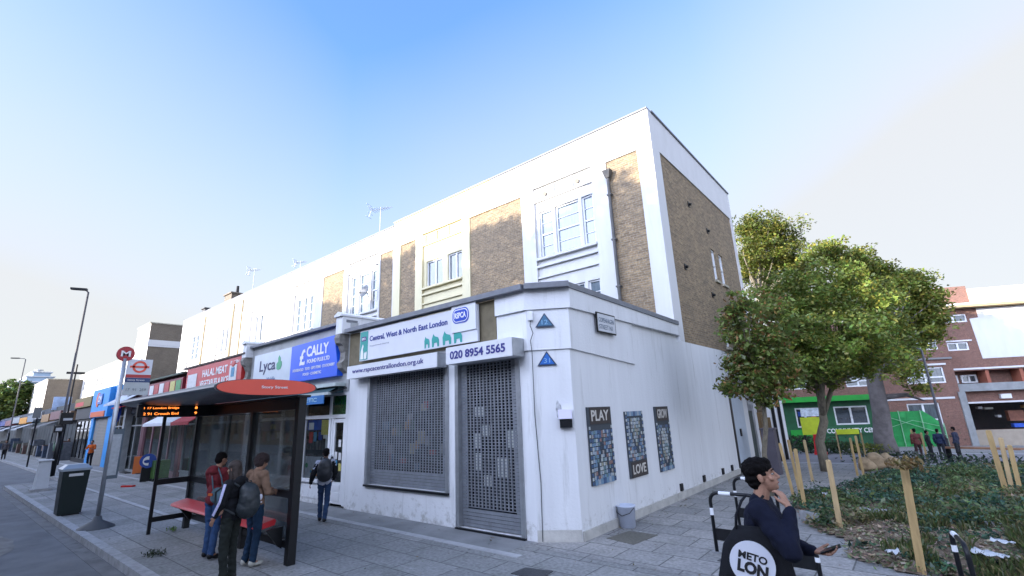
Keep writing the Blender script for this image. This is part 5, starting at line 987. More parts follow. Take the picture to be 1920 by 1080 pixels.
def heart(s, v): w_ = (v - .12) * .95 if v < .6 else .62; e = abs(abs(s) - w_); return 2 if (.12 < v < .9 and e < .08) else (1 if (.15 < v < .85 and abs(s) < w_) else 0)
def oval(s, v): r = math.hypot(s / .6, (v - .52) / .4); return 2 if abs(r - 1) < .12 else (1 if r < 1 else 0)
mosaic(8.17, 9.10, .86, 2.30, 'PLAY', True, 'tile mosaic panel headed PLAY with a triangle in its tiles', tri)
mosaic(9.73, 10.60, .80, 2.18, 'LOVE', False, 'tile mosaic panel with the word LOVE along its foot', heart)
mosaic(11.30, 12.12, .76, 2.26, 'GROW', True, 'tile mosaic panel headed GROW with an oval in its tiles', oval)
# street name plate
t = thing('street_name_plate', 'small framed white street name plate high on the white side wall', 'sign', (XS, 9.1, 3.85)); m = MB(); m.box(XS + .101, XS + .125, 8.70, 9.52, 3.83, 4.27); part('frame', m, BLACK, t); m = MB(); m.box(XS + .126, XS + .131, 8.73, 9.49, 3.86, 4.24); pl_ = part('plate', m, pm('plate_white', (.55, .57, .6), .5, var=.08), t)
GT = pm('faded_grey_text', (.12, .16, .2), .6)
text(pl_, 'COPENHAGEN', (XS + .131, 8.77, 4.06), (0, 1, 0), VZ, .66, .10, GT, lift=.002); text(pl_, 'STREET N1', (XS + .131, 8.77, 3.91), (0, 1, 0), VZ, .58, .10, GT, lift=.002)
# triangles and post box on the chamfered corner
for (s, z, lab, tx, cc_) in ((.34, 3.86, 'upper triangular blue plaque on the chamfered corner', '12', (.04, .14, .25)), (.34, 3.11, 'lower triangular bright blue plaque on the chamfered corner', '31', (.01, .12, .45))):
    k = .06 if z > 3.4 else .012; c = ch(s, z, k); t = thing('triangle_plaque', lab, 'plaque', c, group='triangular plaques'); dv = np.array([*dchv, 0]); nn = np.array([*chn, 0])
    P = [np.array(c) + dv * a + np.array([0, 0, b]) for a, b in ((-.19, 0), (.19, 0), (0, .28))]; m = MB(); m.poly([tuple(p_ + nn * .02) for p_ in P], tuple(-nn * .02)); bd = part('rim', m, pm('plaque_rim', (.02, .04, .08), .5), t)
    P = [np.array(c) + dv * a + np.array([0, 0, b]) for a, b in ((-.145, .025), (.145, .025), (0, .24))]; m = MB(); m.poly([tuple(p_ + nn * .026) for p_ in P], tuple(-nn * .005)); part('face', m, pm('plaque_face' + tx, cc_, .4), t)
    text(t, tx, tuple(np.array(c) - dv * .06 + nn * .026 + np.array([0, 0, .05])), dv, VZ, .12, .09, pm('pale_blue_digits', (.2, .4, .6), .5), lift=.002)
t = thing('wall_post_box', 'small white over black box with a notice on the chamfered corner', 'letter box', ch(.62, 2.05, 0)); m = MB(); m.obox(ch(.62, 2.19, .07), (*dchv, 0), (*chn, 0), VZ, .125, .06, .085); part('white_part', m, pm('lilac_white_plastic', (.74, .72, .86), .4), t); m = MB(); m.obox(ch(.63, 2.02, .055), (*dchv, 0), (*chn, 0), VZ, .115, .045, .075); part('black_part', m, BLACK, t)
m = MB()
for k in range(26): a = 2 * math.pi * k / 26; rr = 1 + .35 * noise.noise(Vector((math.cos(a) * 1.5, math.sin(a) * 1.5, 9))); m.v.append(ch(.50 + .05 * rr * math.cos(a), 2.27 + .16 * rr * math.sin(a), .004))
m.f.append(tuple(range(26))); part('soot_mark', m, pm('soot', (.46, .47, .48), .9, var=.5, vscale=12), H1)

# ================================================================ STREET FURNITURE
# bus shelter
SX0, SX1, SY = -13.40, -8.36, 4.15
S = thing('bus_shelter', 'black framed bus shelter with a curved roof and red bench', 'bus shelter', (SX1, SY, 0))
def fr(m, *a): m.box(*a)
for x, w_ in ((SX1, .066), (-10.25, .06), (SX0, .06)): m = MB(); m.box(x - w_, x + w_, SY - w_, SY + w_, 0, 2.66); part('post', m, BLACK, S)
m = MB(); m.box(SX0 - .03, SX0 + .03, 3.42, 3.48, 0, 2.62); part('post', m, BLACK, S)
for z0, z1, w_ in ((1.00, 1.12, .045), (.24, .34, .045), (2.46, 2.66, .06)):
    m = MB(); m.box(SX0 + .061, -10.311, SY - w_, SY + w_, z0, z1); m.box(-10.189, SX1 - .086, SY - w_, SY + w_, z0, z1); part('rail', m, BLACK, S)
    m = MB(); m.box(SX0 - .028, SX0 + .028, 3.481, SY - .061, z0, z1 if z1 < 2 else 2.56); part('rail', m, BLACK, S)
for a, b in ((SX0 + .065, -10.315), (-10.185, SX1 - .09)):
    m = MB(); m.box(a, b, SY - .006, SY + .006, 1.125, 2.455); part('glass_panel', m, SHELG, S); m = MB(); m.box(a, b, SY - .006, SY + .006, .345, .995); part('glass_panel', m, SHELG, S)
m = MB(); m.box(SX0 - .006, SX0 + .006, 3.485, SY - .065, 1.125, 2.45); part('glass_panel', m, SHELG, S)
RY0, RY1 = 2.62, 4.24
def prof(k=1.0, n=18):   # lens shaped roof section in y,z
    P = []; cy, cz, a, b = (RY0 + RY1) / 2, 2.80, (RY1 - RY0) / 2, .135
    for i in range(2 * n):
        t_ = 2 * math.pi * i / (2 * n); cx_, sx_ = math.cos(t_), math.sin(t_); P.append((cy + a * k * math.copysign(abs(cx_) ** .8, cx_), cz + b * k * math.copysign(abs(sx_) ** .9, sx_) * (1 if sx_ > 0 else .9)))
    return P
m = MB(); m.poly([(-8.02, a, b) for a, b in prof()], (-5.5, 0, 0)); part('roof', m, pm('roof_dark_blue', (.028, .04, .055), .35, var=.15, spec=.6), S)
m = MB(); m.poly([(-7.995, a, b) for a, b in prof(.955)], (-.02, 0, 0)); ep = part('roof_end', m, ORANGE, S); m = MB(); m.poly([(-13.545, a, b) for a, b in reversed(prof(.955))], (.02, 0, 0)); part('roof_end', m, ORANGE, S)
text(ep, 'Story Street', (-7.995, 3.30, 2.775), (0, 1, 0), VZ, .42, .055, WTXT, bold=.01, lift=.003)
m = MB(); m.box(SX0, SX1 + .1, SY - .12, SY + .12, 2.661, 2.70); part('gutter_beam', m, BLACK, S)
# seat
for a, b in ((-13.15, -10.7), (-10.6, -8.75)):
    m = MB(); m.poly([(a, 3.74, .60), (a, 3.72, .56), (a, 3.76, .53), (a, 4.04, .57), (a, 4.06, .64), (a, 4.03, .67), (a, 3.80, .62)][::-1], (b - a, 0, 0)); part('seat', m, pm('red_seat', (.52, .02, .03), .4, var=.08), S)
for x in (-13.0, -10.9, -8.62): m = MB(); m.poly([(x, 3.82, .54), (x, 4.10, .56), (x, 4.10, .22), (x, 4.04, .26)], (.05, 0, 0)); part('seat_bracket', m, BLACK, S)
# departure display
D = thing('departure_display', 'black departure display with amber dot text hung under the shelter roof', 'display', (-12.3, 3.4, 2.48)); m = MB(); m.box(-12.42, -12.30, 2.68, 4.10, 2.46, 2.72); part('casing', m, BLACK, D)
AMB = pm('amber_led', (.3, .08, .01), .5, emit=((1, .25, .04), .45))
for z, s in ((2.61, '1 17 London Bridge'), (2.50, '2 91 Crouch End')): text(D, s, (-12.30, 2.78, z), (0, 1, 0), VZ, .62, .052, AMB, bold=.01, lift=.004)
for z, s in ((2.61, '8'), (2.50, '9')): text(D, s, (-12.30, 3.70, z), (0, 1, 0), VZ, .05, .052, AMB, bold=.04, lift=.004)
m = MB(); m.box(-12.38, -12.34, 2.9, 2.94, 2.721, 2.78); m.box(-12.38, -12.34, 3.8, 3.84, 2.721, 2.78); part('hanger', m, BLACK, D)

# bus stop pole with flag
bx, by = -15.49, 2.93
B = thing('bus_stop_pole', 'grey bus stop pole with red roundel flag and timetable case', 'bus stop', (bx, by, 0))
m = MB(); m.tube([(bx, by, .1), (bx, by, 4.0)], .048, 14); part('pole', m, METAL, B, smooth=True)
m = MB(); m.lathe([(.36, 0), (.35, .03), (.10, .17), (.07, .26), (.001, .27)], (bx, by, 0), 28); part('base', m, pm('dark_cast_base', (.06, .065, .07), .6), B, smooth=True)
m = MB(); m.cyl((bx - .03, by, 4.12), (bx + .03, by, 4.12), .19, n=28); rd = part('roundel', m, pm('dark_red_disc', (.34, .01, .02), .4), B); text(rd, 'M', (bx + .03, by - .10, 4.05), (0, 1, 0), VZ, .20, .15, WTXT, bold=.02)
fy0, fy1 = by + .07, by + .60
m = MB(); m.box(bx - .02, bx + .02, fy0, fy1, 3.08, 4.0); fl = part('flag', m, pm('flag_white', (.60, .62, .66), .4), B)
def fpl(a, b, c, d, mat, nm='flag_band', k=.021): m = MB(); m.box(bx + k, bx + k + .004, fy0 + a, fy0 + b, c, d); return part(nm, m, mat, fl)
m = MB(); m.lathe([(.105, 0), (.155, 0), (.155, .006), (.105, .006)], n=28); m.v = [(bx + .022 + p[2], fy0 + .265 + p[0], 3.80 + p[1]) for p in m.v]; part('ring', m, ORANGE, fl); fpl(.06, .47, 3.775, 3.825, ORANGE, 'ring_bar', .024)
fpl(.0, .53, 3.52, 3.60, pm('flag_red', (.4, .03, .03), .4)); b_ = fpl(.0, .53, 3.40, 3.515, pm('flag_navy', (.02, .05, .14), .4)); text(fl, 'Story Street', (bx + .026, fy0 + .05, 3.43), (0, 1, 0), VZ, .36, .05, WTXT, lift=.002)
fpl(.0, .53, 3.08, 3.395, pm('flag_grey', (.42, .46, .46), .5, var=.1)); text(fl, '17  91  259', (bx + .026, fy0 + .05, 3.18), (0, 1, 0), VZ, .42, .07, pm('flag_digits', (.12, .14, .16), .5), lift=.002)
m = MB(); m.box(bx - .035, bx + .035, by - .02, by + .24, 1.08, 2.25); tc = part('timetable_case', m, pm('slate_grey_case', (.10, .13, .15), .5), B); m = MB(); m.box(bx + .036, bx + .041, by + .02, by + .20, 1.16, 2.12); part('timetable', m, pm('timetable_paper', (.42, .45, .46), .3, var=.15, vscale=14), tc)
# litter bin
gx, gy = -18.75, 2.86
b = thing('litter_bin', 'large black litter bin with a grey lid by the kerb', 'bin', (gx, gy, 0))
m = MB(); m.add([(gx - .25, gy - .25, 0.04), (gx + .25, gy - .25, 0.04), (gx + .25, gy + .25, 0.04), (gx - .25, gy + .25, 0.04), (gx - .30, gy - .29, 1.16), (gx + .30, gy - .29, 1.16), (gx + .30, gy + .29, 1.16), (gx - .30, gy + .29, 1.16)], [(0, 3, 2, 1), (4, 5, 6, 7), (0, 1, 5, 4), (1, 2, 6, 5), (2, 3, 7, 6), (3, 0, 4, 7)]); part('body', m, pm('bin_black', (.008, .015, .015), .4, spec=.3), b)
m = MB(); m.box(gx - .22, gx + .22, gy - .22, gy + .22, 0, .039); part('plinth', m, BLACK, b)
m = MB(); m.add([(gx - .33, gy - .32, 1.161), (gx + .33, gy - .32, 1.161), (gx + .33, gy + .32, 1.161), (gx - .33, gy + .32, 1.161), (gx - .33, gy - .32, 1.22), (gx + .33, gy - .32, 1.22), (gx + .33, gy + .32, 1.22), (gx - .33, gy + .32, 1.22), (gx - .2, gy - .2, 1.33), (gx + .2, gy - .2, 1.33), (gx + .2, gy + .2, 1.33), (gx - .2, gy + .2, 1.33)],
    [(0, 3, 2, 1), (0, 1, 5, 4), (1, 2, 6, 5), (2, 3, 7, 6), (3, 0, 4, 7), (4, 5, 9, 8), (5, 6, 10, 9), (6, 7, 11, 10), (7, 4, 8, 11), (8, 9, 10, 11)]); part('lid', m, pm('bin_lid_grey', (.25, .29, .33), .4, .3), b)
m = MB(); m.box(gx + .285, gx + .30, gy - .15, gy + .15, 1.02, 1.09); m.v = [(p[0] + .008, p[1], p[2]) for p in m.v]; part('plate', m, pm('plate_pale', (.5, .5, .5), .5), b)
# pale bollard box, far sign posts and lamps
x, y, _ = G(74, 920); t = thing('pale_bollard', 'squat pale grey bollard box standing at the kerb corner', 'bollard', (x, y, 0)); m = MB(); m.add([(x - .3, y - .2, .09), (x + .3, y - .2, .09), (x + .3, y + .2, .09), (x - .3, y + .2, .09), (x - .26, y - .16, 1.12), (x + .26, y - .16, 1.12), (x + .26, y + .16, 1.12), (x - .26, y + .16, 1.12)], [(0, 3, 2, 1), (4, 5, 6, 7), (0, 1, 5, 4), (1, 2, 6, 5), (2, 3, 7, 6), (3, 0, 4, 7)]); part('body', m, pm('pale_grey_plastic', (.44, .47, .50), .5, var=.08), t); m = MB(); m.box(x - .42, x + .42, y - .3, y + .3, 0, .089); part('base', m, GRAN, t); m = MB(); m.box(x - .32, x + .32, y - .22, y + .22, 1.121, 1.16); part('cap', m, MATS['pale_grey_plastic'], t)
def lamp(x, y, h, arm, lab, base=1.3, dirn=(-1, 0), z0=0.0, r=.06, lean=0.0):
    t = thing('street_lamp', lab, 'street lamp', (x, y, z0), group='street lamps'); m = MB(); m.tube([(x, y, z0), (x, y, z0 + base)], .11, 14); part('base_column', m, BLACK, t, smooth=True)
    m = MB(); m.tube([(x, y, z0 + base), (x, y, z0 + base + .15), (x, y, z0 + h - .1), (x + dirn[0] * .12, y + dirn[1] * .12, z0 + h), (x + dirn[0] * arm, y + dirn[1] * arm, z0 + h + .05)], [.09, r, r * .8, r * .6, r * .5], 12); part('column', m, pm('lamp_column_grey', (.06, .06, .07), .5), t, smooth=True)
    c = np.array([x + dirn[0] * (arm + .3), y + dirn[1] * (arm + .3), z0 + h + .05]); d3 = np.array([dirn[0], dirn[1], 0.]); m = MB(); m.obox(c, d3, np.array([-dirn[1], dirn[0], 0.]), VZ, .36, .13, .05); m.obox(c + np.array([0, 0, -.056]), d3, np.array([-dirn[1], dirn[0], 0.]), VZ, .28, .10, .006); part('lamp_head', m, BLACK, t); return t
x, y, _ = G(97, 893); lamp(x, y, 10.0, .12, 'tall street lamp rising above the bin near the kerb', 2.2, (-.35, -.94))
m = MB(); m.tube([(x, y, 2.6), (x + .0, y, 3.9)], .16, 10); 
sp_ = thing('lamp_sign_cluster', 'cluster of small dark boxes strapped to the tall lamp post', 'sign', (x, y, 2.0)); m = MB(); m.obox((x + .14, y + .1, 2.9), (1, 0, 0), (0, 1, 0), VZ, .16, .26, .3); m.obox((x + .14, y - .12, 2.35), (1, 0, 0), (0, 1, 0), VZ, .12, .2, .16); part('boxes', m, BLACK, sp_); m = MB(); m.obox((x + .31, y + .15, 2.85), (1, 0, 0), (0, 1, 0), VZ, .01, .18, .06); part('sticker', m, pm('sticker_white', (.45, .48, .52), .5), sp_); m = MB(); m.obox((x + .27, y - .12, 2.35), (1, 0, 0), (0, 1, 0), VZ, .01, .12, .08); part('sticker', m, MATS['sticker_white'], sp_)
x, y, _ = G(8, 852); lamp(x, y, 10.6, .6, 'distant street lamp against the green tree at the end of the road', 2.2, (-.35, -.94))
x, y, _ = G(50, 876); t = thing('sign_post', 'thin dark sign post on the far kerb', 'sign post', (x, y, 0)); m = MB(); m.tube([(x, y, 0), (x, y, 3.9)], .045, 8); part('post', m, BLACK, t); m = MB(); m.box(x - .0, x + .05, y - .25, y + .15, 3.2, 3.9); part('panel', m, pm('sign_back_grey', (.12, .13, .13), .5), t)
x, y, _ = G(108, 872); t = thing('street_name_post', 'thin lamp like post with small arm behind the tall lamp', 'sign post', (x, y, 0)); m = MB(); m.tube([(x, y, 0), (x, y, 6.9)], .05, 8); m.box(x - .05, x + .05, y - .5, y + .5, 6.2, 6.35); part('post', m, BLACK, t)
p0_, p1_ = PX(99, 757, -62), PX(133, 757, -62)
t = thing('hanging_sign', 'blue and white hanging sign board jutting from the far shops', 'sign', (-62, p0_[1], 4.2)); m = MB(); m.box(-62.1, -61.95, p0_[1], p1_[1], PX(115, 768, -62)[2], PX(115, 744, -62)[2]); part('board', m, pm('blue_white_board', (.30, .40, .58), .5, var=.35, vscale=1.2), t); m = MB(); m.box(-62.05, -62.0, p1_[1] + .001, 7.6, 4.9, 5.0); part('bracket_arm', m, BLACK, t)
x, y, z = G(1782, 862); lamp(x, y, 4.9, .35, 'slender dark lamp post standing on the plaza before the flats', .9, (-.75, -.2), z, .055)
m = MB(); m.box(x - .08, x + .08, y - .09, y - .08, z + 2.2, z + 2.4)
# cycle hoops with white bands
def hoop(p0, p1, h, lab, plate=True, band=True):
    p0, p1 = np.array([*p0, 0.]), np.array([*p1, 0.]); d = p1 - p0; L = np.linalg.norm(d); d /= L; r = .13
    t = thing('cycle_stand', lab, 'cycle stand', tuple(p0), group='black cycle stands'); P = [p0, p0 + [0, 0, h - r]]
    for k in range(1, 6): a = math.pi / 2 * k / 6; P.append(p0 + d * r * (1 - math.cos(a)) + np.array([0, 0, h - r + r * math.sin(a)]))
    P.append(p0 + d * r + np.array([0, 0, h])); P.append(p1 - d * r + np.array([0, 0, h]))
    for k in range(1, 6): a = math.pi / 2 * k / 6; P.append(p1 - d * r * (1 - math.sin(a)) + np.array([0, 0, h - r + r * math.cos(a)]))
    P += [p1 + [0, 0, h - r], p1]; m = MB(); m.tube(P, .027, 12); part('hoop', m, BLACK, t, smooth=True)
    if plate: m = MB(); c = (p0 + p1) / 2 + [0, 0, .27]; m.obox(c, d, np.array([-d[1], d[0], 0]), VZ, L / 2 - .025, .012, .085); part('lower_plate', m, BLACK, t)
    if band: m = MB(); m.cyl(p0 + [0, 0, h * .62], p0 + [0, 0, h * .74], .0295, n=12); part('reflective_band', m, pm('white_tape', (.7, .72, .75), .5), t); m = MB(); m.cyl(p0 + d * (r + .02) + [0, 0, h], p0 + d * (r + .20) + [0, 0, h], .0295, n=12); part('reflective_band', m, pm('white_tape', (.7, .72, .75), .5), t)
    for p in (p0, p1): m = MB(); m.cyl(p + [0, 0, .003], p + [0, 0, .02], .07, n=16); part('foot_ring', m, METAL, t)
    return t
g0 = G(1345, 1036)[:2]; hoop(g0, (g0[0] + .72, g0[1] - .02), .88, 'nearer black cycle stand with white bands behind the tote bag')
g1 = G(1388, 990)[:2]; hoop(g1, (g1[0] + .72, g1[1] - .05), .88, 'further black cycle stand partly hidden behind the man')
g2 = G(1545, 1105)[:2]; hoop((g2[0] - .02, g2[1] + .05), (g2[0] - .75, g2[1] + .1), .46, 'black cycle stand whose end shows right of the man')
g3 = G(1808, 1100)[:2]; hoop(g3, (g3[0] + .1, g3[1] - .72), .62, 'black hoop post with pale top standing at the bed edge', plate=False, band=True)
# bucket
x, y, _ = G(1177, 988); t = thing('plastic_bucket', 'white plastic bucket standing against the side wall', 'bucket', (x, y, 0)); m = MB(); m.lathe([(.001, .012), (.135, .012), (.14, .0), (.155, .005), (.178, .37), (.188, .375), (.188, .40), (.172, .40), (.15, .02), (.001, .02)], (x, y, 0), 28); part('tub', m, pm('bucket_white', (.52, .57, .68), .4, var=.06), t, smooth=True)
m = MB(); m.tube([(x - .18, y - .02, .36), (x - .14, y - .13, .27), (x, y - .20, .23), (x + .14, y - .14, .28), (x + .18, y - .02, .36)], .006, 6); part('handle', m, BLACK, t)
# covers in the pavement
def cover(pts, mat, lab, dz=.010):
    P = [G(*p) for p in pts]; m = MB(); m.add([(p[0], p[1], dz) for p in P] + [(p[0], p[1], -.02) for p in P], [(0, 1, 2, 3)[::-1], (0, 1, 5, 4), (1, 2, 6, 5), (2, 3, 7, 6), (3, 0, 4, 7)])
    o = single('inspection_cover', m, mat, lab, 'inspection cover', 'covers in the pavement'); recalc(o); return o
cover([(1137, 1010), (1180, 996), (1234, 1004), (1188, 1022)], pm('brown_iron_cover', (.11, .105, .085), .7, var=.25, vscale=20, bump=.8, bscale=60), 'large brown iron cover near the bucket')
cover([(958, 1076), (985, 1065), (1037, 1072), (1012, 1088)], pm('dark_iron_cover', (.04, .042, .045), .6, var=.3, vscale=20, bump=.8, bscale=60), 'dark iron cover at the lower middle of the pavement')
cover([(1345, 1052), (1372, 1040), (1420, 1048), (1395, 1064)], pm('dark_iron_cover', (.04, .042, .045), .6), 'dark cover on the plaza under the tote bag')
# timber stakes around the bed: foot pixel, top pixel
ST = [((1728, 1076), (1695, 876), .055, 'tall pale stake in front of the bed with a leafy tuft behind'), ((1577, 998), (1553, 864), .05, 'stake just right of the slim tree trunk'), ((1510, 957), (1491, 843), .045, 'thin stake nearest the man’s face'), ((1490, 935), (1462, 832), .04, 'leaning stake rising above the man’s face'), ((1500, 925), (1478, 826), .04, 'weathered grey stake between two others left of the trunk'), ((1524, 903), (1508, 826), .045, 'stake with a reddish top left of the slim trunk'),
      ((1608, 892), (1594, 822), .04, 'left stake of the crossed pair beside the boulders'), ((1620, 893), (1604, 818), .04, 'right stake of the crossed pair beside the boulders'), ((1626, 868), (1614, 812), .035, 'short stake far behind the crossed pair'), ((1578, 862), (1567, 810), .035, 'green tinged stake right behind the slim trunk'),
      ((1722, 862), (1708, 806), .04, 'leaning stake in front of the person in maroon'), ((1740, 868), (1727, 812), .04, 'stake between two people on the far path'), ((1889, 930), (1853, 808), .06, 'thick leaning stake left of the right hand group'), ((1900, 932), (1876, 822), .05, 'middle stake of the right hand group'), ((1916, 934), (1893, 836), .05, 'rightmost stake of the right hand group')]
for k, (f, tp, r_, lab) in enumerate(ST):
    g = G(*f); gg = np.array(g); rr = ray(*tp); d_ = math.hypot(g[0], g[1]); tt = d_ / math.hypot(rr[0], rr[1]); top = np.array([rr[0] * tt, rr[1] * tt, CAM_H + rr[2] * tt]); top[:2] = gg[:2] + (top[:2] - gg[:2]) * 1.0
    t = thing('timber_stake', lab, 'stake', tuple(gg), group='timber stakes around the planting bed'); m = MB(); m.bar(gg - [0, 0, .1], top, r_ * 1.7, r_ * 1.7); q = (top - gg) / np.linalg.norm(top - gg); m.cyl(top, top + q * .02, r_ * .8, r_ * .5, 4); part('shaft', m, WOOD if k % 4 != 1 else pm('pale_stake', (.40, .29, .15), .8, var=.2, stretch=(6, 6, .8)), t)
# edging boards inside the bed
for k, (a, b) in enumerate((((1612, 972), (1740, 985)), ((1845, 1001), (1935, 1012)), ((1505, 978), (1560, 990)))):
    p, q = np.array(G(*a)), np.array(G(*b)); m = MB(); m.bar(p + [0, 0, .12], q + [0, 0, .12], .10, .16); single('edging_kerb', m, GRAN, ['grey granite edging behind the tall front stake', 'grey granite edging at the right of the bed', 'short grey edging behind the man’s elbow'][k], 'edging', 'granite edgings in the bed')
# long timber bench rail on the path
p, q = np.array(G(1778, 862)), np.array(G(1925, 868)); t = thing('timber_bench', 'long low reddish timber bench rail across the far path', 'bench', tuple(p)); m = MB(); m.bar(p + [0, 0, .52], q + [0, 0, .52], .40, .07); part('seat', m, pm('bench_timber', (.26, .13, .07), .7, var=.15), t)
for k in range(4): c = p + (q - p) * (k + .3) / 4; m = MB(); m.bar(c, c + [0, 0, .48], .08, .08); part('leg', m, BLACK, t)
# pale boulders and tuft in the bed
for k, (a, s, lab) in enumerate((((1625, 888), .26, 'tan boulder beside the crossed stakes'), ((1645, 884), .34, 'upright tan boulder, second along'), ((1664, 880), .30, 'broad tan boulder in the middle'), ((1680, 886), .26, 'low tan boulder behind the tall stake'))):
    g = np.array(G(*a)); g[2] += .1; m = MB(); m.ell(g + [0, 0, s * .7], s * .8, s * .7, s * .9, n=14, m=9); m.ell(g + [.1, 0, s * .4], s * .9, s * .7, s * .6, n=14, m=9); me = remeshed(m, .05, 2, .05, 4, tuple(g)); me.materials.append(pm('tan_sandstone', (.30, .22, .13), .9, var=.3, vscale=6, bump=.6)); o = bpy.data.objects.new('boulder', me); COL.objects.link(o); o.location = tuple(g); tag(o, lab, 'boulder', 'tan boulders in the bed')
# litter in the bed
def paper(a, sx, sy, rz, mat, lab, z=.22):
    g = np.array(G(*a)); g[2] = bedz(g[0], g[1]) + z - .1 if inbed(g[0], g[1]) else .03; m = MB(); n = 7
    for i in range(n):
        for j in range(n): u, v = (i / 6 - .5), (j / 6 - .5); c, s = math.cos(rz), math.sin(rz); m.v.append((g[0] + u * sx * c - v * sy * s, g[1] + u * sx * s + v * sy * c, g[2] + .05 * noise.noise(Vector((u * 4, v * 4, rz))) + .04 * abs(u)))
    for i in range(n - 1):
        for j in range(n - 1): k = i * n + j; m.f.append((k, k + n, k + n + 1, k + 1))
    o = single('litter_sheet', m, mat, lab, 'litter', smooth=True); md = o.modifiers.new('s', 'SOLIDIFY'); md.thickness = .004; return o
PW = pm('crumpled_white', (.48, .50, .52), .6)
paper((1680, 1062), .15, .13, .4, PW, 'crumpled white packet in the leaves by the tall stake'); paper((1890, 1052), .24, .11, -.3, PW, 'crumpled pale plastic in the grass at the right'); paper((1865, 1073), .34, .17, -.5, PW, 'larger white paper sheet at the lower right corner'); paper((1550, 945), .1, .08, .2, PW, 'tiny white scrap under the greenery')
# ================================================================ PEOPLE
def mixp(a, b, t): return tuple(a[i] + (b[i] - a[i]) * t for i in range(3))
def vn(a): a = np.array(a, float); return a / (np.linalg.norm(a) + 1e-9)
def hand(mb, w, d, n, side, curl=.5, s=1.0, thumb=1):
    """palm and five separate fingers: wrist w, direction d, palm normal n (fingers curl towards n)"""
    w, d, n = np.array(w, float), vn(d), vn(n); a = vn(np.cross(d, n)) * side; P = w + d * .045 * s
    for k in (-1.2, -.4, .4, 1.2): mb.cap(w + a * k * .012 * s, w + d * .085 * s + a * k * .019 * s, .014 * s, .0105 * s, 8)
    for k, (o, l) in enumerate(((-1.5, .068), (-.5, .078), (.5, .073), (1.5, .056))):
        p0 = w + d * .088 * s + a * o * .0195 * s; c0 = curl * .45; d1 = vn(d * math.cos(c0) + n * math.sin(c0)); p1 = p0 + d1 * l * .5 * s
        c1 = curl * 1.3; d2 = vn(d * math.cos(c1) + n * math.sin(c1)); p2 = p1 + d2 * l * .32 * s; c2 = curl * 1.9; d3 = vn(d * math.cos(c2) + n * math.sin(c2)); p3 = p2 + d3 * l * .25 * s
        mb.cap(p0, p1, .0094 * s, .0085 * s, 8); mb.cap(p1, p2, .0085 * s, .0078 * s, 8); mb.cap(p2, p3, .0078 * s, .007 * s, 8)
    t0 = w + d * .022 * s - a * .020 * s * thumb; t1 = t0 + vn(d * .6 - a * .75 * thumb + n * .3) * .042 * s; t2 = t1 + vn(d * .9 - a * .25 * thumb + n * .4) * .034 * s
    mb.cap(t0, t1, .0135 * s, .011 * s, 8); mb.cap(t1, t2, .0105 * s, .0085 * s, 8)
DEFJ = dict(head=(0, .02, 1.635), neck=(0, -.01, 1.47), chest=(0, 0, 1.30), waist=(0, 0, 1.08), pelvis=(0, 0, .94), ls=(-.175, -.01, 1.425), rs=(.175, -.01, 1.425),
            le=(-.23, -.03, 1.15), re=(.23, -.03, 1.15), lw=(-.23, .06, .91), rw=(.23, .06, .91), lh=(-.09, 0, .92), rh=(.09, 0, .92), lk=(-.10, .02, .50), rk=(.10, .02, .50), la=(-.10, -.03, .09), ra=(.10, -.03, .09))
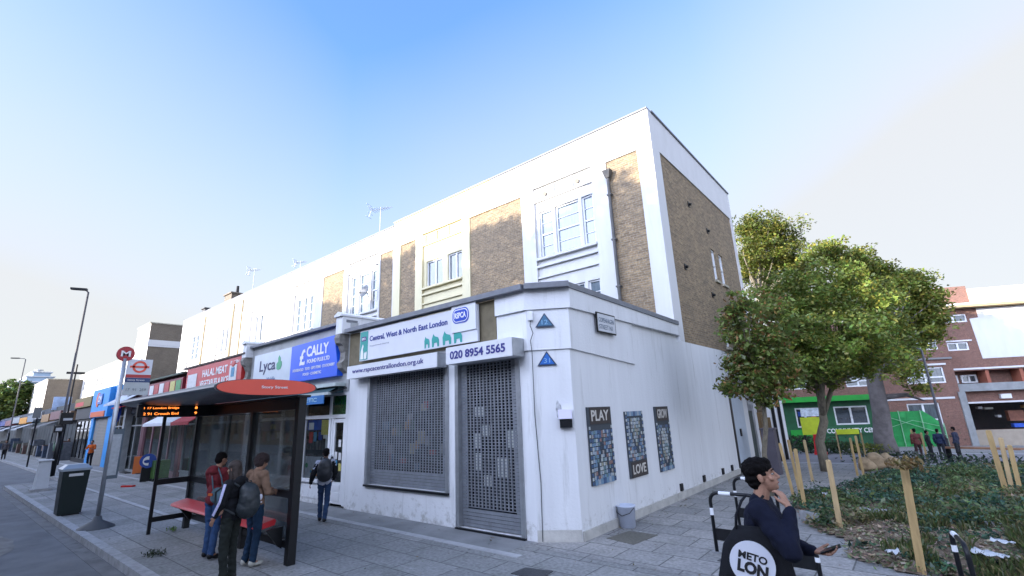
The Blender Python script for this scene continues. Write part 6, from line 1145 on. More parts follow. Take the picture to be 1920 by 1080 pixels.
def person(lab, loc, face, H=1.75, pose=None, skin=SKIN, top=None, bottom=None, shoes=BLACK, hair='short', vox=.009, hands=None, group=None, tilt=0.0, turn=0.0, build=1.0, coat=0.0, hairmat=None, cuffs=None, facedet=False, hood=False):
    s = H / 1.75; J = {k: np.array(v, float) * s for k, v in {**DEFJ, **(pose or {})}.items()}; rz = math.atan2(-face[0], face[1])
    t = thing('person', lab, 'person', loc, rz, group); B = build
    rt = np.array((Matrix.Rotation(turn, 3, 'Z') @ Matrix.Rotation(tilt, 3, 'X'))); hc = J['head']
    Hh = lambda x, y, z: hc + rt @ (np.array([x, y, z]) * s)
    mb = MB(); hr = rt
    mb.ell(Hh(0, -.012, .035), .076 * s, .094 * s, .092 * s, hr, 20, 14); mb.ell(Hh(0, .022, -.035), .058 * s, .070 * s, .080 * s, hr, 18, 12)
    mb.cap(Hh(0, .062, -.085), Hh(0, .055, -.075), .022 * s, .026 * s)
    mb.cap(Hh(0, .083, .018), Hh(0, .104, -.022), .009 * s, .014 * s, 10); mb.cap(Hh(-.012, .09, -.03), Hh(.012, .09, -.03), .009 * s, .009 * s, 8)
    mb.cap(Hh(-.03, .078, .032), Hh(.03, .078, .032), .011 * s, .011 * s, 10)
    mb.cap(Hh(-.018, .083, -.058), Hh(.018, .083, -.058), .008 * s, .008 * s, 8)
    for q in (-1, 1): mb.ell(Hh(q * .078, -.012, -.005), .010 * s, .020 * s, .032 * s, hr, 10, 8); mb.ell(Hh(q * .045, .058, -.018), .022 * s, .022 * s, .022 * s, hr, 10, 8)
    mb.cap(J['neck'] - [0, 0, .04 * s], Hh(0, -.01, -.03), .058 * s, .053 * s)
    mb.ell(J['chest'], .135 * s * B, .085 * s, .15 * s); mb.ell((J['waist'] + J['pelvis']) / 2, .125 * s * B, .085 * s, .17 * s)
    for q in 'lr':
        mb.cap(J['neck'] - [0, 0, .07 * s], J[q + 's'], .05 * s, .045 * s); mb.cap(J[q + 's'], J[q + 'e'], .042 * s, .036 * s); mb.cap(J[q + 'e'], J[q + 'w'], .036 * s, .024 * s)
        mb.cap(J[q + 'h'], J[q + 'k'], .07 * s, .048 * s); mb.cap(J[q + 'k'], J[q + 'a'], .046 * s, .033 * s); mb.cap(J[q + 'a'], J[q + 'a'] + np.array([0, .1, -.04]) * s, .035 * s, .028 * s)
        hd = (hands or {}).get(q)
        if hd is None: d = vn(J[q + 'w'] - J[q + 'e']); n_ = (1, 0, 0) if q == 'l' else (-1, 0, 0); hd = (d, n_, .45)
        hand(mb, J[q + 'w'] + vn(hd[0]) * .01, hd[0], hd[1], 1, hd[2], s, 1 if q == 'l' else -1)
    organic('body', mb, vox * .6 if facedet else vox, skin, t, 3)
    if facedet:
        for q in (-1, 1):
            e = MB(); e.ell(Hh(q * .031, .074, .008), .0105 * s, .0105 * s, .0065 * s, hr, 12, 8); o = part('eye', e, pm('eye_white', (.3, .29, .28), .3), t, local=True, smooth=True)
            e = MB(); e.ell(Hh(q * .034, .0855, .008), .0048 * s, .003 * s, .0048 * s, hr, 10, 6); part('iris', e, BLACK, o, local=True)
        e = MB(); e.cap(Hh(-.02, .092, -.058), Hh(.02, .092, -.058), .0045 * s, .0045 * s, 8); part('lips', e, pm('lip_tone', (.28, .12, .10), .5), t, local=True, smooth=True)
        for q in (-1, 1): e = MB(); e.cap(Hh(q * .018, .09, .036), Hh(q * .048, .078, .037), .005 * s, .004 * s, 8); part('eyebrow', e, HAIR, t, local=True)
    # hair
    hm = MB(); HM = hairmat or HAIR
    if hair == 'short':
        hm.ell(Hh(0, -.022, .052), .084 * s, .096 * s, .088 * s, hr); hm.ell(Hh(0, -.055, .0), .072 * s, .062 * s, .075 * s, hr)
    elif hair == 'thick':
        hm.ell(Hh(0, -.025, .062), .094 * s, .108 * s, .088 * s, hr); hm.ell(Hh(0, -.065, .0), .078 * s, .062 * s, .085 * s, hr); hm.ell(Hh(0, .045, .095), .06 * s, .045 * s, .036 * s, hr)
    elif hair == 'bun': hm.ell(Hh(0, -.02, .05), .086 * s, .10 * s, .088 * s, hr); hm.ell(Hh(0, -.06, .0), .07 * s, .06 * s, .08 * s, hr)
    elif hair == 'curly': hm.ell(Hh(0, -.03, .045), .115 * s, .12 * s, .105 * s, hr); hm.ell(Hh(0, -.06, -.01), .10 * s, .075 * s, .09 * s, hr)
    elif hair == 'long': hm.ell(Hh(0, -.02, .045), .092 * s, .108 * s, .095 * s, hr); hm.cap(Hh(-.035, -.05, 0), Hh(-.04, -.06, -.24), .058 * s, .05 * s); hm.cap(Hh(.035, -.05, 0), Hh(.04, -.06, -.24), .058 * s, .05 * s); hm.cap(Hh(-.06, .0, 0), Hh(-.07, .01, -.2), .03 * s, .03 * s); hm.cap(Hh(.06, .0, 0), Hh(.07, .01, -.2), .03 * s, .03 * s)
    organic('hair', hm, max(vox, .008), HM, t, 2, {'curly': .014, 'thick': .013}.get(hair, .005), 26 if hair in ('curly', 'thick') else 14)
    # jacket / top
    tm = MB(); z = coat
    tm.ell(J['chest'] + [0, 0, .02 * s], .172 * s * B, .118 * s * B, .17 * s); tm.ell(J['waist'], .155 * s * B, .118 * s * B, .17 * s); tm.ell(J['pelvis'] + [0, -.005, .03], .172 * s * B, .128 * s * B, .13 * s)
    if coat: 
        for k in range(4): tm.ell(J['pelvis'] + [0, 0, -coat * (k + 1) / 4], .17 * s * B, .125 * s * B, .09 * s)
    tm.cap(J['neck'] - [0, 0, .01 * s], J['neck'] - [0, 0, .08 * s], .072 * s, .09 * s)
    if hood: tm.ell(J['neck'] + [0, -.09 * s, -.01], .11 * s, .06 * s, .08 * s)
    for q in 'lr': tm.cap(J['neck'] - [0, 0, .07 * s], J[q + 's'] - [0, 0, .01], .075 * s, .074 * s * B); tm.cap(J[q + 's'], J[q + 'e'], .070 * s * B, .058 * s * B); tm.cap(J[q + 'e'], J[q + 'w'] - vn(J[q + 'w'] - J[q + 'e']) * .02, .056 * s * B, .042 * s)
    organic('jacket', tm, max(vox, .011), top, t, 3, .013, 10)
    bm2 = MB()
    bm2.ell(J['pelvis'] + [0, 0, -.01], .150 * s * B, .108 * s * B, .10 * s)
    for q in 'lr': bm2.cap(J[q + 'h'], J[q + 'k'], .088 * s * B, .066 * s * B); bm2.cap(J[q + 'k'], J[q + 'a'] + [0, 0, .0], .064 * s * B, .055 * s * B)
    organic('trousers', bm2, max(vox, .011), bottom, t, 3, .012, 12)
    for q in 'lr':
        sm = MB(); a = J[q + 'a']; k_ = a + np.array([0, .06, -.045]) * s; fd = np.array([0, 1, 0.])
        sm.ell(a + np.array([0, -.01, -.02]) * s, .045 * s, .06 * s, .055 * s); sm.ell(a + np.array([0, .10, -.045]) * s, .046 * s, .10 * s, .036 * s); me = organic('shoe', sm, max(vox, .01), shoes, t, 2)
        lo = a[2] - .085 * s
        for v in me.data.vertices: v.co.z = max(v.co.z, lo)
    t['_j'] = 0; del t['_j']; return t, J, rz
def loc2w(loc, rz, p): c, s = math.cos(rz), math.sin(rz); return np.array([loc[0] + p[0] * c - p[1] * s, loc[1] + p[0] * s + p[1] * c, loc[2] + p[2]])
def backpack(lab, loc, rz, cen, w=.30, h=.44, d=.17, mat=None, extra=None, straps=True):
    o = loc2w(loc, rz, cen); t = thing('backpack', lab, 'backpack', tuple(o), rz); mb = MB()
    mb.ell((0, -.02, .0), w * .50, d * .58, h * .50); mb.ell((0, .0, -h * .2), w * .52, d * .62, h * .33); mb.ell((0, .02, h * .25), w * .42, d * .45, h * .27); mb.ell((0, -d * .42, -h * .12), w * .36, d * .30, h * .24)
    organic('bag', mb, .010, mat, t, 3, .006, 9)
    if straps:
        for q in (-1, 1): m = MB(); m.tube([(q * w * .3, d * .4, h * .42), (q * w * .34, d * .75, h * .52), (q * w * .36, d * 1.25, h * .50), (q * w * .38, d * 1.9, h * .28), (q * w * .42, d * 1.8, -h * .05), (q * w * .42, d * .4, -h * .35)], .016, 8); part('strap', m, mat, t, local=True, smooth=True)
    m = MB(); m.tube([(-.04, 0, h * .47), (-.03, 0, h * .55), (.03, 0, h * .55), (.04, 0, h * .47)], .008, 6); part('handle', m, mat, t, local=True)
    if extra: extra(t)
    return t
def fab(n, c, **k): return pm(n, c, .9, var=.22, vscale=7, bump=.45, bscale=240, spec=.2, **k)
DEN = fab('blue_denim', (.035, .075, .17)); BLK = fab('black_cloth', (.012, .013, .016)); NAVY = fab('navy_cloth', (.006, .008, .020)); DGN = fab('dark_olive_cloth', (.016, .02, .018))
# man with the tote bag
def at_head(px, py, z): g = G(px, py, z); return (g[0], g[1], 0.0)
RD = (0.765, 0.644)
l6 = at_head(1412, 850, 1.86)
T6, J6, z6 = person('man in a navy sweatshirt with a hand at his chin, holding a phone', l6, (.985, .17), 1.80,
    dict(rs=(.19, .0, 1.43), re=(.34, .16, 1.21), rw=(.17, .19, 1.45), le=(-.20, .08, 1.16), lw=(-.08, .29, 1.13), head=(0, .04, 1.64), lk=(-.1, .06, .5), rk=(.1, .0, .5), la=(-.1, .1, .09), ra=(.1, -.18, .09)),
    SKIN, NAVY, BLK, BLACK, 'thick', .007, dict(r=((-.45, -.35, .8), (-.5, -.7, -.1), 1.0), l=((.35, .85, .05), (.3, -.1, .95), .55)), tilt=.22, build=1.16, facedet=True)
o = loc2w(l6, z6, np.array([-.045, .395, 1.158]) * 1.03); ph = thing('phone', 'dark smartphone held in front of the man in the navy sweatshirt', 'phone', tuple(o), z6)
m = MB(); m.obox((0, 0, 0), (1, 0, 0), (0, .92, .38), (0, -.38, .92), .037, .075, .004); part('case', m, BLACK, ph, local=True); m = MB(); m.obox((0, -.0018, .0045), (1, 0, 0), (0, .92, .38), (0, -.38, .92), .034, .071, .0005); part('screen', m, pm('phone_screen', (.02, .025, .03), .08), ph, local=True)
o = loc2w(l6, z6, (.215, -.10, 1.13)); tb = thing('tote_bag', 'black cloth tote bag with a white circle and lettering', 'tote bag', tuple(o), z6)
mb = MB()
prf = [(-.36, -.34, .02), (-.32, -.12, .05), (-.24, .10, .055), (-.15, .19, .045), (-.11, .23, .015)]; top_ = [(.26, -.36), (.27, -.12), (.24, .08), (.17, .19), (.14, .23)]
n = 9
for k in range(5):
    a, z, th = prf[k]; b = top_[k][0]
    for i in range(n): y = (a + (b - a) * i / (n - 1)) * (.78 if (a + (b - a) * i / (n - 1)) < 0 else 1); bul = th * math.sin(math.pi * (i + .3) / (n - .4)) ** .6; mb.v.append((bul + .01 * noise.noise(Vector((y * 9, z * 9, 0))), y, z))
for k in range(5):
    a, z, th = prf[k]; b = top_[k][0]
    for i in range(n): y = (a + (b - a) * i / (n - 1)) * (.78 if (a + (b - a) * i / (n - 1)) < 0 else 1); mb.v.append((-.03, y, z))
for k in range(4):
    for i in range(n - 1): p = k * n + i; q = 5 * n + p; mb.f += [(p, p + 1, p + n + 1, p + n), (q, q + n, q + n + 1, q + 1)]
for i in range(n - 1): mb.f += [(i, i + 5 * n, i + 1 + 5 * n, i + 1), (4 * n + i, 4 * n + i + 1, 9 * n + i + 1, 9 * n + i)]
for k in range(4): mb.f += [(k * n, (k + 1) * n, (k + 6) * n, (k + 5) * n), (k * n + n - 1, (k + 5) * n + n - 1, (k + 6) * n + n - 1, (k + 1) * n + n - 1)]
bo = part('bag', mb, BLK, tb, local=True, smooth=True)
m = MB(); m.cyl((.054, .0, -.005), (.068, .0, -.005), .150, n=36); disc = part('white_circle', m, pm('printed_white', (.62, .64, .70), .7), tb, local=True)
def loctext(par, s, O, U, V, w, h, mat, bold, lift=.001):
    sv = par; r = rootof(par); L0 = r.location.copy(); r.location = (0, 0, 0); o = text(par, s, O, U, V, w, h, mat, bold=bold, lift=lift, thick=.003); r.location = L0; return o
ds = (0, .97, -.22); dz_ = (0, .22, .97)
loctext(disc, 'METO', (.069, -.088, .035), ds, dz_, .19, .052, pm('ink_black', (.01, .01, .012), .7), .03); loctext(disc, 'LON', (.069, -.108, -.055), ds, dz_, .20, .085, MATS['ink_black'], .05)
for yy_ in (-.10, .14): m = MB(); m.tube([(.015, yy_ * .8, .21), (.0, yy_ * .7, .30), (-.03, yy_ * .5 + .03, .40), (-.10, yy_ * .5 + .06, .43)], .010, 8); part('strap', m, BLK, tb, local=True, smooth=True)
# waiting people at the shelter
x, y, _ = G(390, 1048); l1 = (x, y, 0)
P1, J1, z1 = person('person in a dark red jacket and blue jeans with a grey shoulder bag', l1, (-.35, .93), 1.76, dict(re=(.24, .05, 1.16), rw=(.12, .22, 1.05), le=(-.22, .06, 1.16), lw=(-.1, .24, 1.08), lk=(-.09, .03, .5), rk=(.09, .0, .5), la=(-.1, .02, .09), ra=(.11, -.05, .09), head=(0, .05, 1.62)), SKIN, fab('dark_red_cloth', (.15, .022, .028)), DEN, BLACK, 'bun', .009, tilt=-.15, hood=True)
o = loc2w(l1, z1, (.20, -.12, 1.06)); t = thing('shoulder_bag', 'grey blue shoulder bag with an orange tab on the red jacket', 'bag', tuple(o), z1); mb = MB(); mb.ell((0, 0, 0), .15, .06, .12); mb.ell((0, .0, -.05), .16, .065, .10); organic('bag', mb, .01, fab('grey_teal_cloth', (.08, .13, .16)), t, 2, .006); m = MB(); m.box(-.14, -.05, -.075, -.06, -.01, .03); part('tab', m, pm('orange_tab', (.5, .1, .02), .6), t, local=True); m = MB(); m.tube([(-.12, 0, .08), (-.18, .0, .28), (-.28, .08, .42)], .012, 6); m.tube([(.12, 0, .08), (.06, -.02, .3), (-.12, .05, .44)], .012, 6); part('strap', m, MATS['grey_teal_cloth'], t, local=True)
x, y, _ = G(468, 1062); l2 = (x, y, 0)
P2, J2, z2 = person('person with dark curly hair in a tan coat looking down under the shelter', l2, (-.2, .98), 1.74, dict(re=(.25, .03, 1.14), rw=(.14, .22, 1.1), le=(-.22, .06, 1.16), lw=(-.08, .24, 1.12), head=(0, .06, 1.61), lk=(-.08, .03, .5), rk=(.08, .02, .5)), SKIN, fab('tan_cloth', (.20, .125, .085)), fab('dark_denim', (.012, .03, .06)), pm('pale_shoe', (.4, .4, .36), .6), 'curly', .009, tilt=-.35, coat=.10, hairmat=pm('dark_red_brown_hair', (.022, .010, .010), .7, bump=1, bscale=150))
l3 = at_head(446, 863, 1.70)
P3, J3, z3 = person('long haired person in black clothes with a white striped sleeve, nearest the kerb', l3, (-.84, -.55), 1.69, dict(le=(-.22, .03, 1.15), lw=(-.19, .15, .95), re=(.22, .0, 1.15), rw=(.16, .2, 1.02), head=(0, .05, 1.63), neck=(0, .01, 1.46)), SKIN, BLK, DGN, BLACK, 'long', .009, tilt=-.12, hairmat=pm('long_brown_hair', (.030, .018, .013), .6, bump=1, bscale=100, stretch=(40, 40, 4), var=.4), hood=True, build=1.05)
m = MB(); 
for a, b in (((-.185, -.005, 1.42), (-.228, .03, 1.15)), ((-.228, .03, 1.15), (-.195, .14, .97))):
    a, b = np.array(a) * .966, np.array(b) * .966; out = np.array([-.068, -.01, .012]); d = vn(b - a); wv = vn(np.cross(d, out)); P = [a + out - wv * .02, a + out + wv * .02, b + out * .9 + wv * .018, b + out * .9 - wv * .018]; k = len(m.v); m.v += [tuple(p) for p in P] + [tuple(p + vn(out) * .006) for p in P]; m.f += [tuple(k + i for i in f) for f in ((0, 1, 2, 3), (7, 6, 5, 4), (0, 4, 5, 1), (1, 5, 6, 2), (2, 6, 7, 3), (3, 7, 4, 0))]
recalc(part('sleeve_stripe', m, pm('pale_violet_stripe', (.5, .5, .72), .7, var=.2, vscale=40), P3, local=True))
def logo(t):
    m = MB(); m.ell((.10, -.13, .02), .05, .012, .045); part('logo_print', m, pm('white_print', (.6, .6, .68), .6), t, local=True); m = MB(); m.box(.07, .13, -.145, -.135, -.06, -.045); part('logo_print', m, MATS['white_print'], t, local=True)
backpack('large black backpack with a small white print on the nearest person', l3, z3, (.0, -.24, 1.12), .34, .50, .24, pm('dark_nylon', (.014, .02, .024), .55, var=.2, bump=.3, bscale=60), logo)
x, y, _ = G(604, 980); l4 = (x, y, 0)
P4, J4, z4 = person('young man walking past the shop in a pale top with black sleeves', l4, (-.80, .60), 1.60, dict(le=(-.27, -.10, 1.16), lw=(-.33, .02, .95), re=(.24, .06, 1.16), rw=(.18, .2, 1.0), lh=(-.08, 0, .92), lk=(-.09, .16, .52), la=(-.08, .10, .10), rk=(.09, -.06, .50), ra=(.08, -.27, .13)), SKIN2, fab('pale_jersey', (.42, .44, .52)), fab('mid_denim', (.022, .045, .10)), BLACK, 'short', .010)
m = MB()
for q in 'lr': m.cap(J4[q + 's'] * 1.0 + [0, 0, -.02], J4[q + 'e'], .07, .062); m.cap(J4[q + 'e'], J4[q + 'w'], .061, .047)
organic('sleeves', m, .012, BLK, P4, 2, .006)
backpack('black backpack on the young man walking past the shop', l4, z4, (.02, -.19, 1.15), .34, .50, .20, pm('black_nylon', (.012, .014, .018), .55, var=.2, bump=.3, bscale=60))
x, y, _ = G(165, 876); person('distant person in an orange vest before the blue shop', (x, y, 0), (.8, -.6), 1.6, dict(le=(-.26, .06, 1.2), re=(.26, .06, 1.2), lw=(-.2, .2, 1.2), rw=(.2, .2, 1.2)), SKIN2, fab('orange_cloth', (.5, .10, .02)), BLK, BLACK, 'short', .018)
for k, (a, f, H_, c, d, lab) in enumerate((((1728, 866), (-.4, .9), 1.72, (.12, .03, .025), (.05, .02, .02), 'person in a maroon top standing by the green net'), ((1750, 864), (.8, .3), 1.6, (.015, .017, .02), (.015, .015, .02), 'person in black behind the timber stake near the green net'), ((1771, 864), (.3, .9), 1.68, (.012, .022, .06), (.02, .022, .03), 'person in blue by the plaza lamp post'), ((1803, 866), (-.7, .3), 1.78, (.012, .018, .045), (.015, .016, .02), 'taller person in navy right of the plaza lamp post'))):
    g = G(*a); person(lab, g, f, H_ * .78, None, SKIN2, pm('far_cloth%d' % k, c, .8, var=.15), pm('far_leg%d' % k, d, .8), BLACK, 'short', .018, group='people on the far path')
g = G(1728, 866)
for k, (a, c, lab) in enumerate((((103, 868), (.08, .16, .1), 'distant person in pale green near the lamp post'), ((122, 862), (.02, .03, .025), 'distant dark figure beside the dark shop opening'), ((5, 862), (.05, .045, .05), 'tiny figure far down the pavement at the left edge'))):
    g = G(*a); person(lab, (g[0], g[1], 0), (.9, -.3), 1.65, None, SKIN2, pm('away_cloth%d' % k, c, .8), BLK, BLACK, 'short', .02, group='distant people on the left pavement')
# ================================================================ TREES AND PLANTING
def PB(px, py, depth):   # point on the sight line at a distance along the view axis
    r = ray(px, py); return np.array([0, 0, CAM_H]) + r * depth
def depth_of(p): return float(CM[2] @ (np.array(p) - [0, 0, CAM_H]))
def blobs(L, dep): return [(PB(x, y, dep + (d if d else 0)), (rx * dep / F_PX, rx * dep / F_PX, ry * dep / F_PX)) for x, y, rx, ry, d in L]
gA = np.array(G(1549, 884)); dA = depth_of(gA)
sA = [gA - [0, 0, .1], gA + [-.02, 0, 1.0], PB(1545, 790, dA), PB(1537, 745, dA), PB(1520, 690, dA), PB(1500, 620, dA)]
sB = [PB(1543, 780, dA + .1), PB(1556, 740, dA + .2), PB(1575, 680, dA + .3), PB(1590, 600, dA + .3)]; sC = [PB(1543, 782, dA), PB(1541, 730, dA - .2), PB(1545, 660, dA - .3), PB(1560, 560, dA)]
make_tree('plane_tree', 'slim trunked green tree with a broad dense crown in the plaza bed', tuple(gA), [(sA, [.17, .145, .13, .09, .06, .03]), (sB, [.10, .08, .06, .02]), (sC, [.10, .09, .06, .02])],
    blobs([(1500, 545, 80, 52, .5), (1560, 600, 105, 85, 0), (1470, 610, 62, 62, 0), (1630, 590, 70, 75, .5), (1560, 535, 70, 45, .5), (1540, 680, 90, 48, 0), (1470, 670, 50, 40, -.5), (1615, 668, 62, 45, 0), (1560, 640, 100, 60, -1.2), (1660, 640, 48, 50, .5)], dA), 50000, 560, .38, .060, (.185, .245, .05), alt=(.32, .29, .055), altp=.12, fork=PB(1543, 720, dA), nlimb=60, limb_r=.04)
gB = np.array(G(1446, 930)); dB = depth_of(gB)
make_tree('young_tree', 'young tree with sparse reddish green leaves beside the brick flank', tuple(gB), [([gB - [0, 0, .1], gB + [0, 0, 1.0], PB(1436, 800, dB), PB(1428, 720, dB), PB(1415, 640, dB), PB(1402, 570, dB)], [.075, .062, .055, .042, .028, .012])],
    blobs([(1400, 600, 40, 50, 0), (1392, 650, 42, 45, 0), (1430, 660, 48, 55, 0), (1400, 715, 50, 35, 0), (1365, 728, 32, 14, 0), (1440, 725, 42, 34, 0), (1385, 560, 24, 26, 0), (1450, 600, 40, 50, .5), (1375, 690, 30, 22, 0), (1470, 700, 35, 40, .3)], dB), 9500, 230, .27, .060, (.16, .205, .05), alt=(.30, .16, .06), altp=.14, fork=PB(1428, 720, dB), nlimb=60, limb_r=.022)
gC = np.array([-9.5, 38.0, -1.0]); dC = 36.
make_tree('back_tree', 'tall sunlit yellow green tree rising behind the corner building', tuple(gC), [([gC, gC + [0, 0, 6], PB(1425, 560, dC), PB(1430, 470, dC)], [.4, .32, .25, .1])],
    blobs([(1398, 430, 22, 30, 0), (1430, 425, 40, 25, 0), (1465, 430, 36, 28, 0), (1480, 465, 28, 30, 0), (1430, 475, 50, 38, 0), (1400, 505, 28, 30, 1), (1500, 500, 34, 34, 0), (1460, 520, 50, 40, 1)], dC), 26000, 300, .75, .10, (.13, .16, .03), alt=(.22, .2, .04), altp=.2, fork=PB(1425, 560, dC), nlimb=40, limb_r=.09)
gD = np.array(G(1662, 842)); 
gD = gD * (1, 1, 1); gD = np.array([gD[0] * .88, gD[1] * .88, gz(gD[1] * .88)]); dD = depth_of(gD)
make_tree('big_plane_tree', 'large old tree with a thick grey trunk, lit yellow on its right', tuple(gD), [([gD - [0, 0, .3], gD + [0, 0, .9], PB(1652, 775, dD), PB(1640, 715, dD), PB(1628, 650, dD), PB(1620, 560, dD)], [.62, .46, .40, .37, .28, .15]), ([PB(1642, 700, dD), PB(1690, 640, dD), PB(1715, 580, dD)], [.3, .18, .06]), ([PB(1655, 745, dD), PB(1700, 740, dD - .5), PB(1735, 752, dD - 1)], [.16, .1, .03])],
    blobs([(1690, 545, 48, 36, 0), (1720, 560, 34, 32, 0), (1735, 600, 26, 34, 0), (1700, 610, 50, 40, 0), (1640, 520, 50, 30, 1), (1590, 495, 46, 24, 1), (1540, 480, 38, 20, 1), (1680, 660, 42, 30, 0), (1700, 700, 26, 16, -1), (1715, 730, 18, 9, -1), (1600, 560, 60, 40, 2), (1755, 560, 12, 16, 0)], dD), 42000, 420, .62, .095, (.19, .23, .045), alt=(.32, .28, .05), altp=.18, fork=PB(1630, 650, dD), nlimb=60, limb_r=.10, bark=pm('grey_mottled_bark', (.15, .135, .13), .95, var=.3, vscale=3, bump=.8, bscale=8))
gF = np.array(G(20, 838)); gF = gF * (1, 1, 0); dF = depth_of(gF)
make_tree('roadside_tree', 'bushy green tree at the far left end of the street', tuple(gF), [([gF, gF + [0, 0, 3.0], gF + [0, 0, 7]], [.3, .22, .1])], blobs([(20, 735, 26, 22, 0), (5, 755, 26, 24, 0), (35, 750, 22, 22, 0), (0, 780, 24, 20, 0), (28, 775, 20, 16, 0), (45, 728, 10, 12, 0), (-20, 750, 26, 30, 0)], dF), 14000, 220, 1.1, .24, (.075, .12, .03), alt=(.14, .17, .04), altp=.2, fork=gF + [0, 0, 4.5], nlimb=30, limb_r=.1)
# trees and the terrace across the road, which shade this side
for k, (x, y, h, r, lab) in enumerate(((-16.6, -11.2, 15.2, 3.1, 'tall street tree across the road opposite the corner'), (-22.4, -10.9, 15.6, 3.2, 'tall street tree across the road opposite the cream house'), (-28.4, -11.3, 15.4, 3.2, 'street tree across the road opposite the white house'), (-34.2, -11.2, 14.4, 2.6, 'smaller street tree across the road beyond the others'))):
    b = np.array([x, y, 0.]); make_tree('street_tree', lab, tuple(b), [([b, b + [0, 0, 5], b + [.2, 0, 10]], [.3, .24, .12])], [(b + [0, 0, h - 3.0], (r * .9, r * .8, 2.6)), (b + [r * .5, 0, h - 4.4], (r * .7, r * .6, 2.2)), (b + [-r * .55, .3, h - 4.6], (r * .75, r * .6, 2.4)), (b + [0, 0, h - 6.5], (r, r * .7, 2.2))], 24000, 210, .72, .18, (.06, .09, .02), group='street trees across the road', fork=b + [0, 0, 9], nlimb=24, limb_r=.06)
OT = [(-16, 9.9, -180, 'terrace across the road facing the shops'), (14, 10.4, -15.99, 'taller block across the road by the junction'), (60, 13.0, 14.01, 'high block across the road right of the junction')]
for x1, h, x0, lab in OT:
    t = thing('opposite_building', lab, 'building', (x1, -15, 0)); W = x1 - x0; holes = []; n = int(W / 3.2)
    for zz in (1.0, 4.4, 7.2):
        for c in range(n): a = W * (c + .3) / n; holes.append((a, a + 1.2, zz, zz + 1.7))
    m = MB(); m.wall((x1, -15, 0), (-1, 0, 0), VZ, W, h, holes, depth=.2); m.box(x0, x1, -24, -15.4, 0, h - .2); m.quad((x0, -15, 0), (x0, -24, 0), (x0, -24, h), (x0, -15, h)); m.quad((x1, -24, 0), (x1, -15, 0), (x1, -15, h), (x1, -24, h)); part('wall', m, STOCK, t)
    m = MB()
    for a, b, c, d in holes: m.quad((x1 - a, -15.19, c), (x1 - b, -15.19, c), (x1 - b, -15.19, d), (x1 - a, -15.19, d))
    part('window_glazing', m, PANE, t)
    m = MB(); m.box(x0, x1, -15.1, -14.75, h + .001, h + .2); part('cornice', m, WHITE2, t)

# ground cover in the bed
pts = []; cols = []; siz = []
GC = [(.08, .135, .06), (.055, .115, .07), (.12, .17, .065), (.19, .17, .08)]
def dens(x, y): return noise.noise(Vector((x * .9, y * .55, 3.1))) + .5 * noise.noise(Vector((x * 2.3, y * 1.6, 7)))
k = 0; cl = []
while len(cl) < 2300:
    x, y = RNG.uniform(-2.9, 6.5), 8.6 + 16.5 * RNG.random() ** 1.15
    if not inbed(x, y) or beddist(x, y) < .12: continue
    front = y < 11.2 + .3 * x; d = dens(x, y)
    if front and RNG.random() > .22: continue
    if d < -.22 and RNG.random() > .25: continue
    cl.append((x, y, d, front))
for x, y, d, front in cl:
    n = int(RNG.integers(18, 34)); h = (.10 + .22 * max(0, d + .35)) * (.45 if front else 1.0) * RNG.uniform(.6, 1.35); r = RNG.uniform(.12, .26); z0 = bedz(x, y)
    q = RNG.normal(size=(n, 3)) * [r * .55, r * .55, 0]; rr = np.hypot(q[:, 0], q[:, 1]) / r; q[:, 2] = h * (1 - .45 * rr ** 2) * RNG.uniform(.25, 1.05, n)
    pts.append(q + [x, y, z0]); c = GC[int((noise.noise(Vector((x * .6, y * .6, 9))) + .5) * 4) % 4]; cols.append(leafcols(n, c, .3, (.16, .11, .05), .05) * RNG.uniform(.7, 1.4)); siz.append(np.full(n, RNG.uniform(.028, .058)))
o = leaves('ground_cover', np.concatenate(pts), np.concatenate(siz), np.concatenate(cols), aspect=.5, up=.5); tag(o, 'low dark green leafy ground cover filling the planting bed', 'ground cover', kind='stuff')
# leaf litter over the near part of the bed and scattered on the paving
n = 15000; P = []
while len(P) < n:
    x, y = RNG.uniform(-2.9, 5.5), RNG.uniform(8.5, 18)
    if inbed(x, y) and (y < 12.5 + .3 * x or RNG.random() < .25): P.append((x, y, bedz(x, y) + .01 + .03 * RNG.random()))
P = np.array(P); o = leaves('leaf_litter', P, .036, leafcols(n, (.34, .27, .19), .45, (.15, .2, .09), .3), aspect=.6, up=1.6); tag(o, 'pale brown fallen leaves lying over the soil of the bed', 'leaf litter', kind='stuff')
def blades(name, P, h, w, cols):
    n = len(P); a = RNG.uniform(0, 2 * math.pi, n); hh = h * RNG.uniform(.5, 1.3, n); u = np.stack([np.cos(a), np.sin(a), 0 * a], 1); le = RNG.normal(size=(n, 3)) * .35; le[:, 2] = 1; le /= np.linalg.norm(le, axis=1)[:, None]
    v = np.stack([P - u * w, P + u * w, P + le * hh[:, None] * .6 + u * w * .6, P + le * hh[:, None] + np.array([0, 0, -1]) * (hh * .15)[:, None] + RNG.normal(size=(n, 3)) * (hh * .12)[:, None]], 1).reshape(-1, 3)
    me = bpy.data.meshes.new(name); me.from_pydata(v.tolist(), [], [(4 * i, 4 * i + 1, 4 * i + 2, 4 * i + 3) for i in range(n)]); at = me.color_attributes.new('leafcol', 'FLOAT_COLOR', 'POINT'); c = np.ones((n, 4)); c[:, :3] = cols; at.data.foreach_set('color', np.repeat(c, 4, 0).ravel()); me.materials.append(LEAF); o = bpy.data.objects.new(name, me); COL.objects.link(o); return o
P = []
while len(P) < 26000:
    x, y = RNG.uniform(-1.2, 5.5), RNG.uniform(8.6, 15.0)
    if inbed(x, y) and noise.noise(Vector((x * 1.1, y * 1.1, 5))) + (.35 if x > .1 and y < 12.5 else -.22) > 0: P.append((x, y, bedz(x, y)))
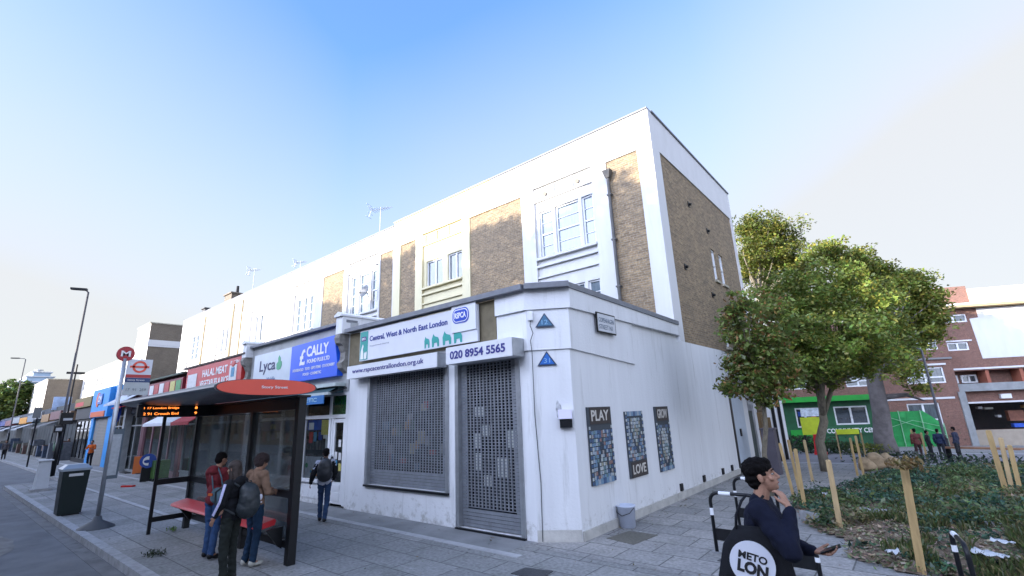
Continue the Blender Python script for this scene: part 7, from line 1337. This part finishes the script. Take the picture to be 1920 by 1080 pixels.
P = np.array(P); o = blades('grass', P, .17, .004, leafcols(len(P), (.075, .10, .03), .3, (.2, .17, .08), .2)); tag(o, 'uneven grass tufts in the nearer right part of the bed', 'grass', kind='stuff')
P = []
for _ in range(900):
    x, y = RNG.uniform(-14, 1.5), RNG.uniform(2.8, 13)
    if y > 7.2 and (x < -4.6 or inbed(x, y)): continue
    w = (.9 if (6.5 < y < 7.3) else .25) + (.7 if x > -2.6 else 0)
    if RNG.random() < w: P.append((x, y, .022))
for _ in range(140): P.append((RNG.uniform(-4.9, -4.6), RNG.uniform(8.5, 17), .022))
P = np.array(P); o = leaves('fallen_leaves', P, .022, leafcols(len(P), (.16, .13, .06), .35, (.08, .11, .04), .3), aspect=.6, up=5); tag(o, 'scattered small fallen leaves on the paving', 'fallen leaves', kind='stuff')
def tuft(a, r, n, col, lab, h=.07):
    g = np.array(G(*a)); q = RNG.normal(size=(n, 3)) * [r, r * .6, 0]; q[:, 2] = h * RNG.random(n) + .01; o = leaves('weed_tuft', q, .03, leafcols(n, col, .3), aspect=.4); o.location = tuple(g); tag(o, lab, 'weed', 'weeds on the pavement')
tuft((290, 1041), .13, 120, (.03, .045, .02), 'dark green weed tuft on the near pavement'); tuft((323, 996), .07, 60, (.12, .2, .03), 'small bright green scrap of weed by the shelter post')
# low hedge and shrubs before the community centre, and shrubs at the flats
pts = []; cols = []
for a, n_, r, h, c in (((1505, 848), 1500, 1.3, .9, (.05, .06, .03)), ((1570, 850), 1200, 1.2, .6, (.04, .07, .025)), ((1625, 850), 700, .8, .5, (.16, .17, .03)), ((1755, 835), 1800, 1.0, 2.2, (.06, .07, .025)), ((1700, 868), 600, 1.4, .4, (.04, .06, .03)), ((1850, 880), 700, 1.8, .35, (.035, .06, .03))):
    g = np.array(G(*a)); q = RNG.normal(size=(n_, 3)) * [r * .6, r * .6, 0]; q[:, 2] = h * RNG.random(n_) ** .8; pts.append(q + g); cols.append(leafcols(n_, c, .35))
o = leaves('hedge_foliage', np.concatenate(pts), .07, np.concatenate(cols)); tag(o, 'low mixed shrubbery in front of the green centre and the flats', 'shrubbery', kind='stuff')
# tuft of dry leaves caught on the tall front stake
g = np.array(G(1728, 1076)); c = PB(1700, 872, depth_of(g)); q = RNG.normal(size=(170, 3)) * [.08, .08, .03]; q[:, 2] -= .1 * np.hypot(q[:, 0], q[:, 1]); o = leaves('dry_tuft', q + [0, 0, .03], .05, leafcols(170, (.20, .14, .05), .3), aspect=.35); o.location = tuple(c); tag(o, 'tuft of dry straw coloured leaves on top of the tall front stake', 'dry leaves')
